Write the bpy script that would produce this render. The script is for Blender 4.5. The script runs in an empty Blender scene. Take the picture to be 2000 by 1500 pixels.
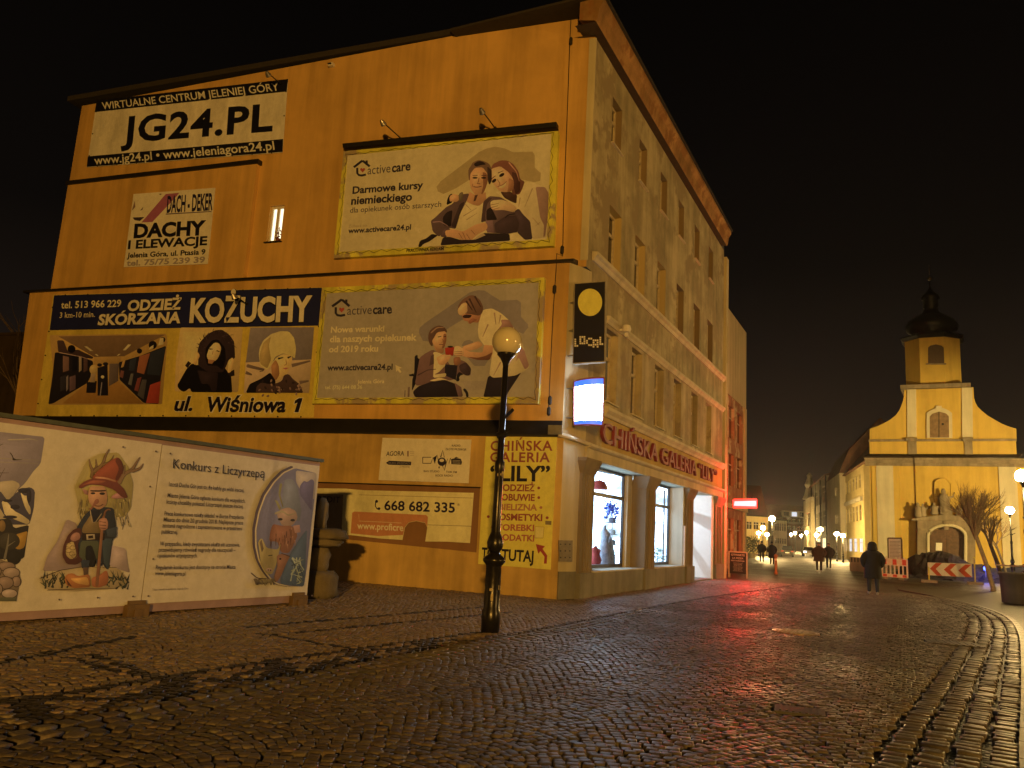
import bpy, bmesh, math, random
import numpy as np
from mathutils import Vector, Matrix

random.seed(7); np.random.seed(7)
sc = bpy.context.scene
COL = sc.collection
R = math.radians

# ------------------------------------------------------------------ camera
F_PX = 1560.0
YAW, PITCH, ROLL = -0.4599, 0.18008, 0.05683
CAM = np.array([0.0, 0.0, 1.5])
cy, sy, cp, sp = math.cos(YAW), math.sin(YAW), math.cos(PITCH), math.sin(PITCH)
fwd = np.array([sy * cp, cy * cp, sp]); r0 = np.array([cy, -sy, 0.0]); u0 = np.cross(r0, fwd)
RGT = math.cos(ROLL) * r0 + math.sin(ROLL) * u0
UPV = -math.sin(ROLL) * r0 + math.cos(ROLL) * u0
cd = bpy.data.cameras.new('camera'); cam = bpy.data.objects.new('camera', cd); COL.objects.link(cam)
cd.sensor_width = 36.0; cd.lens = F_PX / 2000 * 36; cd.clip_end = 2000; cd.clip_start = 0.05
cam.matrix_world = Matrix(((RGT[0], UPV[0], -fwd[0], CAM[0]), (RGT[1], UPV[1], -fwd[1], CAM[1]), (RGT[2], UPV[2], -fwd[2], CAM[2]), (0, 0, 0, 1)))
sc.camera = cam

# ------------------------------------------------------------------ night sky
w = bpy.data.worlds.new('World'); sc.world = w; w.use_nodes = True
nt = w.node_tree; bg = nt.nodes['Background']
tc = nt.nodes.new('ShaderNodeTexCoord'); sx = nt.nodes.new('ShaderNodeSeparateXYZ'); nt.links.new(tc.outputs['Generated'], sx.inputs[0])
cr = nt.nodes.new('ShaderNodeValToRGB'); nt.links.new(sx.outputs['Z'], cr.inputs[0])
e = cr.color_ramp.elements
e[0].position = 0.0; e[0].color = (.0185, .0115, .0078, 1); e[1].position = 0.75; e[1].color = (.0004, .0003, .0003, 1)
k = e.new(0.32); k.color = (.0034, .0025, .0019, 1); k = e.new(0.13); k.color = (.0115, .0074, .0052, 1)
nt.links.new(cr.outputs[0], bg.inputs[0]); bg.inputs[1].default_value = 1.0

# ------------------------------------------------------------------ render / exposure
sc.view_settings.view_transform = 'Standard'; sc.view_settings.look = 'None'
sc.view_settings.exposure = 0.0; sc.view_settings.gamma = 1.0
try:
    sc.cycles.use_denoising = True; sc.cycles.denoiser = 'OPENIMAGEDENOISE'
    sc.cycles.sample_clamp_indirect = 2.0; sc.cycles.max_bounces = 5; sc.cycles.diffuse_bounces = 2
    sc.cycles.glossy_bounces = 3; sc.cycles.transparent_max_bounces = 8; sc.cycles.transmission_bounces = 3
    sc.cycles.caustics_reflective = False; sc.cycles.caustics_refractive = False
    sc.cycles.use_light_tree = True
except Exception:
    pass

# ------------------------------------------------------------------ the square's sodium lamps (standing behind the photographer)
SOD = (1.0, .488, .080)
def point(name, loc, power, col=SOD, rad=.22):
    l = bpy.data.lights.new(name, 'POINT'); l.energy = power; l.color = col; l.shadow_soft_size = rad
    o = bpy.data.objects.new(name, l); o.location = loc; COL.objects.link(o); return o
point('square_lamp_light', (12.4, -24.0, 5.2), 22500)
point('square_lamp_light', (13.1, -24.4, 5.2), 22500)
point('side_street_lamp_light', (17.0, 13.0, 4.6), 3600, (1, .55, .15))
point('barrier_fill_light', (9.5, 36.0, 4.6), 1700, (1, .60, .20))  # fill light added beside the view to brighten the site barriers
def flood(name, loc, target, power, ang, col):
    l = bpy.data.lights.new(name, 'SPOT'); l.energy = power; l.color = col; l.spot_size = R(ang); l.spot_blend = .6; l.shadow_soft_size = .25
    o = bpy.data.objects.new(name, l); COL.objects.link(o); o.location = loc
    o.rotation_euler = (Vector(target) - Vector(loc)).to_track_quat('-Z', 'Y').to_euler(); return o
flood('church_floodlight', (24.0, 44.0, 3.2), (3.5, 80.0, 2.8), 80000, 48, (1, .68, .21))

# ------------------------------------------------------------------ photo pixel -> point on a real surface
def ray(x, y):
    return RGT * ((x - 1000) / F_PX) - UPV * ((y - 750) / F_PX) + fwd
def g(x, y, z=0.0):
    d = ray(x, y); return CAM + d * ((z - CAM[2]) / d[2])
class Plane:
    def __init__(s, p, n):
        s.p = np.array(p, float); s.n = np.array(n, float) / np.linalg.norm(n); s.u = np.array([-s.n[1], s.n[0], 0.0])
    def at(s, x, y, off=0.0):
        d = ray(x, y); return CAM + d * ((s.n @ (s.p + s.n * off - CAM)) / (s.n @ d))
    def uz(s, x, y, off=0.0):
        q = s.at(x, y, off); return float((q - s.p) @ s.u), float(q[2])
    def P(s, u, z, off=0.0):
        q = s.p + s.u * u + s.n * off; return np.array([q[0], q[1], z])

# ------------------------------------------------------------------ colours
def lin1(c):
    c /= 255.0
    return c / 12.92 if c <= .04045 else ((c + .055) / 1.055) ** 2.4
def lin(c): return np.array([lin1(float(v)) for v in c])
REF = (168, 134, 68)
def alb(*c, ref=REF, k=.78, lo=.012):
    return tuple(np.clip(lin(c) / lin(ref) * k, lo, .88))

# ------------------------------------------------------------------ mesh builder
class MB:
    def __init__(s): s.v = []; s.f = []; s.c = []; s.m = []
    def face(s, pts, col=None, mi=0):
        i = len(s.v); s.v.extend([tuple(map(float, p)) for p in pts]); s.f.append(list(range(i, i + len(pts)))); s.c.append(col); s.m.append(mi)
    def obox(s, o, a, b, c, mi=0, col=None):
        o, a, b, c = [np.array(t, float) for t in (o, a, b, c)]
        i = len(s.v); s.v.extend([tuple(o + a * x + b * y + c * z) for z in (0, 1) for y in (0, 1) for x in (0, 1)])
        fl = [(0, 2, 3, 1), (4, 5, 7, 6), (0, 1, 5, 4), (2, 6, 7, 3), (0, 4, 6, 2), (1, 3, 7, 5)]
        if np.dot(np.cross(a, b), c) < 0: fl = [q[::-1] for q in fl]
        for q in fl: s.f.append([i + t for t in q]); s.c.append(col); s.m.append(mi)
    def box(s, c, d, rz=0.0, mi=0, col=None):
        ca, sa = math.cos(rz), math.sin(rz); a = np.array([ca, sa, 0]) * d[0]; b = np.array([-sa, ca, 0]) * d[1]; e = np.array([0, 0, d[2]])
        s.obox(np.array(c) - a / 2 - b / 2 - e / 2, a, b, e, mi, col)
    def tube(s, pts, rad, n=8, mi=0, col=None):
        pts = [np.array(p, float) for p in pts]
        if not hasattr(rad, '__len__'): rad = [rad] * len(pts)
        rings = []
        for k, p in enumerate(pts):
            t = pts[min(k + 1, len(pts) - 1)] - pts[max(k - 1, 0)]; t /= max(np.linalg.norm(t), 1e-9)
            h = np.array([0, 0, 1.0]) if abs(t[2]) < .9 else np.array([1.0, 0, 0])
            a = np.cross(t, h); a /= np.linalg.norm(a); b = np.cross(t, a)
            i = len(s.v); rings.append(i)
            for j in range(n):
                w_ = 2 * math.pi * j / n; s.v.append(tuple(p + (a * math.cos(w_) + b * math.sin(w_)) * rad[k]))
        for k in range(len(rings) - 1):
            for j in range(n):
                s.f.append([rings[k] + j, rings[k] + (j + 1) % n, rings[k + 1] + (j + 1) % n, rings[k + 1] + j]); s.c.append(col); s.m.append(mi)
        s.f.append([rings[0] + j for j in range(n)][::-1]); s.c.append(col); s.m.append(mi)
        s.f.append([rings[-1] + j for j in range(n)]); s.c.append(col); s.m.append(mi)
    def lathe(s, c, prof, n=20, mi=0, sx=1.0, sy=1.0, rz=0.0, col=None):
        rings = []; ca, sa = math.cos(rz), math.sin(rz)
        for r, z in prof:
            rings.append(len(s.v))
            for j in range(n):
                t = 2 * math.pi * j / n; x = r * math.cos(t) * sx; y = r * math.sin(t) * sy
                s.v.append((c[0] + x * ca - y * sa, c[1] + x * sa + y * ca, c[2] + z))
        for k in range(len(rings) - 1):
            for j in range(n):
                s.f.append([rings[k] + j, rings[k] + (j + 1) % n, rings[k + 1] + (j + 1) % n, rings[k + 1] + j]); s.c.append(col); s.m.append(mi)
        s.f.append([rings[0] + j for j in range(n)][::-1]); s.c.append(col); s.m.append(mi)
        s.f.append([rings[-1] + j for j in range(n)]); s.c.append(col); s.m.append(mi)
    def prism(s, outline, ext, mi=0, col=None):
        o = [np.array(p, float) for p in outline]; q = [p + np.array(ext, float) for p in o]; n = len(o)
        s.face(o[::-1], col, mi); s.face(q, col, mi)
        for k in range(n): s.face([o[k], o[(k + 1) % n], q[(k + 1) % n], q[k]], col, mi)
    def build(s, name, mats, parent=None, smooth=False, weld=False):
        me = bpy.data.meshes.new(name); me.from_pydata(s.v, [], s.f)
        for m_ in (mats if isinstance(mats, (list, tuple)) else [mats]): me.materials.append(m_)
        if len(s.f): me.polygons.foreach_set('material_index', s.m)
        if any(c is not None for c in s.c):
            at = me.color_attributes.new('Col', 'FLOAT_COLOR', 'CORNER'); buf = []
            for f_, c in zip(s.f, s.c):
                c = c if c is not None else (.5, .5, .5)
                if hasattr(c[0], '__len__'):
                    for q_ in c: buf.extend([*q_, 1.0])
                    continue
                buf.extend(list(c) [:3] + [1.0]) if len(f_) == 1 else buf.extend((list(c)[:3] + [1.0]) * len(f_))
            at.data.foreach_set('color', buf)
        if weld:
            b_ = bmesh.new(); b_.from_mesh(me); bmesh.ops.remove_doubles(b_, verts=b_.verts, dist=1e-4); bmesh.ops.recalc_face_normals(b_, faces=b_.faces); b_.to_mesh(me); b_.free()
        if smooth: me.polygons.foreach_set('use_smooth', [True] * len(me.polygons))
        me.update()
        o = bpy.data.objects.new(name, me); COL.objects.link(o)
        if parent is not None: attach(o, parent)
        return o
ORIG = {}
def attach(o, parent):
    o.parent = parent
    L = ORIG.get(parent.name)
    if L is not None: o.matrix_parent_inverse = Matrix.Translation(-Vector(L))
def thing(name, label, cat, loc=(0, 0, 0), group=None, local=False):
    o = bpy.data.objects.new(name, None); COL.objects.link(o); o.location = [float(t) for t in loc]; o.empty_display_size = .3
    if not local: ORIG[o.name] = tuple(float(t) for t in loc)
    return tag(o, label, cat, group)
def tag(o, label=None, cat=None, group=None, kind=None):
    if label: o['label'] = label
    if cat: o['category'] = cat
    if group: o['group'] = group
    if kind: o['kind'] = kind
    return o
def dup(root, loc, rz=0.0, label=None, group=None):
    r = root.copy(); COL.objects.link(r); r.location = loc; r.rotation_euler = (0, 0, rz)
    if label: r['label'] = label
    if group: r['group'] = group
    for ch in list(root.children):
        c = ch.copy(); COL.objects.link(c); c.parent = r
        for g2 in list(ch.children):
            d = g2.copy(); COL.objects.link(d); d.parent = c
    return r

# ------------------------------------------------------------------ materials
def new_mat(name):
    m = bpy.data.materials.new(name); m.use_nodes = True; return m, m.node_tree, m.node_tree.nodes['Principled BSDF']
def noise(nt, scale, det=4, rough=.55, stretch=None, off=0.0):
    tc = nt.nodes.new('ShaderNodeTexCoord'); n = nt.nodes.new('ShaderNodeTexNoise'); n.inputs['Scale'].default_value = scale
    n.inputs['Detail'].default_value = det; n.inputs['Roughness'].default_value = rough
    src = tc.outputs['Object']
    if stretch or off:
        mp = nt.nodes.new('ShaderNodeMapping'); nt.links.new(src, mp.inputs[0]); src = mp.outputs[0]
        if stretch: mp.inputs['Scale'].default_value = stretch
        mp.inputs['Location'].default_value = (off, off, off)
    nt.links.new(src, n.inputs['Vector']); return n
def ramp(nt, src, stops):
    r = nt.nodes.new('ShaderNodeValToRGB'); nt.links.new(src, r.inputs[0]); e = r.color_ramp.elements
    while len(e) < len(stops): e.new(.5)
    for el, (p, c) in zip(e, stops):
        el.position = p; el.color = (*c, 1) if hasattr(c, '__len__') else (c, c, c, 1)
    return r
def mixc(nt, a, b, fac, mode='MIX'):
    m = nt.nodes.new('ShaderNodeMix'); m.data_type = 'RGBA'; m.blend_type = mode
    for sock, v in ((m.inputs[6], a), (m.inputs[7], b), (m.inputs[0], fac)):
        if hasattr(v, 'is_linked'): nt.links.new(v, sock)
        else: sock.default_value = (*v, 1) if hasattr(v, '__len__') else v
    return m.outputs[2]
def bump(nt, b, h, strength=.3, dist=.02, prev=None):
    n = nt.nodes.new('ShaderNodeBump'); n.inputs['Strength'].default_value = strength; n.inputs['Distance'].default_value = dist
    nt.links.new(h, n.inputs['Height'])
    if prev is not None: nt.links.new(prev, n.inputs['Normal'])
    nt.links.new(n.outputs[0], b.inputs['Normal']); return n.outputs[0]
def plaster(name, c, dark=.72, streak=.25, rough=.9, patch=None, bs=.25):
    m, nt, b = new_mat(name); c = np.array(c)
    n1 = noise(nt, .55, 6, .65); r1 = ramp(nt, n1.outputs[0], [(.32, tuple(c * dark)), (.62, tuple(c))])
    n2 = noise(nt, 1.0, 4, .6, stretch=(2.2, 2.2, .16)); r2 = ramp(nt, n2.outputs[0], [(.35, 1 - streak), (.6, 1.0)])
    col = mixc(nt, r1.outputs[0], r2.outputs[0], 1.0, 'MULTIPLY')
    if patch is not None:
        n4 = noise(nt, .8, 7, .68, off=5.0); r4 = ramp(nt, n4.outputs[0], [(.52, 0.0), (.58, 1.0)])
        col = mixc(nt, col, patch, r4.outputs[0])
    nt.links.new(col, b.inputs['Base Color']); b.inputs['Roughness'].default_value = rough; b.inputs['Specular IOR Level'].default_value = .2
    n3 = noise(nt, 28, 5, .7); n5 = noise(nt, 2.2, 5, .6)
    p = bump(nt, b, n5.outputs[0], bs, .05); bump(nt, b, n3.outputs[0], .25, .008, p)
    return m
def simple(name, c, rough=.5, metal=0.0, var=.25, scale=9.0, bs=.1, spec=.5, coat=0.0):
    m, nt, b = new_mat(name); c = np.array(c)
    n = noise(nt, scale, 5, .6); r = ramp(nt, n.outputs[0], [(.3, tuple(c * (1 - var))), (.7, tuple(np.minimum(c * (1 + var * .5), .95)))])
    nt.links.new(r.outputs[0], b.inputs['Base Color']); b.inputs['Roughness'].default_value = rough; b.inputs['Metallic'].default_value = metal
    b.inputs['Specular IOR Level'].default_value = spec; b.inputs['Coat Weight'].default_value = coat
    if bs: bump(nt, b, n.outputs[0], bs, .02)
    return m
def emit(name, c, s):
    m, nt, b = new_mat(name); b.inputs['Base Color'].default_value = (.1, .1, .1, 1)
    b.inputs['Emission Color'].default_value = (*c, 1); b.inputs['Emission Strength'].default_value = s; b.inputs['Roughness'].default_value = .4; return m
def print_mat(name, rough=.5, wrinkle=0.0, wscale=2.0, coat=0.0, spec=.35, dirt=.16):
    m, nt, b = new_mat(name); a = nt.nodes.new('ShaderNodeAttribute'); a.attribute_name = 'Col'
    n = noise(nt, 1.4, 6, .65, stretch=(1, 1, .4)); r = ramp(nt, n.outputs[0], [(.3, 1 - dirt), (.6, 1.0)])
    n2 = noise(nt, 60, 3, .7); r2 = ramp(nt, n2.outputs[0], [(.3, .9), (.7, 1.0)]); n4 = noise(nt, 7.0, 7, .7); r4 = ramp(nt, n4.outputs[0], [(.3, .84), (.65, 1.0)])
    c = mixc(nt, a.outputs['Color'], r.outputs[0], 1.0, 'MULTIPLY'); c = mixc(nt, c, r2.outputs[0], 1.0, 'MULTIPLY'); c = mixc(nt, c, r4.outputs[0], 1.0, 'MULTIPLY')
    nt.links.new(c, b.inputs['Base Color']); b.inputs['Roughness'].default_value = rough; b.inputs['Specular IOR Level'].default_value = spec
    b.inputs['Coat Weight'].default_value = coat; b.inputs['Coat Roughness'].default_value = .12
    if wrinkle:
        n3 = noise(nt, wscale, 3, .5, stretch=(1, 1, .45)); bump(nt, b, n3.outputs[0], wrinkle, .12)
    return m
def glass_mat(name, tint=(.9, .95, 1), refl=.12):
    m = bpy.data.materials.new(name); m.use_nodes = True; nt = m.node_tree; nt.nodes.clear()
    o = nt.nodes.new('ShaderNodeOutputMaterial'); t = nt.nodes.new('ShaderNodeBsdfTransparent'); t.inputs[0].default_value = (*tint, 1)
    gl = nt.nodes.new('ShaderNodeBsdfGlossy'); gl.inputs['Roughness'].default_value = .03
    fr = nt.nodes.new('ShaderNodeFresnel'); fr.inputs[0].default_value = 1.5
    mx = nt.nodes.new('ShaderNodeMixShader'); nt.links.new(fr.outputs[0], mx.inputs[0]); nt.links.new(t.outputs[0], mx.inputs[1]); nt.links.new(gl.outputs[0], mx.inputs[2])
    nt.links.new(mx.outputs[0], o.inputs[0]); return m

M = {}
M['ochre'] = plaster('ochre_plaster', alb(158, 102, 27), .80, .24)
M['ochre_low'] = plaster('ochre_plaster_lower', alb(154, 104, 30), .66, .28)
M['beige'] = plaster('beige_plaster', (.52, .45, .29), .5, .3, patch=(.30, .245, .16), bs=.5)
M['beige_low'] = plaster('beige_plaster_shop', (.56, .50, .34), .8, .2)
M['trim'] = plaster('stucco_trim', (.62, .57, .43), .8, .2)
M['pil'] = plaster('stone_pilaster', (.28, .23, .155), .7, .25)
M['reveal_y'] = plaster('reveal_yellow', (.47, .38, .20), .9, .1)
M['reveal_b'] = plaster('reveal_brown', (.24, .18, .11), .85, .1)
M['plinth'] = plaster('plinth_stone', (.27, .26, .22), .6, .25, rough=.8)
M['cornice'] = plaster('weathered_cornice', (.46, .27, .12), .5, .3, patch=(.24, .12, .05), bs=.6)
M['soffit'] = simple('dark_soffit', (.055, .036, .022), .9)  # underside of the street cornice, dark all over
M['flash'] = simple('dark_sheet_metal', (.022, .020, .017), .5, .3, .3, 3.0)
M['roof'] = simple('roof_felt', (.03, .026, .022), .9)
M['frame_w'] = simple('window_frame_paint', (.52, .45, .33), .5)
M['frame_d'] = simple('dark_shop_frame', (.03, .025, .022), .4)
M['pane'] = simple('dark_glass', (.012, .012, .014), .06, 0, .05, 2, 0, .6)
M['pane_blue'] = simple('blue_tinted_glass', (.10, .14, .24), .15, 0, .2, 2, 0, .6)
M['black'] = simple('black_paint', (.012, .012, .012), .35, 0, .3, 14)
M['lamp_black'] = simple('cast_iron_black', (.014, .013, .013), .28, .2, .4, 20, .15)
M['yellow_frame'] = plaster('yellow_painted_steel', alb(184, 142, 28), .62, .35, .55, patch=alb(120, 88, 36))
M['print'] = print_mat('printed_vinyl', .55)
M['cloth'] = print_mat('printed_banner_cloth', .6, .55, 1.6, dirt=.28)
M['gloss'] = print_mat('glossy_print', .42, .05, 1.1, coat=.35, spec=.4, dirt=.12)
M['brown'] = simple('brown_board_panel', alb(104, 70, 38), .6, 0, .2, 3)
M['green_trim'] = simple('green_sheet_trim', (.06, .075, .06), .5, .2)
M['wire'] = simple('dark_cord', (.02, .016, .012), .8)
M['steel'] = simple('galvanised_steel', (.42, .42, .42), .35, .8)
M['glass'] = glass_mat('clear_shop_glass')
M['stone'] = plaster('weathered_sandstone', (.38, .33, .23), .5, .3, bs=.8)
M['stone_dark'] = plaster('grimy_sandstone', (.17, .145, .105), .5, .35, bs=.8)
M['white'] = simple('white_paint', (.72, .70, .66), .5, 0, .12)
M['wood'] = simple('weathered_wood', (.13, .085, .045), .7)
# ------------------------------------------------------------------ lettering
_txt = {}
def text2d(s, bold=0.0, space=1.0, wspace=1.0):
    # the O with an accent is set as a plain O with its accent drawn above it
    key = ('full', s, bold, space, wspace)
    if key in _txt: return _txt[key]
    base = s.replace('Ó', 'O').replace('ó', 'o'); v, f = glyphs(base, bold, space, wspace); v, f = list(v), [list(q) for q in f]
    for k, ch in enumerate(s):
        if ch in 'Óó':
            pre = glyphs(base[:k + 1], bold, space, wspace)[0]; x1 = max(p[0] for p in pre); one = glyphs(base[k], bold)[0]; w_ = max(p[0] for p in one) - min(p[0] for p in one); xc = x1 - w_ / 2; y0 = max(p[1] for p in one) + .04; i = len(v); t_ = .05 + bold
            v += [(xc - t_, y0), (xc + t_ * .5, y0), (xc + .13 + t_, y0 + .15), (xc + .13 - t_, y0 + .15)]; f.append([i, i + 1, i + 2, i + 3])
    _txt[key] = (v, f); return v, f
def glyphs(s, bold=0.0, space=1.0, wspace=1.0):
    key = (s, bold, space, wspace)
    if key in _txt: return _txt[key]
    c = bpy.data.curves.new('lettering_source', 'FONT'); c.body = s; c.offset = bold; c.space_character = space; c.space_word = wspace; c.resolution_u = 3
    o = bpy.data.objects.new('lettering_source', c); COL.objects.link(o)
    dg = bpy.context.evaluated_depsgraph_get(); me = bpy.data.meshes.new_from_object(o.evaluated_get(dg))
    v = [(p.co.x, p.co.y) for p in me.vertices]; f = [list(p.vertices) for p in me.polygons]
    bpy.data.objects.remove(o); bpy.data.curves.remove(c); bpy.data.meshes.remove(me)
    _txt[key] = (v, f); return v, f
_hv = text2d('H')[0]; CAP = max(p[1] for p in _hv)
def text(mb, pl, s, p0, p1, top, col, off, bold=0.0, shear=0.0, space=1.0, wspace=1.0):
    """p0, p1: photo pixels of the baseline's ends; top: pixels of the capitals' top at the left end (or cap height in metres)."""
    v, f = text2d(s, bold, space, wspace)
    if not v: return
    xs = [p[0] for p in v]; a, b = min(xs), max(xs)
    P0, P1 = pl.at(*p0, off), pl.at(*p1, off); e1 = (P1 - P0) / (b - a)
    if hasattr(top, '__len__'):
        T = pl.at(*top, off); e2 = (T - P0) / CAP
    else: e2 = np.array([0, 0, top / CAP])
    i = len(mb.v)
    for x, y in v: mb.v.append(tuple(P0 + e1 * (x - a + shear * y) + e2 * y))
    for q in f:
        q = [i + t for t in q]
        mb.f.append(q); mb.c.append(col); mb.m.append(0)
def Z(ox, oy, s):
    return lambda pts: [(ox + x * s, oy + y * s) for x, y in pts]
def poly(mb, pl, pts, col, off): mb.face([pl.at(x, y, off) for x, y in pts], col)
def ell(cx, cy, rx, ry, n=14, rot=0.0):
    c, s = math.cos(rot), math.sin(rot)
    return [(cx + rx * math.cos(t) * c - ry * math.sin(t) * s, cy + rx * math.cos(t) * s + ry * math.sin(t) * c) for t in [2 * math.pi * k / n for k in range(n)]]
def stroke(pts, w0, w1=None):
    w1 = w0 if w1 is None else w1; L, Rr = [], []
    n = len(pts)
    for k, (x, y) in enumerate(pts):
        ax, ay = pts[max(k - 1, 0)]; bx, by = pts[min(k + 1, n - 1)]; l = math.hypot(bx - ax, by - ay) or 1
        w = (w0 + (w1 - w0) * k / (n - 1)) / 2; nx, ny = -(by - ay) / l * w, (bx - ax) / l * w
        L.append((x + nx, y + ny)); Rr.append((x - nx, y - ny))
    return L + Rr[::-1]
def chaikin(p):
    o = []
    for (ax, ay), (bx, by) in zip(p, p[1:] + p[:1]):
        t = min(.24, 15.0 / (math.hypot(bx - ax, by - ay) + 1e-6)); o += [(ax + (bx - ax) * t, ay + (by - ay) * t), (bx + (ax - bx) * t, by + (ay - by) * t)]
    return o
class Art:
    """Flat printed artwork on one plane: each new shape lies a hair in front of the last."""
    def __init__(s, pl, base=.004, step=.00010, k=.78): s.pl = pl; s.mb = MB(); s.o = base; s.st = step; s.soft = False; s.k = k
    def col(s, c):
        a = np.clip(lin(c) / lin(REF), 0, 1.1); lum = float(a.mean()); a = a * min(1.0, lum) ** .22
        return tuple(np.clip(a * s.k, .004, .88))
    def p(s, pts, col, z=None):
        s.o += s.st; c = s.col(col)
        if s.soft:
            if len(pts) >= 5: pts = chaikin(list(pts))
            xs = [q[0] for q in pts]; ys = [q[1] for q in pts]; xc, yc = (min(xs) + max(xs)) / 2, (min(ys) + max(ys)) / 2; rx, ry = max(max(xs) - xc, 1), max(max(ys) - yc, 1)
            cc = [tuple(np.clip(np.array(c) * (1 - .17 * (x - xc) / rx - .17 * (y - yc) / ry), .003, .88)) for x, y in pts]
        else: cc = c
        poly(s.mb, s.pl, z(pts) if z else pts, cc, s.o)
        if s.soft and len(pts) >= 10 and min(rx, ry) > 14:
            def inside(x, y):
                r_ = False
                for (ax, ay), (bx, by) in zip(pts, pts[1:] + pts[:1]):
                    if (ay > y) != (by > y) and x < (bx - ax) * (y - ay) / (by - ay) + ax: r_ = not r_
                return r_
            gx, gy = sum(xs) / len(xs), sum(ys) / len(ys)
            for sc_, ml in ((.84, 1.07), (.68, 1.14), (.52, 1.21), (.36, 1.28)):
                q = [(gx + (x - gx) * sc_ - rx * .10 * (1 - sc_), gy + (y - gy) * sc_ - ry * .22 * (1 - sc_)) for x, y in pts]
                if not all(inside(x, y) for x, y in q): break
                s.o += s.st; poly(s.mb, s.pl, z(q) if z else q, [tuple(np.clip(np.array(t_) * ml, .003, .88)) for t_ in cc], s.o)
    def t(s, txt, p0, p1, top, col, **k):
        s.o += s.st; text(s.mb, s.pl, txt, p0, p1, top, s.col(col), s.o, **k)
    def build(s, name, mat, parent): return s.mb.build(name, mat, parent)

# ------------------------------------------------------------------ the big corner building
A = g(1087, 1171); B = g(1131, 1169); X0 = float(B[0])
PHI = .12337
W0 = Plane(A, (math.sin(PHI), -math.cos(PHI), 0))            # side wall; u grows to the right
FA = Plane((X0, 0, 0), (1, 0, 0))                              # street front; u = y
OFF_M, OFF_U = -.05, -.39                                       # first floor and upper wall stand back
BACK = np.array([-math.sin(PHI), math.cos(PHI), 0])

bld = thing('corner_building', 'tall ochre and beige corner building with a blank wall covered in advertising signs', 'building', (A[0], A[1], 0))
ROOFTOP = 14.60
def wall_grid(mb, pl, ulo, uhi, zlo, zhi, holes, off=0.0, depth=.22, mi=0, rmi=None):
    us = sorted({ulo, uhi, *[h[0] for h in holes], *[h[1] for h in holes]}); zs = sorted({zlo, zhi, *[h[2] for h in holes], *[h[3] for h in holes]})
    for a, b in zip(us, us[1:]):
        for c, d in zip(zs, zs[1:]):
            m_, n_ = (a + b) / 2, (c + d) / 2
            if any(h[0] < m_ < h[1] and h[2] < n_ < h[3] for h in holes): continue
            mb.face([pl.P(a, c, off), pl.P(b, c, off), pl.P(b, d, off), pl.P(a, d, off)], None, mi)
    for h in holes:
        a, b, c, d = h[:4]; r = h[4] if len(h) > 4 else (rmi if rmi is not None else mi); dd = h[5] if len(h) > 5 else depth; o2 = off - dd
        mb.face([pl.P(b, c, off), pl.P(b, c, o2), pl.P(b, d, o2), pl.P(b, d, off)], None, r)
        mb.face([pl.P(a, c, o2), pl.P(a, c, off), pl.P(a, d, off), pl.P(a, d, o2)], None, r)
        mb.face([pl.P(a, d, off), pl.P(b, d, off), pl.P(b, d, o2), pl.P(a, d, o2)], None, r)
        mb.face([pl.P(a, c, o2), pl.P(b, c, o2), pl.P(b, c, off), pl.P(a, c, off)], None, r)
# side wall storeys: solid blocks set one behind the other
def block(mb, ul, ur, z0, z1, off, deep=10.0, ul_top=None):
    ut = ul if ul_top is None else ul_top
    a, b, c, d = W0.P(ul, z0, off), W0.P(ur, z0, off), W0.P(ur, z1, off), W0.P(ut, z1, off)
    mb.prism([a, b, c, d], BACK * deep)
zb0, zb1 = W0.uz(820, 847)[1], W0.uz(820, 819, OFF_M)[1]        # flashing between ground and first floor
zl = W0.uz(620, 541, OFF_M)[1]                                   # ledge below the upper wall
m = MB(); uL = W0.uz(32, 777)[0] - .35
block(m, -23.5, 0.0, 0, zb0, 0.0, .7)
m.build('ground_floor_wall', M['ochre_low'], bld)
m = MB(); ul0 = W0.uz(30, 790, OFF_M)[0]; ul1 = W0.uz(60, 563, OFF_M)[0]; ur = W0.uz(1100, 800, OFF_M)[0]
block(m, ul0, ur, zb0 + .001, zl, OFF_M, 9.9, ul1)
m.build('first_floor_wall', M['ochre'], bld)
# upper wall with the small lit window
wa = W0.uz(520, 473, OFF_U); wb = W0.uz(556, 400, OFF_U); uUL, uUR = W0.uz(150, 268, OFF_U)[0], float(((X0 - A[0]) + math.sin(PHI) * .39) / math.cos(PHI))
uUR = (X0 - (A[0] + W0.n[0] * OFF_U)) / W0.u[0]
m = MB(); wall_grid(m, W0, uUL, uUR, zl, ROOFTOP, [(wa[0], wb[0], wa[1], wb[1])], OFF_U, .14)
m.face([W0.P(uUL, zl, OFF_U), W0.P(uUL, ROOFTOP, OFF_U), W0.P(uUL, ROOFTOP, -9), W0.P(uUL, zl, -9)])
LR = W0.at(1150, 20, OFF_U + .07)[2]; m.face([W0.P(uUL, ROOFTOP, OFF_U), W0.P(uUR, ROOFTOP, OFF_U), W0.P(uUR, LR + .06, OFF_U)])
m.build('upper_wall', M['ochre'], bld)
# thicker left part of the upper wall and its coping
ue = W0.uz(489, 430, OFF_U + .14)[0]; zc = W0.uz(300, 343, OFF_U + .14)[1]; uEl = W0.uz(118, 450, OFF_U + .14)[0]
m = MB(); block(m, uEl, ue, zl, zc, OFF_U + .14, 1.0); m.build('wall_thickening', M['ochre'], bld)
m = MB(); m.obox(W0.P(uEl - .05, zc, OFF_U - .1), W0.u * (ue - uEl + .12), W0.n * .30, (0, 0, .13)); m.build('coping', M['flash'], bld)
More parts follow.
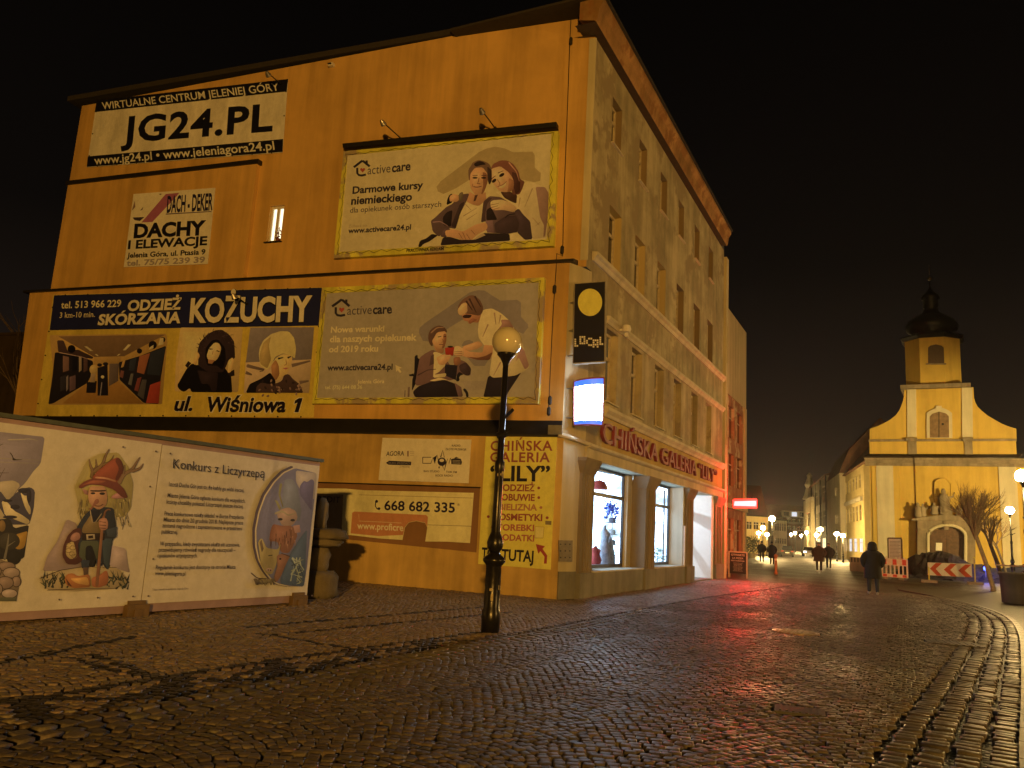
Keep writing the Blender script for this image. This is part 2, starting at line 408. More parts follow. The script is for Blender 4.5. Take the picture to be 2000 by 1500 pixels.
# ledges and flashing
m = MB(); m.prism([W0.P(ul1 - .18, zl, OFF_U - .02), W0.P(ul1 - .18, zl, OFF_M + .10), W0.P(ul1 - .18, zl + .07, OFF_M + .10), W0.P(ul1 - .18, zl + .17, OFF_U - .02)], W0.u * (ur + .18 - ul1 + .12)); m.build('ledge', M['flash'], bld)
m = MB(); m.prism([W0.P(-23.5, zb0 - .03, .09), W0.P(-23.5, zb0 + .02, .09), W0.P(-23.5, zb1, OFF_M), W0.P(-23.5, zb1, OFF_M - .1), W0.P(-23.5, zb0 - .03, -.1)], W0.u * (23.5 - .06)); m.build('flashing', M['flash'], bld)
# rounded corner pier between the two fronts, up to the ledge
Am = W0.P(ur, 0, OFF_M)
m = MB()
for p_, q_, z0, z1 in ((A, B, .62, zb0 + .02), (Am, np.array([X0 + .001, B[1], 0]), zb0 + .02, zl)):
    mid = (p_ + q_) / 2 + np.array([.03, -.01, 0])
    for a, b in ((p_, mid), (mid, q_)):
        m.face([(a[0], a[1], z0), (b[0], b[1], z0), (b[0], b[1], z1), (a[0], a[1], z1)])
m.build('corner_pier', M['beige_low'], bld)
m = MB(); d_ = (B - A) / np.linalg.norm(B - A); nrm = np.array([d_[1], -d_[0], 0])
m.obox(A + nrm * -.2 - d_ * .0, d_ * (np.linalg.norm(B - A)), nrm * .235, (0, 0, .62)); m.build('corner_plinth', M['plinth'], bld)
m = MB(); m.obox(W0.P(-.14, 0, -.05), W0.u * .135, W0.n * .07, (0, 0, .60)); m.build('corner_guard', M['ochre_low'], bld)
m = MB(); m.tube([W0.P(-.12, zb0 + .02, .08), A + np.array([.12, .1, zb0 - .02]), B + np.array([.10, .1, zb0 - .10])], .055, 8); m.build('gutter_pipe', M['trim'], bld)
m = MB(); m.obox(W0.P(-.36, zb0 + .02, .02), W0.u * .34, W0.n * .10, (0, 0, .22)); m.build('sheet_metal_end', M['steel'], bld)
# side roof edge
m = MB()
zt = ROOFTOP; L0, L1 = W0.at(131, 197, OFF_U + .07), W0.at(1150, 20, OFF_U + .07)
m.prism([L0, L1, L1 + (0, 0, .17), L0 + (0, 0, .17)], BACK * 10.5); m.build('roof', M['roof'], bld)
# street front
Y1 = FA.uz(1410.5, 900)[0]; Yc = float(W0.P(uUR, 0, OFF_U)[1]); YB = float(B[1])
WN = []; T0 = [19.22, 21.75, 24.14, 26.49, 28.98, 31.46]; T1 = [19.29, 21.62, 24.0, 26.45, 29.0, 31.37]; T2 = [19.4, 21.62, 24.03, 26.33, 28.86, 31.3]
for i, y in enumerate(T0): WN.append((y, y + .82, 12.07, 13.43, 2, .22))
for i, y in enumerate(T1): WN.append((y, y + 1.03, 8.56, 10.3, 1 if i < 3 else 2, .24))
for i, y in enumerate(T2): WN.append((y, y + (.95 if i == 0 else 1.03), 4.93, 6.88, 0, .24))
ZS = 4.5; ZC = 3.64; WT = 14.31
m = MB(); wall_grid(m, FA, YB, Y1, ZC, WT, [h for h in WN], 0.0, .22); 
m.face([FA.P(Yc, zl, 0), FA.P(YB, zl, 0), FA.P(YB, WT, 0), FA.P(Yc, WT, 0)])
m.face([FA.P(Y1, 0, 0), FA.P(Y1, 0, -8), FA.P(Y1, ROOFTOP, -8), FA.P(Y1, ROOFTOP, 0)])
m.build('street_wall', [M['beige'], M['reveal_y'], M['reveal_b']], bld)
# pale corner strip, belts, cornice
m = MB(); m.obox(W0.P(uUR - .16, zl + .17, OFF_U - .02), W0.u * .19, W0.n * .035, (0, 0, WT - zl - .2)); m.build('corner_strip', M['trim'], bld)
def belt(name, prof, y0, y1, mat):
    m = MB(); m.prism([FA.P(y0, z, x) for x, z in prof], (0, y1 - y0, 0)); return m.build(name, mat, bld)
belt('string_course', [(-.05, 8.30), (.05, 8.30), (.09, 8.40), (.16, 8.44), (.16, 8.52), (-.05, 8.55)], 18.1, Y1, M['trim'])
belt('string_course', [(-.05, 6.98), (.04, 6.98), (.07, 7.05), (.12, 7.10), (.12, 7.17), (-.05, 7.19)], 19.3, Y1, M['trim'])
belt('sign_cornice', [(-.05, 4.50), (.06, 4.50), (.10, 4.58), (.18, 4.66), (.18, 4.74), (-.05, 4.80)], 19.3, Y1, M['trim'])
belt('shop_cornice', [(-.05, 3.56), (.10, 3.56), (.16, 3.60), (.16, 3.66), (-.05, 3.70)], 18.15, Y1, M['trim'])
belt('architrave', [(-.75, 3.30), (.05, 3.30), (.05, 3.559), (-.75, 3.559)], 18.15, Y1, M['beige_low'])
XS = X0 + .26
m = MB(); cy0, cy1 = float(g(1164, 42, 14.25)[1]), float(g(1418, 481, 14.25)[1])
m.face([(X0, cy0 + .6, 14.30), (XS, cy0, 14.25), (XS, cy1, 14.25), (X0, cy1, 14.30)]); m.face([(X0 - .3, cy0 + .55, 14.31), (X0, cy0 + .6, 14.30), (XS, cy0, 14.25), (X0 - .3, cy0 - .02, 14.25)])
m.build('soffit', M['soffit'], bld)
m = MB(); XT = X0 + .42
pr = [(XS - X0, 14.25), (.30, 14.36), (.34, 14.62), (.44, 14.78), (.44, 14.90), (-.2, 14.92), (-.2, 14.40), (.20, 14.30)]
m.prism([(X0 + x, cy0, z) for x, z in pr], (0, cy1 - cy0, 0)); m.build('cornice', M['cornice'], bld)
m = MB(); m.prism([(X0 - 4, cy0 - .12, 14.96), (X0 + .5, cy0 - .12, 14.91), (X0 + .5, cy0 - .12, 14.98), (X0 - 4, cy0 - .12, 15.03)], (0, cy1 - cy0 + .2, 0)); m.build('street_roof', M['roof'], bld)
# windows
def window(y0, y1, z0, z1, dep, fm, pm, cross=True):
    m = MB(); w_ = .07; o = -dep
    m.obox(FA.P(y0 + .002, z0 + .002, o - .03), (0, w_, 0), (.07, 0, 0), (0, 0, z1 - z0 - .004)); m.obox(FA.P(y1 - w_ - .002, z0 + .002, o - .03), (0, w_, 0), (.07, 0, 0), (0, 0, z1 - z0 - .004))
    for zz, hh in ((z0 + .002, .08), (z1 - .082, .08), (z0 + (z1 - z0) * .62, .09)): m.obox(FA.P(y0 + w_, zz, o - .03), (0, y1 - y0 - 2 * w_, 0), (.068, 0, 0), (0, 0, hh))
    if cross: m.obox(FA.P((y0 + y1) / 2 - .04, z0 + .08, o - .03), (0, .08, 0), (.064, 0, 0), (0, 0, z1 - z0 - .16))
    f = m.build('window', fm, bld)
    m = MB(); m.face([FA.P(y0 + .05, z0 + .05, o - .01), FA.P(y1 - .05, z0 + .05, o - .01), FA.P(y1 - .05, z1 - .05, o - .01), FA.P(y0 + .05, z1 - .05, o - .01)]); m.build('pane', pm, f)
    m = MB(); m.obox(FA.P(y0 - .04, z0 - .035, -dep + .02), (0, y1 - y0 + .08, 0), (dep + .06, 0, 0), (0, 0, .033)); m.build('sill', M['trim'], f)
for k_, h in enumerate(WN): window(h[0], h[1], h[2], h[3], h[5], M['frame_w'], M['pane_blue'] if k_ in (2, 12) else M['pane'])  # corner first-floor pane: the sign's blue light is put into its colour
# small lit window in the blank wall
M['win_lit'] = emit('lit_room', (1, .84, .55), 1.9)
m = MB(); o_ = OFF_U - .13; um = (wa[0] + wb[0]) / 2
for a, b, c, d in ((wa[0], wa[0] + .07, wa[1], wb[1]), (wb[0] - .07, wb[0], wa[1], wb[1]), (um - .05, um + .05, wa[1], wb[1])): m.obox(W0.P(a, c, o_), W0.u * (b - a), W0.n * .05, (0, 0, d - c))
for z_ in (wa[1], wb[1] - .07): m.obox(W0.P(wa[0] + .07, z_, o_), W0.u * (wb[0] - wa[0] - .14), W0.n * .048, (0, 0, .07))
fr = m.build('lit_window', M['white'], bld)
m = MB(); m.face([W0.P(wa[0], wa[1], o_ - .02), W0.P(wb[0], wa[1], o_ - .02), W0.P(wb[0], wb[1], o_ - .02), W0.P(wa[0], wb[1], o_ - .02)]); m.build('pane', M['win_lit'], fr)
m = MB(); m.obox(W0.P(wa[0] - .05, wa[1] - .04, OFF_U - .2), W0.u * (wb[0] - wa[0] + .1), W0.n * .26, (0, 0, .035)); m.build('sill', M['flash'], fr)
# flowers on that window's sill
m = MB()
for k in range(46):
    p_ = W0.P(um + .05 + random.uniform(-.05, .30), wa[1] + .03 + random.random() * .42, OFF_U - .05 + random.uniform(-.04, .04)); s_ = random.uniform(.02, .05)
    v1 = np.random.randn(3); v1 /= np.linalg.norm(v1); v2 = np.cross(v1, np.random.randn(3)); v2 /= np.linalg.norm(v2)
    m.face([p_ - v1 * s_, p_ + v2 * s_ * .6, p_ + v1 * s_, p_ - v2 * s_ * .6])
m.tube([W0.P(um + .12, wa[1], OFF_U - .05), W0.P(um + .12, wa[1] + .45, OFF_U - .05)], .012, 5); m.lathe(W0.P(um + .12, wa[1], OFF_U - .05), [(.05, 0), (.07, .1)], 10)
M['plant_red'] = simple('red_leaves', (.16, .02, .03), .6)
tag(m.build('potted_plant', M['plant_red']), 'red leaved plant standing in the small lit window of the blank wall', 'plant')

# ---- shop front
PY = [(17.95, 18.80), (23.29 - .02, 24.33), (28.25, 29.32), (33.1, 34.55)]
for a, b in PY:
    m = MB(); m.obox(FA.P(a, .585, -.45), (0, b - a, 0), (.49, 0, 0), (0, 0, 2.4))
    wd = b - a
    for q in (.30, .5, .70): m.obox(FA.P(a + wd * q - .05, .62, .04), (0, .1, 0), (.03, 0, 0), (0, 0, 2.28))
    s_ = m.build('pilaster', M['pil'], bld)
    m = MB(); m.prism([FA.P(a - .0, 2.94, .05), FA.P(b, 2.94, .05), FA.P(b + .12, 3.22, .17), FA.P(b + .12, 3.298, .17), FA.P(a - .12, 3.298, .17), FA.P(a - .12, 3.22, .17)], (-.5, 0, 0)); m.build('capital', M['pil'], s_)
    m = MB(); m.obox(FA.P(a - .05, 0, -.5), (0, b - a + .1, 0), (.60, 0, 0), (0, 0, .583)); m.build('base', M['plinth'], s_)
SHOPS = [(19.9, 22.86, -.57), (25.55, 28.0, -.57)]
M['shop_back'] = emit('lit_shop_wall', (.55, .76, 1.0), 4.0)
_nt = M['shop_back'].node_tree; _n = noise(_nt, 1.6, 3, .6); _r = ramp(_nt, _n.outputs[0], [(.38, .16), (.60, 1.0)])
_mm = _nt.nodes.new('ShaderNodeMath'); _mm.operation = 'MULTIPLY'; _mm.inputs[1].default_value = 9.5; _nt.links.new(_r.outputs[0], _mm.inputs[0]); _nt.links.new(_mm.outputs[0], _nt.nodes['Principled BSDF'].inputs['Emission Strength'])
M['shop_white'] = simple('shop_white_lining', (.75, .76, .78), .6, 0, .05)
def shopwin(y0, y1, lo, hi):
    z0, z1 = .62, 3.29; o = -.57
    m = MB(); m.obox(FA.P(lo, 0, -.5), (0, hi - lo, 0), (.53, 0, 0), (0, 0, .575)); m.build('parapet', M['plinth'], bld)
    m = MB(); m.obox(FA.P(lo, .5755, -.62), (0, hi - lo, 0), (.665, 0, 0), (0, 0, .035)); m.build('sill', M['trim'], bld)
    m = MB()
    for a, b, c, d in ((y0, y0 + .07, z0, z1), (y1 - .07, y1, z0, z1)): m.obox(FA.P(a, c, o), (0, b - a, 0), (.07, 0, 0), (0, 0, d - c))
    for z_, h_ in ((z0, .09), (2.52, .10), (z1 - .08, .08)): m.obox(FA.P(y0 + .07, z_, o), (0, y1 - y0 - .14, 0), (.068, 0, 0), (0, 0, h_))
    f = m.build('shop_window', M['frame_d'], bld)
    m = MB(); m.face([FA.P(y0 + .05, z0, o + .03), FA.P(y1 - .05, z0, o + .03), FA.P(y1 - .05, z1, o + .03), FA.P(y0 + .05, z1, o + .03)]); m.build('pane', M['glass'], f)
    m = MB(); m.face([FA.P(y0 - .3, .3, -1.5), FA.P(y1 + 1.4, .3, -1.5), FA.P(y1 + 1.4, 3.4, -1.5), FA.P(y0 - .3, 3.4, -1.5)]); m.build('backlit_wall', M['shop_back'], f)
    m = MB(); m.face([FA.P(y1 + 1.4, .3, -1.5), FA.P(y1 + 1.4, .3, -.62), FA.P(y1 + 1.4, 3.4, -.62), FA.P(y1 + 1.4, 3.4, -1.5)]); m.build('backlit_wall', M['shop_back'], f)
    m = MB(); m.face([FA.P(y0 - .3, .61, -1.5), FA.P(y1 + 1.4, .61, -1.5), FA.P(y1 + 1.4, .61, -.6), FA.P(y0 - .3, .61, -.6)]); m.build('display_floor', M['shop_white'], f)
    return f
shopwin(19.9, 22.86, 18.86, 23.22); shopwin(25.5, 28.02, 24.39, 28.19)
# jambs beside the panes
for y_, w_ in ((22.88, .42), (18.82, 1.07)):
    m = MB(); m.obox(FA.P(y_, .612, -.60), (0, w_, 0), (.20, 0, 0), (0, 0, 2.687)); m.build('jamb', M['beige_low'], bld)
for y_, w_, d_ in ((28.04, .2, .57), (24.35, 1.14, .2)):
    m = MB(); m.obox(FA.P(y_, .612, -.60), (0, w_, 0), (d_, 0, 0), (0, 0, 2.687)); m.build('jamb', M['trim'], bld)
# doorway: open, deep, white lined
m = MB(); y0, y1 = 29.37, 32.9
m.obox(FA.P(32.62, 0, -2.4), (0, .45, 0), (2.38, 0, 0), (0, 0, 3.29)); m.build('door_reveal', M['shop_white'], bld)
m = MB(); m.face([FA.P(y0, .0, -2.4), FA.P(32.6, .0, -2.4), FA.P(32.6, 3.2, -2.4), FA.P(y0, 3.2, -2.4)]); M['door_lit'] = emit('lit_door_wall', (.74, .90, .98), 1.3); m.build('lit_doorway', M['door_lit'], bld)
m = MB()
for z_ in (2.45, 1.45): m.obox(FA.P(29.35, z_, -1.1), (0, 3.26, 0), (.06, 0, 0), (0, 0, .24))
for y_ in (29.38, 31.0): m.obox(FA.P(y_, .06, -1.098), (0, .09, 0), (.055, 0, 0), (0, 0, 3.2))
m.build('door_shadow_bars', M['frame_d'], bld); point('door_band_light', tuple(FA.P(30.2, 2.95, -2.05)), 260, (.80, .93, 1.0), .05)  # bars and lamp added to cast diagonal bands on the reveal
m = MB(); m.obox(FA.P(29.34, .004, -2.4), (0, 3.26, 0), (2.42, 0, 0), (0, 0, .05)); m.build('doorstep', M['plinth'], bld)
# small white leaflet box beside the second shop window
m = MB(); m.obox(FA.P(28.08, .62, -.02), (0, .13, 0), (.05, 0, 0), (0, 0, 1.35)); tag(m.build('notice_strip', M['white']), 'tall narrow white notice strip beside the second shop window', 'notice')
# raised sign letters
M['red_letter'] = simple('red_letter_face', (.22, .035, .05), .45)
s_ = 'CHIŃSKA GALERIA “LILY”'
v, f = text2d(s_, .012, 1.02); xs = [p[0] for p in v]; a, b = min(xs), max(xs); ya, yb = FA.uz(1170, 850)[0], FA.uz(1396, 935)[0]
zb = 3.83; hh = .50; m = MB()
bm = bmesh.new(); vs = [bm.verts.new(tuple(FA.P(ya + (x - a) / (b - a) * (yb - ya), zb + y / CAP * hh, .02))) for x, y in v]
for q in f:
    try: bm.faces.new([vs[t] for t in q])
    except Exception: pass
ex = bmesh.ops.extrude_face_region(bm, geom=bm.faces[:]); bmesh.ops.translate(bm, verts=[x for x in ex['geom'] if isinstance(x, bmesh.types.BMVert)], vec=(.09, 0, 0))
bmesh.ops.recalc_face_normals(bm, faces=bm.faces[:]); me = bpy.data.meshes.new('raised_lettering'); bm.to_mesh(me); bm.free(); me.materials.append(M['red_letter'])
o = bpy.data.objects.new('shop_sign_lettering', me); COL.objects.link(o); tag(o, 'raised dark red letters of the shop name on the ochre band above the shop windows', 'shop sign')
m = MB(); m.face([FA.P(19.3, 3.70, .006), FA.P(Y1 - .05, 3.70, .006), FA.P(Y1 - .05, 4.50, .006), FA.P(19.3, 4.50, .006)]); m.build('sign_band', plaster('sign_band_ochre', (.50, .37, .13), .85, .15), bld)
# ------------------------------------------------------------------ signs on the blank wall
def lay(off): return Plane(W0.p + W0.n * off, W0.n)
PU, PM, PG = lay(OFF_U), lay(OFF_M), lay(0.0)
zA, zB, zC, zD, zE, zF = Z(0, 100, .35), Z(600, 180, .3), Z(0, 540, .32), Z(600, 520, .32), Z(0, 800, .32), Z(560, 800, .32)
z1, z2, z3, z4, z5, z6, z7 = Z(800, 290, .15), Z(780, 560, .15333), Z(80, 640, .13), Z(330, 630, .15), Z(60, 860, .21328), Z(470, 890, .18), Z(0, 820, .2467)
def q1(z, p): return z([p])[0]
WHITE_, BLACK_ = (172, 139, 74), (20, 15, 12)
def sheet(pl, pts, name, mat, col, parent, thick=.012, off=.008, backing=None):
    """a flat panel or banner with real thickness"""
    m = MB(); a = [pl.at(x, y, off) for x, y in pts]; m.prism([p - pl.n * thick for p in a], pl.n * thick, 0, alb(*col)); return m.build(name, mat, parent)
def root_at(pl, pts): 
    p = np.mean([pl.at(x, y) for x, y in pts], axis=0); return p

# --- black and white banner, top
c4 = zA([(540, 275), (1608, 155), (1577, 565), (483, 648)])
t = thing('wall_banner', 'white banner with black bands and huge black web address, highest on the blank wall', 'banner', root_at(PU, c4))
sheet(PU, c4, 'sheet', M['cloth'], (186, 152, 84), t, .006, .03)
a = Art(PU, .031)
a.p([(540, 275), (1608, 155), (1600, 225), (528, 340)], BLACK_, zA); a.p([(490, 587), (1580, 490), (1577, 562), (484, 646)], BLACK_, zA)
a.t('WIRTUALNE CENTRUM JELENIEJ GÓRY', q1(zA, (572, 325)), q1(zA, (1560, 218)), q1(zA, (567, 287)), WHITE_, bold=.012)
a.t('JG24.PL', q1(zA, (675, 508)), q1(zA, (1520, 441)), q1(zA, (688, 372)), BLACK_, bold=.03, space=1.08)
a.t('www.jg24.pl • www.jeleniagora24.pl', q1(zA, (527, 632)), q1(zA, (1533, 549)), q1(zA, (524, 588)), WHITE_, bold=.015)
a.build('printed_pattern', M['print'], t)
def eyelets(pl, c4, off, n, t):
    m = MB()
    for k in range(len(c4)):
        a_, b_ = np.array(c4[k]), np.array(c4[(k + 1) % len(c4)]); nn = max(2, int(n * np.linalg.norm(b_ - a_) / 300)); ctr = np.mean(np.array(c4), axis=0)
        for j in range(nn):
            q = a_ + (b_ - a_) * (j + .5) / nn; q = q + (ctr - q) / np.linalg.norm(ctr - q) * 2.2; p = pl.at(q[0], q[1], off); m.tube([p, p + pl.n * .012], .022, 8)
    m.build('eyelet_trim', M['wire'], t)
eyelets(PU, c4, .032, 8, t)
# --- roofer's panel
c4 = zA([(745, 797), (1200, 762), (1158, 1187), (690, 1205)]); PE = lay(OFF_U + .14)
t = thing('roofer_sign', 'worn white panel with a peeling red roof stripe and bold black writing', 'sign', root_at(PE, c4))
sheet(PE, c4, 'panel', M['print'], (200, 168, 98), t, .02, .03)
a = Art(PE, .031)
a.p([(790, 955), (925, 797), (1000, 790), (985, 810), (850, 953)], (138, 66, 50), zA); a.p([(740, 928), (806, 925), (780, 948), (750, 942)], (60, 40, 25), zA); a.p([(735, 890), (752, 835), (755, 870)], (120, 80, 40), zA)  # dark triangle: shadow of the white bits, painted on flat
a.p([(780, 890), (800, 868), (795, 885)], (90, 60, 35), zA); a.p([(885, 797), (902, 795), (898, 803)], (90, 60, 35), zA)
a.t('DACH - DEKER', q1(zA, (930, 899)), q1(zA, (1186, 884)), q1(zA, (935, 812)), (30, 22, 28), bold=.03)
a.p([(925, 906), (1180, 892), (1180, 897), (925, 912)], (90, 65, 45), zA)
a.t('DACHY', q1(zA, (745, 1040)), q1(zA, (1146, 1022)), q1(zA, (751, 968)), BLACK_, bold=.045); a.t('I ELEWACJE', q1(zA, (713, 1103)), q1(zA, (1155, 1080)), q1(zA, (717, 1058)), BLACK_, bold=.035)
a.t('Jelenia Góra, ul. Ptasia 9', q1(zA, (708, 1153)), q1(zA, (1145, 1133)), q1(zA, (711, 1126)), BLACK_, bold=.03); a.t('tel. 75/75 239 39', q1(zA, (705, 1198)), q1(zA, (1143, 1178)), q1(zA, (708, 1168)), (128, 98, 56), bold=.03)
a.build('printed_pattern', M['print'], t)

# --- upper care billboard
def billboard(pl, label, outer, inner, base, bar=None, wavy=17):
    t = thing('billboard', label, 'billboard', root_at(pl, outer))
    m = MB(); oo = [pl.at(x, y, .16) for x, y in outer]; ii = [pl.at(x, y, .16) for x, y in inner]
    for k in range(4):
        a, b, c, d = oo[k], oo[(k + 1) % 4], ii[(k + 1) % 4], ii[k]
        m.face([a, d, c, b][::1]); m.face([a, b, b - pl.n * .16, a - pl.n * .16]); m.face([c, d, d - pl.n * .05, c - pl.n * .05])
    m.build('frame', M['yellow_frame'], t, weld=True)
    m = MB(); ins = [pl.at(x, y, .14) for x, y in inner]; m.prism([p - pl.n * .01 for p in ins], pl.n * .01, 0, alb(*base)); m.build('poster', M['print'], t)
    if bar:
        m = MB(); b4 = [pl.at(x, y, .02) for x, y in bar]; m.prism(b4, pl.n * .22); m.build('top_bar', M['flash'], t)
    # lacing cord between sheet and frame
    m = MB(); 
    for k in range(4):
        n = wavy if k % 2 == 0 else int(wavy * .55); pts = []
        for j in range(n * 2 + 1):
            s_ = j / (2 * n); p0 = np.array(outer[k]) * (1 - s_) + np.array(outer[(k + 1) % 4]) * s_; p1 = np.array(inner[k]) * (1 - s_) + np.array(inner[(k + 1) % 4]) * s_
            f = .62 + .34 * (j % 2) + random.uniform(-.12, .05); p_ = p0 * (1 - f) + p1 * f; pts.append(pl.at(p_[0], p_[1], .172))
        m.tube(pts, .006, 4)
    m.build('lacing_cord', M['wire'], t)
    return t
outer = zB([(237, 385), (1635, 252), (1603, 1000), (172, 1080)]); inner = zB([(262, 411), (1590, 268), (1560, 958), (205, 1040)])
t = billboard(PU, 'upper billboard with two embracing women under a dark top bar, on the blank wall', outer, inner, (168, 134, 66), zB([(255, 358), (1637, 220), (1637, 250), (258, 384)]))
a = Art(PU, .1405, .0001)
INK, INK2 = (46, 34, 26), (70, 54, 38)
def carelogo(a, z, o, s, ang):
    def zz(p): return z([(o[0] + (x * math.cos(ang) - y * math.sin(ang)) * s, o[1] + (x * math.sin(ang) + y * math.cos(ang)) * s) for x, y in p])
    a.p(zz(stroke([(0, 42), (55, 2), (72, 12)], 15)), INK); a.p(zz(stroke([(60, 2), (104, 40)], 15)), INK); a.p(zz([(78, 0), (92, 0), (92, 22), (78, 14)]), INK)
    a.p(zz(stroke([(22, 46), (22, 82), (32, 94), (50, 97), (78, 92)], 14)), INK)
    a.p(zz([(57, 78), (42, 62), (42, 52), (50, 48), (57, 54), (65, 48), (73, 52), (72, 62)]), (150, 55, 28))
carelogo(a, zB, (302, 447), 1.0, -.03)
a.t('active', q1(zB, (392, 536)), q1(zB, (541, 522)), q1(zB, (395, 479)), INK2); a.t('care', q1(zB, (550, 521)), q1(zB, (672, 507)), q1(zB, (553, 464)), INK, bold=.028)
a.t('Darmowe kursy', q1(zB, (294, 661)), q1(zB, (754, 626)), q1(zB, (297, 616)), INK, bold=.032); a.t('niemieckiego', q1(zB, (285, 732)), q1(zB, (682, 704)), q1(zB, (289, 682)), INK, bold=.032)
a.t('dla opiekunek osób starszych', q1(zB, (278, 786)), q1(zB, (872, 745)), q1(zB, (281, 752)), INK2, bold=.004); a.t('Zobacz na', q1(zB, (268, 882)), q1(zB, (388, 874)), q1(zB, (269, 864)), (138, 106, 56))
a.t('www.activecare24.pl', q1(zB, (266, 919)), q1(zB, (675, 894)), q1(zB, (269, 886)), INK, bold=.03)
a.p([(700, 876), (740, 892), (724, 897), (737, 914), (728, 919), (715, 903), (706, 913)], (200, 170, 120), zB)
a.p([(350, 500), (400, 430), (900, 50), (1000, 0), (1120, -25), (1240, 0), (1350, 50), (1600, 40), (1630, 90), (1630, 250), (1710, 320), (1700, 420), (1620, 440), (1450, 400), (1200, 330), (900, 330), (600, 520), (440, 592), (370, 560)], (146, 112, 52), z1)
a.soft = True
BR_, DK_, SK_, SKd, HA_ = (88, 60, 40), (40, 26, 18), (166, 112, 56), (124, 74, 36), (104, 70, 38)
# seated older woman and carer hugging her
a.p([(480, 740), (490, 660), (520, 600), (560, 585), (560, 700)], (24, 17, 12), z1)                      # chair back
a.p([(1110, 560), (1180, 560), (1290, 640), (1400, 600), (1500, 440), (1600, 440), (1700, 480), (1780, 520), (1812, 600), (1800, 900), (1780, 1160), (1600, 1180), (1560, 1000), (1460, 830), (1300, 700)], (172, 136, 72), z1)  # carer's blouse
a.p([(1640, 500), (1760, 500), (1812, 580), (1800, 900), (1765, 1140), (1740, 1160), (1750, 1000), (1700, 900), (1670, 700)], (128, 88, 52), z1)
for s_ in ([(1440, 640), (1420, 760)], [(1600, 520), (1500, 760)], [(1700, 960), (1640, 1010)], [(1600, 900), (1690, 1000)]): a.p(stroke(s_, 14, 5), (140, 104, 54), z1)
a.p([(1180, 560), (1300, 560), (1400, 600), (1390, 720), (1300, 680), (1230, 640)], (70, 40, 22), z1)
a.p([(1060, 250), (1090, 200), (1180, 155), (1270, 155), (1350, 200), (1420, 300), (1440, 400), (1500, 430), (1470, 520), (1430, 600), (1340, 600), (1300, 400), (1200, 240), (1070, 270)], (112, 62, 34), z1)   # carer's hair
a.p([(1330, 300), (1400, 330), (1440, 420), (1440, 560), (1380, 600), (1350, 480)], (72, 38, 22), z1); a.p(stroke([(1290, 180), (1390, 300), (1430, 430)], 16, 8), (160, 104, 58), z1)
a.p([(1045, 300), (1075, 260), (1180, 230), (1290, 310), (1350, 400), (1360, 480), (1330, 560), (1250, 570), (1180, 560), (1120, 500), (1060, 410)], (176, 120, 62), z1)   # carer's face
a.p([(1290, 380), (1360, 420), (1350, 540), (1270, 575), (1290, 480)], (136, 84, 42), z1)
for c_ in ((1100, 420, 34, 20, -.7), (1200, 345, 38, 20, -.55)): a.p(ell(*c_[:4], rot=c_[4]), (44, 24, 14), z1)
a.p(stroke([(1060, 400), (1120, 355)], 12, 6), (84, 48, 26), z1); a.p(stroke([(1150, 320), (1220, 290)], 12, 6), (84, 48, 26), z1); a.p(stroke([(1140, 400), (1180, 460), (1160, 480)], 10), (140, 88, 44), z1)
a.p([(1150, 505), (1230, 470), (1260, 430), (1255, 480), (1210, 520)], (214, 180, 130), z1); a.p(stroke([(1140, 500), (1220, 470), (1265, 425)], 7), (110, 48, 30), z1)
a.p([(765, 340), (765, 270), (800, 225), (820, 180), (900, 148), (970, 165), (1040, 200), (1070, 270), (1072, 420), (1040, 480), (1010, 400), (960, 260), (860, 260), (800, 310), (790, 430), (770, 400)], HA_, z1)
a.p([(830, 200), (900, 160), (960, 175), (1000, 210), (930, 215), (860, 240)], (44, 28, 18), z1); a.p([(1010, 230), (1065, 280), (1068, 420), (1035, 470), (1020, 380)], (56, 36, 22), z1)
a.p([(790, 330), (850, 252), (950, 245), (1010, 320), (1015, 440), (985, 530), (960, 590), (900, 620), (850, 600), (805, 540), (782, 450)], SK_, z1)
a.p([(950, 300), (1010, 330), (1015, 440), (985, 530), (950, 595), (930, 600), (960, 480)], SKd, z1)
a.p(ell(852, 382, 34, 13), (58, 34, 20), z1); a.p(ell(965, 382, 34, 13), (48, 28, 18), z1); a.p(stroke([(820, 352), (885, 350)], 10), (110, 70, 36), z1); a.p(stroke([(935, 350), (1000, 352)], 10), (84, 52, 28), z1)
a.p(stroke([(905, 380), (895, 440), (870, 455), (920, 460)], 12), (128, 78, 40), z1); a.p(stroke([(830, 497), (880, 505), (940, 492)], 10), (90, 44, 28), z1); a.p(stroke([(815, 460), (825, 500)], 7), SKd, z1)
a.p([(780, 560), (850, 605), (960, 590), (990, 560), (1000, 660), (950, 710), (900, 750), (820, 730), (740, 690)], (158, 104, 52), z1); a.p([(830, 690), (850, 610), (890, 600), (860, 680)], (80, 46, 24), z1)
a.p([(560, 720), (640, 600), (780, 585), (740, 690), (640, 880), (600, 1050), (520, 1030), (440, 1100), (380, 1150), (300, 1080), (275, 940), (320, 910), (480, 760)], BR_, z1)   # cardigan left
a.p([(480, 830), (560, 800), (540, 1020), (440, 1000), (430, 900)], DK_, z1); a.p([(655, 720), (720, 690), (660, 850), (600, 1040), (540, 1010)], (58, 38, 26), z1)
a.p([(740, 690), (820, 735), (900, 752), (960, 700), (930, 960), (900, 1040), (620, 1045), (650, 870)], (180, 146, 82), z1)    # shirt
for s_ in ([(700, 880), (880, 770)], [(740, 930), (880, 840)], [(720, 720), (800, 800)]): a.p(stroke(s_, 12, 4), (140, 106, 56), z1)
a.p([(960, 690), (1040, 620), (1180, 630), (1290, 700), (1380, 850), (1430, 980), (1420, 1080), (1300, 1110), (1100, 1100), (1000, 1080), (990, 940), (930, 970)], BR_, z1)
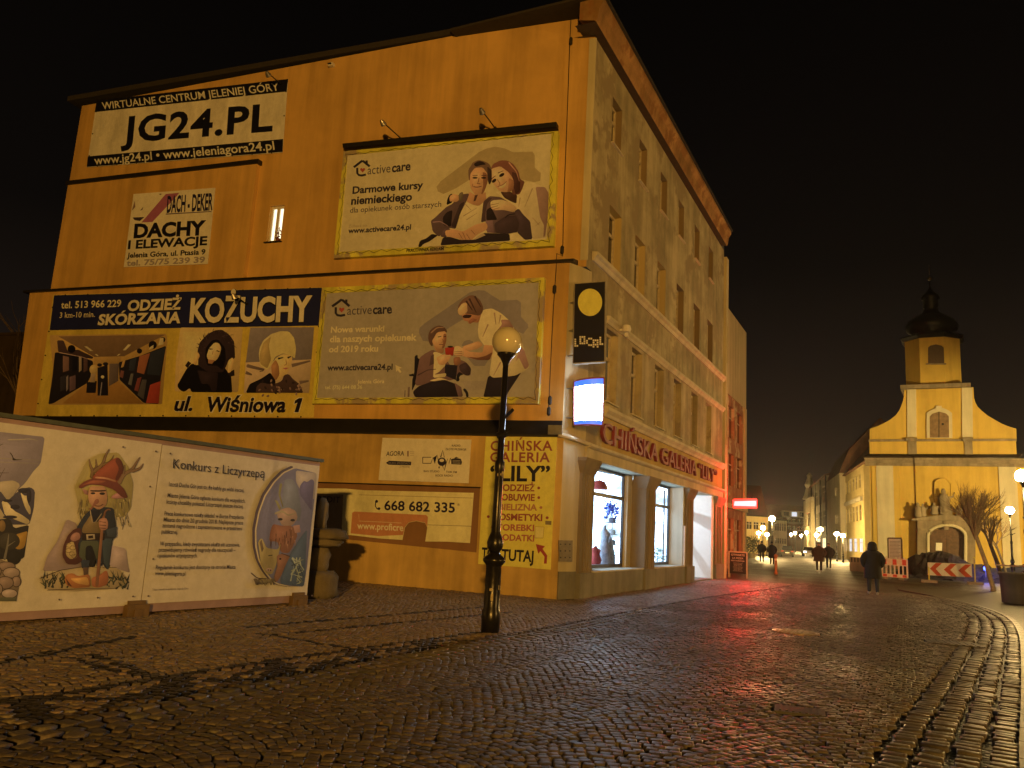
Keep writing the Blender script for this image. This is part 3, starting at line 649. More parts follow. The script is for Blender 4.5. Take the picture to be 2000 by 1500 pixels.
a.p([(960, 700), (1010, 650), (1080, 640), (1010, 720), (980, 880), (990, 950), (930, 960)], (74, 48, 32), z1); a.p([(1000, 800), (1060, 760), (1130, 900), (1140, 930), (1000, 935)], DK_, z1)
a.p([(1250, 880), (1400, 870), (1430, 980), (1410, 1090), (1260, 1110), (1120, 1100), (1100, 980)], (64, 42, 30), z1); a.p(stroke([(1240, 905), (1290, 860), (1390, 850)], 14), DK_, z1)
a.p([(990, 940), (1080, 935), (1100, 1100), (1010, 1095)], (112, 76, 54), z1); a.p([(430, 1060), (480, 1030), (540, 1050), (480, 1160), (400, 1150)], (84, 56, 40), z1); a.p(stroke([(300, 960), (400, 950), (500, 1010)], 12), (128, 88, 62), z1)
a.p([(460, 1070), (560, 1050), (700, 1080), (860, 990), (990, 960), (1020, 1010), (1000, 1060), (880, 1120), (800, 1200), (760, 1230), (690, 1220), (640, 1170), (540, 1160), (470, 1140)], SK_, z1)   # clasped hands
for s_ in ([(640, 1100), (690, 1180)], [(690, 1090), (740, 1200)], [(740, 1110), (790, 1190)], [(800, 1060), (850, 1120)]): a.p(stroke(s_, 9, 5), (116, 68, 32), z1)
a.p([(520, 620), (570, 590), (640, 610), (655, 660), (610, 700), (560, 690), (520, 690)], SK_, z1); a.p([(640, 590), (690, 560), (700, 600), (680, 690), (640, 680)], (96, 74, 38), z1)
a.p([(1050, 700), (1080, 675), (1200, 665), (1300, 700), (1400, 770), (1360, 830), (1220, 800), (1100, 805), (1060, 780)], (182, 128, 66), z1)    # carer's hand
for s_ in ([(1060, 735), (1160, 715)], [(1060, 770), (1150, 745)], [(1090, 795), (1170, 770)]): a.p(stroke(s_, 8, 5), (124, 74, 36), z1)
a.p([(1360, 820), (1420, 780), (1480, 860), (1570, 950), (1600, 1180), (1500, 1190), (1400, 1090), (1430, 980)], (66, 44, 32), z1)
a.p([(430, 1160), (520, 1150), (660, 1190), (840, 1190), (960, 1100), (1300, 1110), (1310, 1200), (560, 1250), (400, 1262)], (44, 30, 22), z1)
a.p([(820, 1190), (950, 1100), (990, 1130), (860, 1185)], (150, 116, 62), z1)
a.p([(110, 1280), (135, 1200), (220, 1170), (290, 1110), (370, 1130), (250, 1215), (180, 1240), (140, 1290)], (38, 25, 16), z1)
a.p([(1310, 1115), (1360, 1110), (1330, 1190), (1312, 1195)], (180, 146, 80), z1)
a.build('printed_pattern', M['print'], t)
a = Art(PU, .1625); a.t('PRACOWNIA REKLAM', q1(zB, (645, 1041)), q1(zB, (888, 1028)), q1(zB, (647, 1022)), (30, 22, 14), bold=.03)
a.build('frame_lettering', M['print'], t)
m = MB()

# --- lower care billboard
outer = zD([(92, 130), (1447, 68), (1410, 838), (30, 838)]); inner = zD([(118, 165), (1413, 98), (1385, 797), (56, 803)])
t = billboard(PM, 'billboard of a carer handing a red mug to a woman in a wheelchair', outer, inner, (134, 107, 60), None, 18)
a = Art(PM, .1405, .0001); G_ = (118, 94, 60)
carelogo(a, zD, (152, 203), 1.02, 0.0); WH = (188, 158, 100)
a.t('active', q1(zD, (243, 297)), q1(zD, (393, 291)), q1(zD, (246, 243)), INK2); a.t('care', q1(zD, (400, 291)), q1(zD, (517, 287)), q1(zD, (402, 236)), INK, bold=.028)
a.t('Nowe warunki', q1(zD, (143, 405)), q1(zD, (470, 397)), q1(zD, (146, 370)), WH, bold=.03); a.t('dla naszych opiekunek', q1(zD, (137, 464)), q1(zD, (668, 452)), q1(zD, (140, 426)), WH, bold=.03); a.t('od 2019 roku', q1(zD, (132, 525)), q1(zD, (432, 520)), q1(zD, (135, 488)), WH, bold=.03)
a.t('Zobacz na', q1(zD, (128, 594)), q1(zD, (240, 590)), q1(zD, (130, 576)), (134, 106, 62)); a.t('www.activecare24.pl', q1(zD, (122, 636)), q1(zD, (520, 631)), q1(zD, (125, 602)), INK, bold=.03)
a.t('ul. 1maja 43a/2,', q1(zD, (110, 718)), q1(zD, (297, 716)), q1(zD, (112, 695)), (132, 106, 64), bold=.01); a.t('Jelenia Góra', q1(zD, (306, 716)), q1(zD, (470, 713)), q1(zD, (308, 694)), (176, 146, 90), bold=.02); a.t('tel. (75) 644 08 36', q1(zD, (107, 750)), q1(zD, (335, 748)), q1(zD, (109, 729)), (170, 140, 86), bold=.02)
a.p([(538, 602), (578, 620), (562, 625), (576, 645), (566, 652), (552, 634), (544, 644)], (200, 172, 126), zD)
a.p([(245, 580), (260, 520), (330, 460), (900, 70), (1000, 42), (1090, 50), (1180, 110), (1290, 178), (1500, 165), (1548, 200), (1550, 385), (1640, 480), (1640, 520), (1580, 600), (1300, 500), (1000, 400), (820, 410), (640, 520), (560, 580), (400, 700), (300, 690)], G_, z2)
a.p([(790, 750), (830, 690), (890, 675), (940, 700), (930, 760), (860, 790)], G_, z2); a.p([(840, 880), (1000, 930), (1150, 900), (1090, 1010), (960, 1010)], G_, z2); a.p([(790, 1200), (1100, 1200), (1090, 1310), (860, 1320)], (134, 106, 62), z2)
# wheelchair
a.soft = True
NV = (26, 20, 18)
a.p([(195, 880), (235, 865), (232, 910), (262, 920), (215, 1220), (160, 1330), (165, 1180), (190, 1100)], NV, z2); a.p([(120, 1120), (180, 1105), (190, 1140), (130, 1140)], NV, z2); a.p([(65, 1320), (80, 1318), (76, 1405), (58, 1405)], (110, 84, 52), z2); a.p([(108, 1280), (134, 1276), (128, 1405), (104, 1405)], (104, 74, 44), z2)
a.p([(740, 1060), (860, 1060), (860, 1100), (760, 1140), (770, 1200), (720, 1210)], NV, z2); a.p(stroke([(820, 1300), (860, 1350), (868, 1405)], 34), NV, z2)
# standing carer
a.p([(1130, 1140), (1560, 1080), (1390, 1340), (1360, 1400), (1070, 1405)], (34, 22, 20), z2)
a.p([(1035, 330), (1080, 290), (1180, 275), (1300, 340), (1400, 430), (1460, 530), (1560, 700), (1660, 1020), (1600, 1070), (1480, 1130), (1330, 1150), (1190, 1160), (1145, 1120), (1170, 950), (1190, 770), (1080, 750), (1010, 650), (1000, 560), (1010, 460)], (180, 144, 86), z2)
a.p([(1290, 420), (1400, 420), (1460, 530), (1240, 560), (1310, 480)], (128, 84, 52), z2); a.p([(1540, 760), (1590, 800), (1655, 1010), (1600, 1060), (1520, 900), (1480, 960)], (140, 94, 60), z2)
for s_ in ([(1210, 330), (1230, 480)], [(1290, 360), (1270, 470)], [(1290, 960), (1200, 1130)], [(1130, 480), (1060, 640)]): a.p(stroke(s_, 20, 6), (140, 100, 56), z2)
a.p([(1010, 690), (1070, 740), (1000, 790), (880, 820), (800, 800), (810, 760)], SK_, z2)
a.p([(1080, 740), (1195, 750), (1190, 850), (1150, 935), (1000, 935), (830, 890), (700, 840), (690, 780), (720, 750), (900, 830), (1060, 840)], (170, 112, 56), z2); a.p([(1100, 880), (1190, 830), (1150, 935), (1000, 935), (850, 890), (1000, 905)], (110, 62, 30), z2)
a.p([(690, 770), (750, 750), (830, 800), (820, 880), (740, 895), (690, 860)], (180, 124, 64), z2)
for y_ in (830, 855, 880): a.p(stroke([(700, y_), (800, y_ - 4)], 6), (110, 66, 34), z2)
a.p([(790, 320), (1010, 280), (1050, 330), (1010, 460), (940, 450), (890, 480), (870, 440), (830, 435), (805, 400)], (150, 92, 46), z2)
a.p([(800, 380), (840, 350), (930, 360), (900, 400), (820, 400)], (50, 26, 16), z2); a.p([(880, 440), (930, 400), (1000, 420), (940, 450), (895, 480)], (126, 70, 36), z2)
a.p([(740, 290), (760, 220), (820, 150), (900, 108), (960, 110), (1030, 170), (1070, 260), (1060, 330), (1020, 370), (900, 350), (820, 340), (780, 370), (750, 350)], (104, 66, 36), z2); a.p([(740, 290), (800, 210), (860, 200), (870, 320), (790, 370), (750, 350)], (170, 124, 62), z2)
for s_ in ([(960, 120), (1040, 260)], [(890, 150), (980, 330)], [(850, 180), (930, 300)]): a.p(stroke(s_, 26, 8), (66, 38, 22), z2)
# seated woman
a.p([(200, 1230), (230, 1060), (260, 900), (330, 850), (420, 800), (560, 870), (660, 1020), (780, 930), (850, 960), (915, 1040), (905, 1130), (850, 1135), (760, 1080), (700, 1180), (420, 1240), (220, 1260)], (104, 68, 44), z2)
a.p([(580, 990), (740, 1000), (720, 1190), (580, 1130)], (34, 24, 22), z2); a.p([(760, 1000), (850, 960), (915, 1040), (900, 1130), (840, 1130), (770, 1070)], (60, 38, 28), z2)
a.p([(430, 830), (480, 830), (560, 870), (590, 1000), (500, 1090), (440, 1120), (600, 1100), (590, 1150), (430, 1160), (440, 960)], (184, 144, 82), z2)
a.p([(400, 880), (440, 860), (440, 980), (380, 1010)], (84, 54, 36), z2); a.p(stroke([(230, 1130), (360, 1060), (470, 1050)], 16, 8), (72, 46, 32), z2)
a.p([(170, 1340), (240, 1270), (460, 1190), (560, 1180), (700, 1230), (790, 1290), (810, 1400), (200, 1410)], (36, 24, 20), z2); a.p([(380, 1195), (520, 1155), (650, 1200), (560, 1185), (440, 1205)], (176, 136, 84), z2); a.p([(700, 1220), (790, 1280), (800, 1390), (750, 1400)], (100, 66, 44), z2)
a.p([(470, 900), (560, 860), (660, 870), (640, 930), (570, 1000), (500, 990)], (172, 116, 58), z2); a.p([(690, 900), (770, 890), (790, 960), (730, 1010), (690, 980)], SKd, z2)
a.p([(365, 640), (380, 570), (430, 520), (500, 490), (570, 510), (610, 560), (600, 590), (520, 570), (470, 590), (440, 660), (420, 770), (380, 720)], (92, 58, 32), z2); a.p(stroke([(400, 590), (480, 520), (570, 520)], 18, 8), (142, 98, 54), z2)
a.p([(440, 650), (480, 580), (590, 565), (605, 640), (590, 740), (560, 790), (480, 790), (430, 730), (415, 690)], (172, 116, 58), z2); a.p([(560, 600), (600, 600), (600, 680), (570, 780), (540, 790), (560, 690)], (124, 74, 36), z2); a.p([(430, 740), (520, 795), (570, 790), (560, 850), (480, 840)], (150, 98, 48), z2)
a.p(stroke([(490, 640), (535, 632)], 10), (66, 38, 22), z2); a.p(stroke([(560, 640), (595, 630)], 10), (56, 32, 20), z2); a.p(stroke([(505, 735), (560, 735)], 9), (100, 48, 30), z2); a.p(stroke([(545, 660), (560, 700), (535, 710)], 8), (128, 78, 40), z2)
a.p([(580, 778), (700, 770), (685, 880), (588, 865)], (150, 40, 18), z2); a.p(ell(650, 765, 36, 12), (26, 18, 14), z2)
a.p([(560, 880), (650, 865), (655, 885), (580, 910)], (180, 124, 64), z2)
a.build('printed_pattern', M['print'], t)

# --- fur shop banner
c4 = zC([(325, 112), (1968, 66), (1914, 860), (215, 852)])
t = thing('shop_banner', 'wide yellow and navy banner for furs with three photographs along the blank wall', 'banner', root_at(PM, c4))
sheet(PM, c4, 'sheet', M['cloth'], (168, 124, 30), t, .006, .03); a = Art(PM, .031)
a.p([(330, 115), (1965, 68), (1945, 300), (303, 328)], (30, 27, 36), zC); CRM = (186, 148, 76)
a.t('tel. 513 966 229', q1(zC, (372, 194)), q1(zC, (738, 184)), q1(zC, (375, 154)), (176, 140, 66), bold=.02); a.t('3 km-10 min.', q1(zC, (363, 253)), q1(zC, (578, 247)), q1(zC, (366, 220)), (170, 134, 66), bold=.01)
for dx, dy, c_, bd in ((3, 4, (8, 7, 9), .06), (0, 0, CRM, .04)):
    a.t('ODZIEŻ', q1(zC, (775 + dx, 209 + dy)), q1(zC, (1100 + dx, 198 + dy)), q1(zC, (784 + dx, 148 + dy)), c_, bold=bd); a.t('SKÓRZANA', q1(zC, (595 + dx, 295 + dy)), q1(zC, (1100 + dx, 282 + dy)), q1(zC, (606 + dx, 234 + dy)), c_, bold=bd); a.t('KOŻUCHY', q1(zC, (1155 + dx, 276 + dy)), q1(zC, (1900 + dx, 268 + dy)), q1(zC, (1166 + dx, 140 + dy)), c_, bold=bd)
for dx, c_, bd in ((0, (196, 160, 84), .075), (0, (24, 12, 14), .035)):
    a.t('ul.', q1(zC, (1058, 818)), q1(zC, (1172, 818)), q1(zC, (1082, 735)), c_, bold=bd); a.t('Wiśniowa', q1(zC, (1250, 822)), q1(zC, (1740, 826)), q1(zC, (1268, 738)), c_, bold=bd); e_ = 5 if bd > .05 else 0; a.p([(1797 - e_, 828 + e_), (1822 + e_, 828 + e_), (1847 + e_, 742 - e_), (1826 - e_, 742 - e_), (1800 - e_, 758), (1797 - e_, 778 + e_), (1815, 770 + e_)], c_, zC)
# photo 1: shop aisle
a.soft = True
a.p([(130, 110), (1880, 90), (1900, 200), (1820, 1150), (110, 1160), (180, 600)], (150, 104, 38), z3); a.p([(260, 130), (1870, 105), (1250, 430), (800, 440)], (112, 76, 36), z3); a.p([(800, 440), (1200, 430), (1190, 560), (780, 560)], (150, 104, 40), z3); a.p([(320, 1140), (700, 830), (1150, 800), (1540, 1140)], (138, 88, 28), z3)
a.p([(210, 370), (420, 380), (780, 500), (790, 640), (700, 830), (180, 1140), (110, 1150), (170, 760)], (34, 24, 17), z3)
for x0, x1, c_ in ((330, 420, (116, 76, 46)), (470, 540, (26, 20, 18)), (570, 610, (140, 106, 60)), (640, 700, (84, 52, 32))): a.p([(x0, 420), (x1, 440), (x1, 640), (x0, 670)], c_, z3)
for x0, x1, c_ in ((290, 380, (50, 40, 30)), (430, 520, (96, 64, 46)), (380, 410, (110, 86, 60))): a.p([(x0, 740), (x1, 710), (x1, 920), (x0, 960)], c_, z3)
a.p([(240, 190), (340, 190), (400, 350), (560, 330), (790, 440), (770, 470), (260, 370)], (70, 44, 28), z3); a.p(ell(460, 320, 60, 60), (20, 14, 10), z3); a.p(stroke([(270, 372), (620, 440), (780, 500)], 12, 6), (150, 108, 70), z3)
a.p([(1170, 520), (1500, 420), (1880, 270), (1800, 760), (1770, 1150), (1540, 1130), (1180, 780)], (32, 24, 19), z3)
for p_, c_ in (([(1480, 430), (1640, 380), (1550, 700), (1440, 670)], (136, 72, 32)), ([(1650, 370), (1870, 290), (1790, 720), (1590, 700)], (44, 40, 32)), ([(1340, 480), (1440, 440), (1400, 650), (1320, 640)], (48, 44, 36)), ([(1230, 500), (1270, 480), (1240, 590), (1200, 600)], (160, 110, 44)), ([(1640, 860), (1800, 800), (1770, 1140), (1580, 1130)], (140, 46, 22)), ([(1450, 760), (1510, 740), (1460, 960), (1400, 940)], (110, 48, 28)), ([(1520, 780), (1590, 780), (1540, 1080), (1450, 1010)], (70, 56, 38)), ([(1350, 690), (1390, 690), (1360, 870), (1310, 850)], (90, 76, 50)), ([(1200, 640), (1250, 650), (1230, 760), (1180, 740)], (110, 60, 36))): a.p(p_, c_, z3)
for c_ in ((1680, 260, 62), (1480, 350, 40), (1830, 180, 40)): a.p(ell(c_[0], c_[1], c_[2], c_[2]), (28, 18, 12), z3)
a.p([(1640, 290), (1690, 260), (1690, 310), (1620, 330)], (186, 150, 74), z3); a.p([(1790, 160), (1840, 150), (1840, 250), (1760, 270)], (180, 140, 70), z3)
for p_ in ([(650, 280), (690, 280), (785, 350), (740, 350)], [(1310, 250), (1355, 255), (1270, 340), (1230, 340)], [(810, 400), (840, 398), (868, 425), (845, 428)], [(1170, 395), (1195, 392), (1165, 420), (1140, 422)]): a.p(p_, (180, 140, 80), z3)
a.p([(690, 820), (840, 800), (820, 980), (680, 980)], (30, 22, 18), z3); a.p(ell(790, 630, 62, 75), (160, 118, 50), z3); a.p([(750, 690), (820, 690), (810, 820), (740, 820)], (140, 104, 56), z3); a.p([(850, 600), (1000, 560), (1010, 1020), (850, 1020)], (32, 24, 20), z3); a.p(ell(925, 740, 26, 24), (170, 140, 100), z3); a.p(ell(880, 560, 36, 26), (40, 26, 18), z3); a.p(ell(970, 545, 40, 28), (36, 28, 22), z3); a.p([(1030, 540), (1170, 540), (1160, 800), (1020, 880)], (92, 68, 42), z3); a.p(stroke([(915, 820), (890, 1020)], 14), (120, 96, 66), z3)
# photo 2: dark fur hood
a.p([(150, 65), (960, 68), (900, 905), (75, 895), (90, 500)], (166, 122, 52), z4)
a.p([(105, 820), (140, 760), (230, 600), (300, 530), (370, 560), (450, 500), (700, 560), (810, 690), (825, 910), (290, 905), (275, 850), (200, 905), (140, 880)], (12, 9, 8), z4)
a.p([(210, 560), (250, 500), (290, 530), (240, 590)], (40, 24, 16), z4); a.p([(760, 660), (850, 610), (855, 690), (800, 705)], (38, 23, 15), z4)
a.p([(370, 370), (400, 260), (500, 150), (600, 100), (690, 92), (790, 160), (850, 250), (860, 400), (860, 470), (780, 480), (750, 560), (700, 650), (500, 640), (380, 560), (380, 450)], (50, 31, 22), z4)
for k in range(40):
    w_ = random.uniform(2.6, 6.6); r_ = random.uniform(150, 245); cx_, cy_ = 620 + r_ * math.cos(w_), 300 + r_ * 1.0 * math.sin(w_) * .85
    a.p(stroke([(cx_, cy_), (cx_ + 40 * math.cos(w_ + .6), cy_ + 40 * math.sin(w_ + .6))], 9, 2), random.choice([(66, 42, 29), (36, 23, 16), (78, 52, 34)]), z4)
a.p([(480, 330), (560, 230), (640, 220), (730, 330), (740, 480), (700, 620), (620, 560), (500, 560), (470, 450)], (18, 11, 9), z4)
a.p([(490, 430), (520, 340), (590, 260), (650, 265), (682, 330), (660, 420), (620, 490), (560, 515), (505, 480)], (190, 132, 62), z4); a.p([(510, 480), (600, 490), (560, 540), (510, 530)], (140, 88, 40), z4)
a.p(stroke([(525, 345), (570, 345)], 16, 8), (30, 18, 12), z4); a.p(stroke([(620, 365), (660, 380)], 16, 8), (30, 18, 12), z4); a.p(stroke([(530, 435), (560, 455), (600, 440)], 14, 8), (210, 180, 130), z4); a.p(stroke([(575, 370), (565, 415)], 8), (150, 96, 46), z4)
a.p([(320, 540), (340, 400), (375, 380), (405, 430), (380, 480), (345, 555)], (172, 124, 54), z4); a.p([(760, 655), (775, 490), (830, 450), (845, 500), (815, 620), (800, 650)], (176, 128, 56), z4)
a.p([(370, 620), (500, 640), (640, 650), (620, 890), (560, 905), (520, 800), (420, 800)], (44, 27, 19), z4)
# photo 3: white fur hat
a.p([(1060, 65), (1890, 60), (1855, 480), (1000, 520)], (112, 88, 58), z4); a.p([(1000, 520), (1855, 480), (1825, 915), (975, 915)], (158, 118, 62), z4)
for s_ in ([(1010, 560), (1250, 620), (1180, 640)], [(1600, 560), (1840, 500)], [(1700, 780), (1820, 760)], [(1000, 650), (1080, 680)]): a.p(stroke(s_, 46, 20), (100, 72, 42), z4)
a.p([(1170, 420), (1180, 330), (1230, 230), (1330, 150), (1450, 112), (1560, 115), (1630, 200), (1655, 340), (1640, 470), (1590, 430), (1480, 400), (1380, 450), (1330, 560), (1280, 620), (1190, 560)], (182, 144, 62), z4); a.p([(1180, 420), (1230, 260), (1330, 180), (1300, 300), (1330, 480), (1280, 600), (1190, 540)], (150, 112, 48), z4)
a.p([(1330, 560), (1390, 460), (1480, 410), (1590, 425), (1610, 470), (1580, 560), (1560, 620), (1530, 680), (1480, 700), (1450, 740), (1390, 760), (1340, 690)], (184, 130, 56), z4); a.p([(1330, 560), (1390, 480), (1430, 560), (1440, 680), (1390, 760), (1340, 690)], (140, 88, 38), z4)
a.p(stroke([(1420, 470), (1490, 455)], 24, 10), (34, 22, 14), z4); a.p(stroke([(1545, 460), (1590, 440)], 24, 12), (34, 22, 14), z4); a.p(stroke([(1520, 480), (1535, 540), (1500, 560)], 9), (140, 92, 42), z4); a.p([(1480, 595), (1520, 585), (1560, 590), (1520, 612)], (150, 74, 50), z4)
a.p([(1000, 915), (1050, 800), (1200, 730), (1320, 650), (1390, 760), (1370, 915)], (22, 15, 11), z4); a.p([(1130, 915), (1140, 830), (1200, 780), (1300, 800), (1400, 790), (1470, 760), (1500, 680), (1560, 670), (1620, 740), (1700, 800), (1750, 915)], (70, 44, 27), z4)
for k in range(30): a.p(ell(1180 + random.random() * 540, 730 + random.random() * 170 + (60 if k % 2 else 20), 22, 13, 7, random.random() * 3), random.choice([(110, 74, 44), (44, 27, 17), (128, 90, 54)]), z4)
a.build('printed_pattern', M['print'], t)

eyelets(PM, c4, .045, 7, t)
# --- agency banner
c4 = zF([(585, 172), (860, 178), (1127, 182), (1110, 450), (830, 440), (560, 430)])
t = thing('agency_banner', 'creased cream cloth banner with small black radio logos, under the dark flashing', 'banner', root_at(PG, c4))
sheet(PG, c4, 'sheet', M['cloth'], (182, 148, 74), t, .006, .03); a = Art(PG, .031); D_ = (42, 30, 24); a.p(c4, (182, 148, 74))
a.t('AGORA', q1(zF, (606, 283)), q1(zF, (716, 280)), q1(zF, (608, 256)), D_, bold=.012); a.p([(735, 252), (745, 252), (745, 286), (735, 286)], (120, 84, 44), zF)
for k in range(3): a.p([(752, 256 + k * 11), (776, 257 + k * 11), (776, 259 + k * 11), (752, 258 + k * 11)], (130, 100, 54), zF)
a.p([(605, 325), (625, 312), (760, 318), (758, 340), (622, 337)], (30, 22, 24), zF); a.t('BIURO SPRZEDAŻY', q1(zF, (622, 332)), q1(zF, (755, 335)), q1(zF, (622, 319)), (120, 96, 56)); a.t('Z PRAWEJ', q1(zF, (688, 353)), q1(zF, (750, 356)), q1(zF, (688, 342)), (100, 74, 44))
a.p(stroke([(830, 290), (830, 328), (880, 328), (893, 292), (903, 330), (918, 275), (930, 335)], 5), D_, zF); a.p(stroke([(830, 291), (882, 291)], 4), D_, zF); a.p(stroke([(940, 290), (952, 248), (962, 292)], 7, 4), D_, zF); a.p(ell(947, 318, 26, 26, 20), D_, zF); a.p(ell(946, 310, 14, 10), (182, 148, 74), zF); a.p(stroke([(950, 340), (962, 372), (972, 330), (982, 300), (990, 330), (1000, 296)], 5), D_, zF); a.p([(930, 340), (935, 358), (925, 358)], D_, zF)
a.p([(1003, 302), (1030, 296), (1062, 300), (1070, 320), (1066, 336), (1005, 333)], D_, zF); a.p([(1020, 296), (1035, 288), (1052, 296)], D_, zF)
for k in range(3): a.p([(1012, 309 + k * 8), (1060, 311 + k * 8), (1060, 313 + k * 8), (1012, 311 + k * 8)], (160, 128, 64), zF)
for s_, p0, p1, h_ in (('RADIO', (1008, 226), (1060, 226), (1008, 214)), ('ZŁOTE PRZEBOJE', (968, 247), (1096, 249), (968, 236)), ('BAG STUDIO', (836, 381), (932, 383), (836, 370)), ('TOK FM', (972, 386), (1038, 388), (972, 374)), ('ROCK RADIO', (908, 408), (1014, 409), (908, 396))): a.t(s_, q1(zF, p0), q1(zF, p1), q1(zF, h_), (70, 50, 32), bold=.02)
a.build('printed_pattern', M['print'], t)

# --- dark recessed strip and the torn loan banner
m = MB(); r4 = [PG.at(x, y, .004) for x, y in zF([(-420, 440), (200, 445), (1180, 476), (1158, 872), (200, 775), (-420, 745)])]; m.face(r4); m.build('recessed_strip', plaster('brown_recess', alb(104, 62, 20), .8, .15), bld)
m = MB(); m.tube([PG.at(*q, .03) for q in zF([(-400, 436), (200, 444), (745, 461), (1182, 476)])], .018, 6); m.build('cable_strip', M['wire'], bld)
c4 = zF([(-300, 474), (200, 480), (360, 482), (470, 492), (1142, 508), (1130, 660), (1118, 815), (980, 806), (845, 805), (858, 720), (845, 692), (790, 681), (745, 690), (721, 720), (706, 796), (560, 786), (390, 766), (200, 770), (-300, 740)])
t = thing('loan_banner', 'torn creased cream banner with a phone number and rust orange box', 'banner', root_at(PG, c4))
sheet(PG, c4, 'sheet', M['cloth'], (176, 142, 62), t, .006, .05); a = Art(PG, .051)
a.p([(400, 630), (412, 622), (850, 643), (862, 655), (858, 715), (845, 690), (790, 679), (745, 688), (719, 718), (710, 765), (560, 772), (390, 755)], (158, 90, 36), zF)
a.p(stroke([(440, 640), (442, 680), (700, 692)], 3), (176, 130, 62), zF)
a.t('668 682 335', q1(zF, (595, 612)), q1(zF, (1026, 628)), q1(zF, (597, 556)), (30, 20, 24), bold=.022); a.t('*', q1(zF, (1040, 600)), q1(zF, (1056, 601)), q1(zF, (1040, 572)), (30, 20, 24))
a.p(stroke([(543, 556), (541, 590), (552, 606), (566, 612)], 6), (30, 20, 24), zF); a.p(ell(549, 560, 8, 9), (30, 20, 24), zF); a.p(ell(563, 604, 9, 8), (30, 20, 24), zF)
a.t('www.proficre', q1(zF, (430, 727)), q1(zF, (712, 741)), q1(zF, (430, 687)), (196, 146, 78), bold=.02)
a.p([(-300, 505), (200, 512), (345, 518), (335, 745), (200, 742), (-300, 720)], (120, 88, 40), zF); a.t('CREDIT', q1(zF, (150, 562)), q1(zF, (326, 569)), q1(zF, (152, 526)), (60, 50, 34), bold=.01)  # dark left panel: part of its tone is shade painted into the print
a.p(stroke([(440, 520), (900, 533), (1135, 540)], 2.5), (120, 84, 34), zF); a.p(stroke([(860, 703), (1128, 712)], 2.5), (90, 60, 26), zF)
a.build('printed_pattern', M['print'], t)

# --- yellow gallery panel
c4 = zF([(1215, 165), (1650, 168), (1610, 977), (1168, 942)])
t = thing('gallery_panel', 'tall yellow panel listing goods in brown capitals, behind the lamp post at the corner', 'sign', root_at(PG, c4))
sheet(PG, c4, 'panel', M['print'], (190, 148, 36), t, .02, .03); a = Art(PG, .031); RD = (128, 54, 26); a.p(c4, (190, 148, 36))
a.t('CHIŃSKA', q1(zF, (1243, 250)), q1(zF, (1622, 250)), q1(zF, (1245, 193)), RD, bold=.022, space=1.1); a.t('GALERIA', q1(zF, (1240, 318)), q1(zF, (1606, 320)), q1(zF, (1243, 262)), RD, bold=.022, space=1.1); a.t('“LILY”', q1(zF, (1240, 433)), q1(zF, (1606, 436)), q1(zF, (1243, 346)), (24, 18, 16), bold=.03)
for s_, p0, p1, h_, c_ in (('• ODZIEŻ •', (1284, 495), (1546, 498), 38, RD), ('• OBUWIE •', (1276, 553), (1546, 557), 38, RD), ('• BIELIZNA •', (1258, 612), (1560, 616), 36, (146, 84, 36)), ('• KOSMETYKI •', (1220, 672), (1598, 680), 38, RD), ('• TOREBKI', (1245, 735), (1510, 741), 36, (146, 70, 32)), ('• DODATKI', (1243, 795), (1510, 804), 36, (146, 70, 32))): a.t(s_, q1(zF, p0), q1(zF, p1), q1(zF, (p0[0] + 2, p0[1] - h_)), c_, bold=.035)
a.t('TO', q1(zF, (1188, 910)), q1(zF, (1266, 915)), q1(zF, (1192, 843)), (24, 18, 16), bold=.03); a.t('TUTAJ', q1(zF, (1308, 918)), q1(zF, (1505, 930)), q1(zF, (1312, 853)), (24, 18, 16), bold=.03)
a.p([(1520, 820), (1576, 834), (1562, 850), (1590, 890), (1587, 940), (1570, 940), (1573, 897), (1548, 864), (1535, 880)], (136, 44, 22), zF); a.p([(1515, 712), (1573, 715), (1566, 786), (1512, 785)], (150, 112, 30), zF); a.p([(1518, 716), (1569, 718), (1563, 782), (1516, 781)], (186, 148, 52), zF); a.p([(1578, 678), (1616, 680), (1614, 704), (1578, 702)], (110, 84, 34), zF)
a.build('printed_pattern', M['print'], t)
# --- utility cover on the corner pier
PQ = Plane(A, nrm); cq = [(1090.5, 1055), (1117.5, 1055.5), (1116.5, 1097.5), (1091, 1096.5)]
m = MB(); m.prism([PQ.at(x, y, .034) for x, y in cq], nrm * .02)
for k in range(9): 
    x, y = 1095 + (k % 3) * 9, 1063 + (k // 3) * 13; m.face([PQ.at(*p_, .0555) for p_ in ell(x, y, 1.6, 1.6, 6)], None, 1)
tag(m.build('utility_cover', [simple('grey_steel_cover', (.2, .17, .12), .5, .3), M['wire']]), 'square grey steel utility cover with bolts on the corner pier', 'utility cover')
# --- lamps on arms, sensor, lightning cable
def arm_lamp(pl, foot, head, off, reach, label):
    f = pl.at(*foot, off); h = pl.at(*head, off + reach)
    t = thing('spotlight', label, 'spotlight', f, 'arm lamps on the blank wall')
    m = MB(); m.tube([f, h], .017, 6); m.box(f, (.06, .06, .06)); m.build('arm', M['black'], t)
    m = MB(); d = (f + pl.n * .1 - h); d[2] -= .35; d /= np.linalg.norm(d)
    m.tube([h - d * .02, h + d * .03, h + d * .11, h + d * .13], [.04, .06, .085, .085], 12); m.build('lamp_head', M['steel'], t)
arm_lamp(PU, (785, 272), (745, 236), .20, .85, 'slim arm lamp nearer the fur banner side, over the upper billboard')
arm_lamp(PU, (967, 250), (939, 213), .20, .85, 'slim arm lamp nearer the building corner, over the upper billboard')
arm_lamp(PU, (548, 163), (521, 141), .05, .7, 'small arm lamp over the black and white banner')
arm_lamp(PM, (482, 594), (455, 575), .05, .5, 'small arm lamp in front of the fur banner lettering')
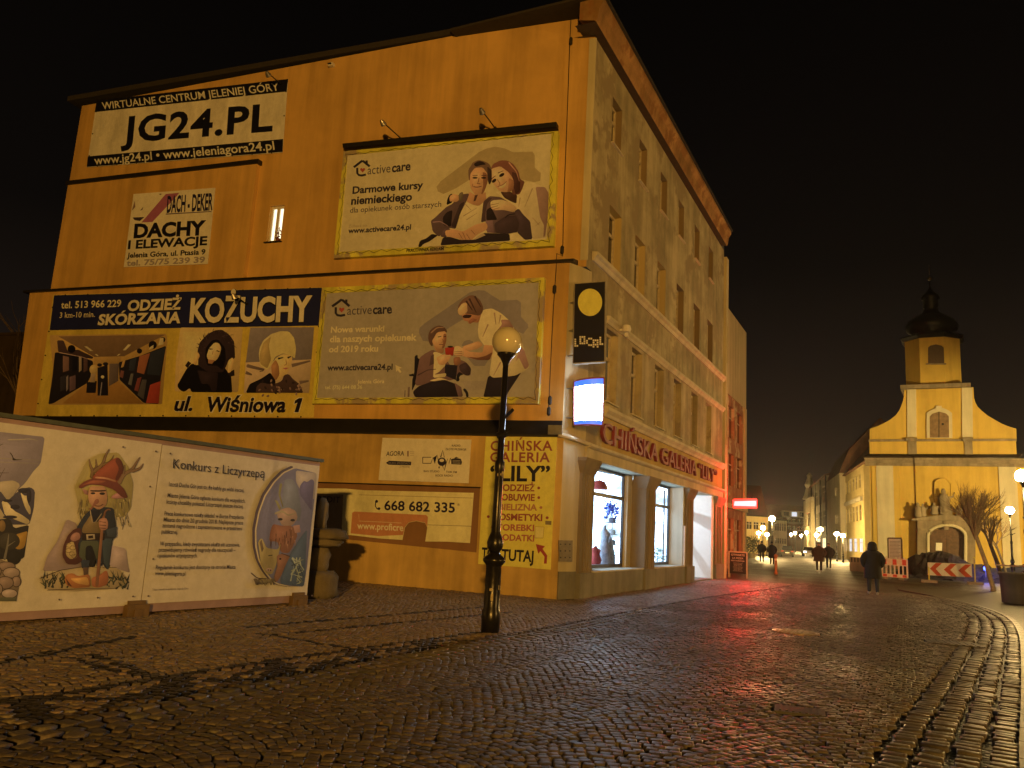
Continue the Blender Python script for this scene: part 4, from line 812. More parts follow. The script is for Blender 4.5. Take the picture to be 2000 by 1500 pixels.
m = MB(); p_ = PU.at(647, 127, .06); m.box(p_, (.16, .12, .10), PHI); m.box(p_ - np.array([0, .08, 0]), (.10, .06, .03), PHI, 1); tag(m.build('wall_sensor', [M['white'], M['wire']]), 'little white sensor box high under the roof edge', 'sensor')
m = MB(); pts = [PU.at(1116, 24, .05), PU.at(1113, 80, .05), PU.at(1107, 250, .05), PU.at(1101, 400, .06), PU.at(1099, 500, .05), W0.P(ur - .3, zl + .2, .1), PM.at(1086, 530, .06), PM.at(1081, 600, .05), PM.at(1076, 700, .05), PM.at(1071, 810, .05)]
m.tube(pts, .011, 5)
for q, pl in (((1115, 80), PU), ((1098, 488), PU), ((1083, 565), PM), ((1074, 782), PM), ((1072, 803), PM)): p_ = pl.at(*q, .06); m.lathe((p_[0], p_[1], p_[2] - .11), [(.02, 0), (.05, .04), (.05, .18), (.02, .22)], 8)
tag(m.build('earthing_cable', M['wire']), 'thin dark cable with clamps running down beside both care billboards', 'cable')

# ------------------------------------------------------------------ projecting signs at the corner
def projecting(px4, y, label, cat, name):
    pl = Plane((X0, y, 0), W0.n); return pl, thing(name, label, cat, pl.at(*px4[3]))
zG = Z(1060, 480, .22)
c4 = zG([(280, 332), (560, 310), (552, 1030), (265, 1048)]); pl, t = projecting(c4, 17.30, 'tall black projecting sign with a yellow disc and pixel lettering at the building corner', 'sign', 'projecting_sign')
m = MB(); a4 = [pl.at(x, y) for x, y in c4]; m.prism(a4, -pl.n * .14); m.build('case', simple('grey_case', (.4, .37, .3), .4, .3), t)
a = Art(pl, .002); sh = [(x, y) for x, y in zG([(286, 340), (553, 319), (546, 1022), (271, 1040)])]
a.p(sh, (7, 7, 8)); a.p(zG(ell(420, 502, 108, 122, 30)), (196, 154, 34))
def pix(rows, x0, y0, sx_, sy_, col):
    for r_, row in enumerate(rows):
        for c_, ch in enumerate(row):
            if ch == '#': a.p([(x0 + c_ * sx_ + 1.5, y0 + r_ * sy_ + 2), (x0 + (c_ + 1) * sx_ - 1.5, y0 + r_ * sy_ + 2), (x0 + (c_ + 1) * sx_ - 1.5, y0 + (r_ + 1) * sy_ - 2), (x0 + c_ * sx_ + 1.5, y0 + (r_ + 1) * sy_ - 2)], col, zG)
PXC = (190, 158, 96)
pix(['#..', '#..', '#..', '##.'], 280, 822, 18, 19, PXC); pix(['###', '#.#', '#.#', '###'], 325, 800, 18, 19, PXC); pix(['.##', '#..', '#..', '.##'], 383, 815, 19, 19, PXC); pix(['###', '#.#', '###', '#.#'], 442, 830, 18, 19, PXC); pix(['#.', '#.', '#.', '##'], 502, 806, 18, 19, PXC)
a.build('printed_pattern', M['print'], t)
m = MB(); 
for z_ in (.25, 1.5, 2.9): m.tube([a4[3] + (0, 0.05, z_ * .5 + .1), a4[3] + (-.35, .2, z_ * .5 + .1)], .02, 6)
m.build('bracket', M['steel'], t)
# lit box
pl, t = projecting([(1122, 744), (1178, 738), (1176, 829), (1122, 829)], 17.36, 'glowing white light box sign with blue bands sticking out from the corner', 'light box', 'light_box')
P0, P1, P2, P3 = [pl.at(*q) for q in ((1121, 745), (1180, 738), (1177, 831), (1121, 831))]
M['lb_white'] = emit('light_box_white', (.70, .85, 1.0), 42); M['lb_blue'] = emit('light_box_blue', (.03, .16, 1.0), 1.6); M['lb_frame'] = simple('light_box_frame', (.30, .10, .12), .4)
m = MB(); N = 10
def lbp(u, v, bul=0.13):
    p = (P3 * (1 - u) + P2 * u) * (1 - v) + (P0 * (1 - u) + P1 * u) * v; b = 1 - (2 * u - 1) ** 2; return p + pl.n * (bul * b)
for k in range(N):
    for v0, v1, mi in ((0, .10, 1), (.10, .86, 0), (.86, 1, 1)):
        a_, b_ = k / N, (k + 1) / N; m.face([lbp(a_, v0), lbp(b_, v0), lbp(b_, v1), lbp(a_, v1)], None, mi)
m.build('lit_face', [M['lb_white'], M['lb_blue']], t)
m = MB()
for v0 in (0, 1): m.tube([lbp(k / N, v0) for k in range(N + 1)], .022, 6)
m.tube([P3, P0], .022, 6); m.tube([P2, P1], .022, 6); m.obox(P3 - pl.n * .03, P2 - P3, -pl.n * .10, P0 - P3)
m.build('case', M['lb_frame'], t)
m = MB(); m.tube([P3 + (0, .06, .2), P3 + (-.28, .1, .2)], .02, 6); m.tube([P0 + (0, .06, -.15), P0 + (-.28, .1, -.15)], .02, 6); m.build('bracket', M['steel'], t)
# security camera under the string course
m = MB(); p_ = FA.P(20.3, 6.95, .25); m.lathe(p_, [(.02, 0), (.10, .02), (.13, .10), (.10, .2), (.03, .22)], 10); m.obox(FA.P(20.26, 7.0, 0), (0, .08, 0), (.25, 0, 0), (0, 0, .06)); m.box(p_ + np.array([.02, -.05, -.08]), (.08, .08, .12)); tag(m.build('camera_bracket', M['white']), 'small pale camera bracket under the string course above the first floor windows', 'camera bracket')

# ------------------------------------------------------------------ the long exhibition board
Bl, Br = g(0, 1221.8), g(597, 1181); bd = (Br - Bl) / np.linalg.norm(Br - Bl); bn = np.array([bd[1], -bd[0], 0]); BP = Plane(Bl, bn)
def bt(t_, z_, o=0.0): q = Bl + bd * t_ + bn * o; return np.array([q[0], q[1], z_])
t = thing('exhibition_board', 'long low display board with white printed panels and a brown wooden base', 'board', Bl)
m = MB(); m.obox(bt(-1.8, .05, -.14), bd * 6.93, bn * .14, (0, 0, 2.46)); m.build('backing', M['brown'], t)
m = MB(); m.obox(bt(-1.85, 2.511, -.22), bd * 7.03, bn * .27, (0, 0, .055)); m.build('top_trim', M['green_trim'], t)
for t_ in (1.62, 4.72):
    m = MB(); m.obox(bt(t_, 0, .001), bd * .34, bn * .10, (0, 0, .17)); m.obox(bt(t_ + .04, .17, .001), bd * .26, bn * .06, (0, 0, .05)); m.obox(bt(t_ + .10, .0, .101), bd * .12, bn * .02, (0, 0, .11)); m.build('foot', M['wood'], t)
PW = (176, 142, 78)
for a_, b_, zz0, zz1 in ((-1.8, 1.862, .155, 2.447), (1.877, 5.118, .17, 2.437)):
    m = MB(); m.obox(bt(a_, zz0, .002), bd * (b_ - a_), bn * .012, (0, 0, zz1 - zz0), 0, alb(*PW, k=.55)); m.build('panel', M['gloss'], t)
a = Art(BP, .0155, .00008, .55)
# mountain picture
a.soft = True
a.p([(-320, 60), (0, 95), (355, 135), (330, 300), (320, 350), (270, 400), (200, 500), (140, 555), (60, 700), (-320, 700)], (120, 96, 70), z7)
for s_, c_ in (([(-200, 290), (100, 310), (320, 320)], (140, 114, 84)), ([(60, 158), (160, 156), (240, 150), (300, 165)], (150, 124, 92)), ([(-100, 330), (200, 342), (310, 345)], (138, 112, 80))): a.p(stroke(s_, 9, 4), c_, z7)
a.p([(70, 250), (95, 270), (112, 312), (190, 314), (120, 322), (98, 320), (100, 295)], (28, 20, 16), z7); a.p(stroke([(-20, 420), (70, 420)], 6, 2), (70, 50, 36), z7); a.p(stroke([(-10, 470), (40, 380)], 6, 2), (70, 50, 36), z7); a.p(stroke([(-20, 210), (25, 190)], 8, 2), (30, 22, 16), z7)
a.p([(-320, 480), (-100, 500), (0, 490), (110, 478), (165, 515), (100, 600), (160, 700), (-320, 720)], (160, 128, 76), z7)
a.p([(-320, 560), (0, 560), (60, 640), (150, 560), (200, 540), (240, 532), (278, 560), (268, 700), (245, 790), (230, 830), (-320, 830)], (70, 58, 50), z7)
a.p([(160, 570), (190, 600), (215, 600), (220, 660), (245, 700), (240, 760), (200, 700), (180, 640)], (178, 144, 84), z7); a.p([(10, 640), (60, 650), (110, 720), (170, 750), (240, 800), (220, 830), (120, 790), (40, 760)], (176, 142, 80), z7); a.p([(-300, 620), (-100, 600), (0, 700), (60, 800), (-300, 860)], (168, 134, 76), z7)
for c_ in ((190, 560, 50, 22), (60, 640, 40, 12), (120, 690, 40, 20), (230, 600, 20, 60), (80, 770, 60, 14)): a.p(ell(*c_, n=9), (40, 33, 32), z7)
a.p([(-320, 820), (80, 780), (110, 860), (230, 830), (222, 880), (190, 1100), (-320, 1110)], (40, 33, 24), z7); a.p([(120, 910), (180, 890), (222, 880), (195, 1010), (150, 1030), (110, 1010)], (150, 100, 26), z7); a.p([(-320, 880), (-60, 840), (-20, 900), (-40, 1100), (-320, 1100)], (90, 74, 34), z7)
a.p(ell(70, 960, 90, 70, 12), (58, 46, 26), z7); a.p(stroke([(35, 1110), (60, 990), (70, 900)], 22, 6), (110, 90, 52), z7); a.p(stroke([(60, 1000), (120, 960)], 9, 3), (110, 90, 52), z7); a.p(ell(15, 840, 30, 48, 10), (124, 86, 34), z7); a.p(ell(110, 1090, 60, 60, 10), (32, 26, 18), z7)
a.p([(-320, 1090), (0, 1100), (120, 1160), (165, 1240), (130, 1435), (-320, 1435)], (120, 90, 48), z7)
for c_ in ((50, 1160, 70, 34), (90, 1210, 66, 40), (130, 1280, 34, 40), (40, 1290, 66, 48), (75, 1375, 62, 34), (-60, 1200, 70, 50), (-60, 1340, 80, 60)): a.p(ell(c_[0], c_[1], c_[2] + 6, c_[3] + 6, 12), (66, 44, 24), z7); a.p(ell(*c_, n=12), random.choice([(140, 106, 62), (128, 94, 54), (150, 116, 70)]), z7)
a.p([(-320, 1405), (132, 1405), (130, 1437), (-320, 1437)], (92, 80, 40), z7)
# old wanderer with an antlered hat
GR, MV = (146, 116, 48), (138, 104, 66)
a.p([(430, 560), (400, 430), (520, 180), (640, 120), (800, 110), (900, 250), (940, 400), (920, 620), (860, 700), (480, 720)], GR, z5)
a.p([(110, 1200), (150, 1060), (240, 930), (330, 720), (420, 760), (500, 1170), (300, 1190)], MV, z5); a.p([(720, 1150), (740, 960), (870, 990), (890, 1140), (910, 1215), (800, 1180)], (146, 112, 70), z5)
a.p([(75, 1265), (270, 1190), (480, 1155), (790, 1165), (860, 1230), (900, 1300), (780, 1360), (400, 1385), (150, 1370)], (148, 114, 56), z5)
for k in range(60):
    x = random.choice([random.uniform(110, 330), random.uniform(700, 900)]); y = random.uniform(1260, 1370); a.p(stroke([(x, y), (x + random.uniform(-60, 60), y - random.uniform(20, 90))], 16, 2), random.choice([(60, 56, 30), (44, 42, 24), (84, 76, 36)]), z5)
a.p(stroke([(80, 1265), (270, 1190), (480, 1158), (660, 1160), (790, 1165)], 7, 4), (60, 38, 24), z5); a.p(stroke([(150, 1372), (500, 1358), (800, 1358)], 7, 3), (60, 40, 24), z5)
for s_, w0 in (([(560, 350), (570, 280), (545, 230), (535, 172)], 34), ([(575, 280), (605, 240), (596, 172)], 22), ([(580, 290), (660, 220), (690, 130), (720, 78)], 34), ([(660, 225), (735, 195), (762, 135)], 22), ([(800, 400), (850, 310), (930, 270), (970, 200), (1003, 152)], 44), ([(920, 285), (1000, 260), (1032, 212)], 26), ([(850, 310), (862, 225)], 20)): a.p(stroke(s_, w0 + 8, 10), (60, 36, 20), z5); a.p(stroke(s_, w0, 5), (128, 88, 42), z5)
for sgn, x0, x1 in ((0, 440, 540), (1, 700, 905)):
    for k in range(34):
        x = random.uniform(x0, x1); y = random.uniform(500, 700 if not sgn else 760); a.p(stroke([(x, y), (x + random.uniform(-26, 10) + 30 * sgn * random.random(), y + random.uniform(30, 80))], 12, 3), random.choice([(160, 128, 58), (100, 76, 36), (134, 104, 46)]), z5)
CL = (44, 42, 34)
a.p([(480, 700), (560, 620), (680, 610), (760, 620), (780, 760), (790, 880), (750, 910), (715, 1180), (690, 1180), (640, 1100), (450, 1080), (420, 800)], CL, z5); a.p([(650, 900), (745, 900), (710, 1185), (670, 1120)], (58, 60, 44), z5)
a.p([(470, 800), (550, 680), (640, 720), (650, 850), (470, 850)], (118, 86, 36), z5); a.p([(550, 640), (640, 640), (620, 740), (575, 760)], (30, 28, 28), z5); a.p(stroke([(545, 640), (560, 750), (590, 755), (650, 670)], 9), (140, 108, 56), z5)
a.p([(470, 850), (680, 850), (675, 915), (470, 915)], (44, 26, 16), z5); a.p([(508, 862), (585, 858), (590, 905), (512, 912)], (150, 118, 64), z5); a.p([(525, 874), (570, 870), (572, 896), (528, 900)], (44, 26, 16), z5)
a.p([(460, 920), (620, 920), (640, 1080), (600, 1090), (550, 990), (510, 1100), (440, 1080)], (76, 70, 36), z5); a.p([(505, 970), (560, 960), (600, 1080), (580, 1160), (540, 1160), (500, 1080)], (24, 20, 18), z5); a.p([(455, 1090), (540, 1100), (530, 1165), (470, 1170)], (50, 50, 42), z5); a.p([(600, 1090), (655, 1090), (650, 1150), (600, 1150)], (44, 44, 38), z5)
a.p([(480, 1165), (530, 1165), (525, 1240), (485, 1240)], (90, 60, 32), z5)
a.p([(310, 1260), (330, 1225), (390, 1215), (430, 1245), (540, 1225), (545, 1345), (390, 1355), (320, 1320)], (150, 84, 30), z5); a.p([(355, 1265), (420, 1260), (520, 1250), (540, 1330), (420, 1310)], (176, 116, 42), z5); a.p([(555, 1260), (640, 1230), (690, 1185), (712, 1230), (705, 1320), (620, 1350), (560, 1340)], (148, 80, 34), z5); a.p([(320, 1260), (380, 1340), (340, 1325)], (90, 44, 20), z5)
a.p([(290, 1060), (300, 960), (340, 870), (400, 810), (460, 800), (470, 860), (430, 960), (440, 1060), (480, 1095), (420, 1140), (330, 1135)], (84, 40, 24), z5); a.p([(320, 1050), (330, 950), (390, 920), (410, 990), (420, 1060), (370, 1095)], (160, 122, 54), z5)
for c_ in ((350, 960), (385, 985), (345, 1010), (380, 1040), (400, 1060)): a.p(stroke(ell(c_[0], c_[1], 26, 20, 9), 5), (110, 76, 32), z5)
a.p([(370, 870), (410, 840), (450, 850), (455, 900), (400, 930), (360, 910)], (146, 92, 54), z5)
a.p(stroke([(672, 700), (680, 650), (710, 630), (735, 640)], 20, 12), (112, 66, 32), z5); a.p(stroke([(668, 690), (650, 850), (605, 1340)], 22, 30), (124, 74, 34), z5)
a.p([(625, 720), (690, 705), (712, 760), (700, 820), (640, 825), (622, 780)], (152, 96, 52), z5)
for y_ in (745, 775, 802): a.p(stroke([(628, y_), (690, y_ + 6)], 6), (90, 48, 26), z5)
a.p([(690, 820), (790, 790), (785, 890), (700, 880)], (60, 58, 44), z5)
a.p([(525, 480), (545, 420), (680, 420), (705, 520), (690, 600), (620, 640), (560, 600), (530, 560)], (160, 106, 54), z5); a.p([(560, 610), (590, 540), (620, 535), (630, 570), (580, 600), (555, 640), (530, 625)], (138, 78, 42), z5)
a.p(stroke([(545, 462), (610, 465), (690, 460)], 14), (56, 36, 22), z5); a.p(ell(570, 485, 22, 10), (40, 28, 20), z5); a.p(ell(655, 488, 26, 12), (40, 28, 20), z5); a.p(stroke([(585, 598), (630, 605), (665, 585)], 8), (90, 40, 24), z5)
a.p([(730, 520), (790, 478), (850, 500), (870, 530), (760, 535)], (150, 92, 58), z5); a.p([(470, 440), (520, 460), (525, 500), (490, 490)], (146, 92, 56), z5)
a.p([(436, 420), (500, 370), (600, 340), (780, 370), (860, 450), (893, 530), (840, 525), (760, 450), (640, 410), (540, 405), (450, 445)], (112, 50, 28), z5); a.p([(460, 415), (560, 365), (700, 370), (640, 400), (540, 395)], (140, 70, 34), z5)
a.p([(560, 350), (600, 290), (740, 180), (800, 150), (840, 200), (850, 280), (800, 370), (780, 390), (700, 360)], (140, 62, 28), z5); a.p([(770, 180), (800, 152), (840, 200), (850, 280), (795, 370), (770, 360), (810, 260)], (98, 42, 22), z5); a.p(stroke([(590, 340), (680, 345), (780, 375)], 16), (160, 100, 50), z5)
# oval picture on the second panel
OV = [(590, 135), (470, 190), (370, 290), (270, 440), (205, 620), (170, 800), (172, 980), (205, 1130), (260, 1240), (330, 1330), (400, 1385), (540, 1415), (685, 1420)]
a.p(stroke([(x - 22, y - 10) for x, y in OV[:-1]], 44), (84, 62, 46), z6); a.p(stroke([(x - 2, y) for x, y in OV[:-1]], 26), (180, 146, 90), z6)
a.p(OV + [(720, 1200), (765, 760), (800, 480), (825, 190), (700, 160)], (104, 88, 70), z6)
a.p([(600, 160), (825, 190), (800, 480), (650, 380), (600, 280)], (150, 120, 84), z6); a.p([(640, 340), (660, 300), (690, 270), (720, 290), (770, 250), (800, 280), (770, 600), (640, 420)], (92, 74, 66), z6)
a.p([(480, 260), (560, 250), (620, 350), (660, 600), (640, 720), (440, 600), (460, 400)], (112, 100, 88), z6); a.p(stroke([(440, 300), (420, 420), (460, 560)], 30, 12), (126, 104, 42), z6); a.p([(370, 480), (400, 490), (440, 570), (420, 590)], (140, 116, 48), z6)
a.p([(390, 640), (440, 580), (520, 560), (600, 600), (620, 680), (560, 760), (450, 760)], (150, 108, 60), z6); a.p(stroke([(370, 630), (450, 600), (520, 650), (600, 620)], 26, 10), (150, 120, 60), z6); a.p(ell(430, 690, 26, 14), (40, 28, 22), z6); a.p(ell(565, 700, 26, 14), (40, 28, 22), z6)
a.p([(350, 740), (440, 760), (560, 760), (620, 860), (560, 1000), (520, 1060), (440, 1050), (400, 930), (310, 930), (320, 830)], (132, 78, 38), z6)
for k in range(26):
    x = random.uniform(330, 590); y = random.uniform(770, 960); a.p(stroke([(x, y), (x + random.uniform(-16, 16), y + 80)], 9, 3), random.choice([(100, 56, 28), (150, 96, 48), (84, 46, 26)]), z6)
a.p([(570, 760), (640, 750), (650, 830), (590, 840)], (156, 104, 60), z6); a.p([(530, 1080), (640, 900), (720, 800), (700, 1300), (685, 1418), (440, 1395), (430, 1350)], (74, 76, 60), z6)
for k in range(30): a.p(stroke([(random.uniform(540, 690), random.uniform(1100, 1400)), (random.uniform(560, 690), random.uniform(1100, 1400))], 14, 3), random.choice([(120, 108, 56), (60, 60, 44), (140, 126, 70)]), z6)
a.p([(190, 930), (230, 890), (280, 1000), (400, 1020), (440, 950), (410, 1080), (380, 1200), (340, 1290), (280, 1280), (220, 1180)], (150, 118, 50), z6); a.p(ell(310, 1240, 40, 24), (150, 110, 60), z6); a.p(ell(300, 1240, 7, 8), (60, 40, 24), z6); a.p(ell(325, 1244, 7, 8), (60, 40, 24), z6); a.p(stroke([(300, 1085), (345, 1080)], 8), (50, 34, 20), z6); a.p([(205, 940), (228, 910), (250, 1010), (230, 1050)], (110, 80, 40), z6)
a.p([(390, 1080), (470, 1060), (540, 1090), (500, 1160), (440, 1300), (390, 1380), (360, 1330), (400, 1200)], (124, 76, 36), z6); a.p(ell(430, 1120, 12, 10), (30, 22, 16), z6)
for k in range(14): a.p(stroke([(150 + k * 16, 1340 + random.uniform(-10, 10)), (170 + k * 16, 1380 + random.uniform(-10, 30))], 26, 8), random.choice([(128, 100, 44), (100, 76, 36)]), z6)
a.p(stroke([(110, 1270), (180, 1330), (300, 1335)], 14, 6), (70, 46, 28), z6); a.p(stroke([(440, 1060), (470, 1070), (540, 1095)], 8), (60, 38, 24), z6)
# writing
a.soft = False
T2 = (64, 46, 30)
a.t('Konkurs z Liczyrzepą', q1(zE, (1055, 357)), q1(zE, (1614, 418)), q1(zE, (1059, 300)), (50, 36, 26))
for s_, p0, p1 in (('Istotą Ducha Gór jest to, że każdy go widzi inaczej.', (1030, 466), (1490, 504)), ('Miasto Jelenia Góra ogłasza konkurs dla wszystkich,', (1022, 534), (1497, 569)), ('którzy chcieliby pokazać Liczyrzepę jeszcze inaczej.', (1016, 574), (1485, 602)), ('Prace konkursowe należy składać w Biurze Prezydenta', (1003, 645), (1487, 668)), ('Miasta do dnia 20 grudnia 2018. Najlepsze prace', (998, 682), (1483, 702)), ('zostaną nagrodzone i zaprezentowane w przestrzeni', (990, 718), (1477, 737)), ('publicznej.', (985, 755), (1085, 760)), ('W przypadku, kiedy zwycięzcami okażą się uczniowie,', (975, 830), (1462, 836)), ('przewidujemy również nagrody dla nauczycieli –', (968, 867), (1437, 868)), ('opiekunów artystycznych.', (960, 902), (1205, 902)), ('Regulamin konkursu jest dostępny na stronie Miasta', (950, 975), (1437, 971)), ('www.jeleniagora.pl', (945, 1010), (1130, 1013))): a.t(s_, q1(zE, p0), q1(zE, p1), q1(zE, (p0[0] + 2, p0[1] - 25)), T2, bold=.012)
a.t('Tekst i rysunki na podstawie Legendy Góry', q1(zE, (930, 1104)), q1(zE, (1150, 1097)), q1(zE, (930, 1092)), (90, 66, 40))
for q in ((1040, 268), (1905, 1135), (905, 1138), (935, 912), (596, 1148), (812, 1140), (362, 1160), (952, 255), (916, 470), (752, 1040 - 812)): a.p(ell(q[0], q[1], 6, 6, 8), (90, 62, 34), zE)
a.build('printed_pattern', M['gloss'], t)
# carved stones standing behind the board
sc0 = g(617, 1168); t = thing('stone_sculpture', 'weathered stack of carved sandstone blocks behind the end of the display board', 'sculpture', sc0)
def rock(name, c, dx, dy, z0, z1, taper=.85, seed=0):
    rs = random.Random(seed); m = MB(); pr = []
    for k in range(6):
        f = k / 5; r_ = 1 - (1 - taper) * f; r_ *= .78 if k in (0, 5) else 1.0; pr.append((r_, z0 + (z1 - z0) * (f if k not in (0, 5) else f)))
    m.lathe((c[0], c[1], 0), pr, 14, 0, dx, dy, PHI); m.v = [(x + rs.uniform(-.03, .03), y + rs.uniform(-.03, .03), z + rs.uniform(-.015, .015)) for x, y, z in m.v]; m.build(name, M['stone_dark'], t, True)
rock('base_block', sc0, .42, .40, -.02, .52, .9, 1); rock('middle_block', sc0 + (-.06, 0, 0), .24, .26, .5, 1.02, .95, 2); rock('slab', sc0 + (-.02, 0, 0), .42, .36, .98, 1.12, 1.1, 3); rock('slab', sc0 + (.05, 0, 0), .50, .42, 1.12, 1.32, .9, 4); rock('top_block', sc0 + (-.14, .05, 0), .17, .2, 1.3, 1.9, .7, 5)
# ------------------------------------------------------------------ ground
def ground_mat():
    m, nt, b = new_mat('damp_ground'); tc = nt.nodes.new('ShaderNodeTexCoord')
    v = nt.nodes.new('ShaderNodeTexVoronoi'); v.inputs['Scale'].default_value = 8.5; nt.links.new(tc.outputs['Object'], v.inputs['Vector'])
    v2 = nt.nodes.new('ShaderNodeTexVoronoi'); v2.feature = 'DISTANCE_TO_EDGE'; v2.inputs['Scale'].default_value = 8.5; nt.links.new(tc.outputs['Object'], v2.inputs['Vector'])
    n = noise(nt, .35, 6, .6); r = ramp(nt, n.outputs[0], [(.3, (.032, .027, .022)), (.7, (.052, .044, .036))])
    e = ramp(nt, v2.outputs['Distance'], [(.0, .25), (.08, 1.0)]); c = mixc(nt, r.outputs[0], e.outputs[0], 1.0, 'MULTIPLY'); nt.links.new(c, b.inputs['Base Color'])
    rr = ramp(nt, n.outputs[0], [(.35, .42), (.65, .62)]); nt.links.new(rr.outputs[0], b.inputs['Roughness'])
    e2 = ramp(nt, v2.outputs['Distance'], [(.0, 0.0), (.25, 1.0)]); p = bump(nt, b, e2.outputs[0], .5, .03); bump(nt, b, v.outputs['Color'], .35, .03, p)
    return m
m = MB(); m.face([(-500, -60, -.03), (500, -60, -.03), (500, 700, -.03), (-500, 700, -.03)]); tag(m.build('ground', ground_mat()), kind='structure')
def px8(p): return [g(x * .5, 1150 + y * .5)[:2] for x, y in p]
def densify(pts, step=.1):
    out = []
    for a_, b_ in zip(pts, pts[1:]):
        a_, b_ = np.array(a_, float), np.array(b_, float); n = max(1, int(np.linalg.norm(b_ - a_) / step))
        for k in range(n): out.append(a_ + (b_ - a_) * k / n)
    out.append(np.array(pts[-1], float)); return np.array(out)
def smooth(pts, it=2):
    p = [np.array(q, float) for q in pts]
    for _ in range(it):
        o = [p[0]]
        for a_, b_ in zip(p, p[1:]): o += [a_ * .75 + b_ * .25, a_ * .25 + b_ * .75]
        p = o + [p[-1]]
    return p
def dist_to(P, line, chunk=20000):
    out = np.empty(len(P))
    for i in range(0, len(P), chunk):
        d = P[i:i + chunk, None, :] - line[None, :, :]; out[i:i + chunk] = np.sqrt((d * d).sum(2).min(1))
    return out
EDGE = smooth([(.25, .5), (.45, 4), (.69, 7.25), (.99, 9.8), (1.46, 14.1), (2.07, 19.95), (2.34, 24.9), (1.95, 29.1), (.9, 33.2), (-.3, 36.5)]); EDGEd = densify(EDGE, .08)
EX = np.array([e_[0] for e_ in EDGE]); EY = np.array([e_[1] for e_ in EDGE])
KERB = smooth([(-5.4, -2), (-5.36, 3.5), (-5.36, 6.2), (-5.26, 8.9), (-5.08, 12), (-5.0, 16.7), (-4.75, 23), (-3.9, 31), (-3.9, 36)]); KX = np.array([e_[0] for e_ in KERB]); KY = np.array([e_[1] for e_ in KERB]); KERBd = densify(KERB, .08)
DARK = [densify(smooth(px8(p), 1), .05) for p in (
    [(60, 435), (400, 392), (650, 345), (1050, 285), (1400, 238), (1660, 200), (1960, 160)], [(150, 425), (480, 440), (640, 410), (700, 350)], [(420, 455), (700, 355), (1000, 362), (1080, 335)], [(850, 368), (1090, 290), (1380, 298)], [(1200, 320), (1420, 238), (1640, 240), (1680, 220)], [(1500, 250), (1700, 200), (1870, 205)],
    [(270, 268), (420, 318), (640, 350)], [(370, 262), (590, 340)], [(1020, 178), (1400, 240)], [(1120, 176), (2000, 92)], [(960, 152), (1900, 72)], [(0, 292), (330, 225), (520, 190)], [(-200, 470), (60, 435)], [(-300, 330), (0, 292)])]
FAT = [densify(px8(p), .05) for p in ([(90, 445), (135, 470), (120, 500)], [(690, 350), (700, 385), (660, 410)], [(1070, 290), (1110, 320), (1070, 350)], [(1405, 245), (1440, 275), (1400, 300)], [(1640, 208), (1680, 228), (1640, 246)])]
rng = np.random.default_rng(3)
def fan(xa, xb, ya, yb, W, Rr, pitch, x_off=0.0):
    """stones laid in segmental arcs: rows of arcs bulging away down the street"""
    out = []
    ns = int(math.ceil((xb - xa) / W))
    for s_ in range(ns):
        xc = xa + (s_ + .5) * W; amax = math.asin(W / 2 / Rr); nst = max(6, int(round(2 * amax * Rr / (pitch * 1.02))))
        rows = int((yb - ya) / pitch)
        for k in range(rows):
            y0 = ya + k * pitch - Rr; sh = .5 * (k % 2)
            for j in range(nst + (k % 2)):
                t_ = -amax + (j + .5 - sh) * 2 * amax / nst
                if abs(t_) > amax * 1.02: continue
                out.append((xc + Rr * math.sin(t_), y0 + Rr * math.cos(t_), -t_, 2 * amax * Rr / nst * .94, pitch * .91 * math.cos(t_) ** .6))
    return np.array(out)
S1 = fan(-5.1, 3.3, 1.4, 33, 1.4, .98, .092); S2 = fan(-13.6, -3.6, 1.4, 34, 1.25, .85, .086)
def curve_rows(line, offs, step, wid, side):
    d = densify(line, step); t_ = np.gradient(d, axis=0); t_ /= np.linalg.norm(t_, axis=1)[:, None]; n_ = np.stack([-t_[:, 1], t_[:, 0]], 1) * side; out = []
    for k, o in enumerate(offs):
        q = d + n_ * o + t_ * (step * .5 * (k % 2)); a_ = np.arctan2(t_[:, 1], t_[:, 0]) - math.pi / 2
        out.append(np.stack([q[:, 0], q[:, 1], a_ , np.full(len(q), wid), np.full(len(q), step * .86)], 1))
    return np.concatenate(out)
GUT = curve_rows(EDGE, (.10, .33, .56, .79), .125, .185, 1); KR = curve_rows(KERB, (-.08, -.24, -.40), .16, .135, 1)
kx = lambda y: np.interp(y, KY, KX); ex = lambda y: np.interp(y, EY, EX)
S1 = S1[(S1[:, 0] > kx(S1[:, 1]) + .46)]; S1 = S1[(S1[:, 0] < ex(S1[:, 1]) - .2)]; S1 = S1[dist_to(S1[:, :2], EDGEd) > .93]
S2 = S2[S2[:, 0] < kx(S2[:, 1]) - .05]
wallu = (S2[:, 0] - A[0]) * W0.n[0] + (S2[:, 1] - A[1]) * W0.n[1]; inside = (wallu < .05) & (S2[:, 0] < X0 + .02); S2 = S2[~inside]
S2 = S2[~((S2[:, 0] < X0 + .05) & (S2[:, 1] > 17.5))]
KR = KR[(KR[:, 1] > 1.4)]; GUT = GUT[(GUT[:, 1] > 1.4) & (GUT[:, 1] < 33)]
HOLES = [g(1554, 1236), g(1862, 1258), g(1562, 1391)]
for h_, r_ in zip(HOLES, (.44, .47, .28)): S1 = S1[np.hypot(S1[:, 0] - h_[0], S1[:, 1] - h_[1]) > r_]
def stone_cols(S, base, var):
    c = np.array(base)[None, :] * (1 + rng.uniform(-var, var, (len(S), 1))) * (1 + rng.uniform(-.06, .06, (len(S), 3))); return c
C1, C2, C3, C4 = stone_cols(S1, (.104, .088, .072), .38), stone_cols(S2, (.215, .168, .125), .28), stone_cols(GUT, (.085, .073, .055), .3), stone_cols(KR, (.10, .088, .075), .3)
dd = np.full(len(S2), 9.0)
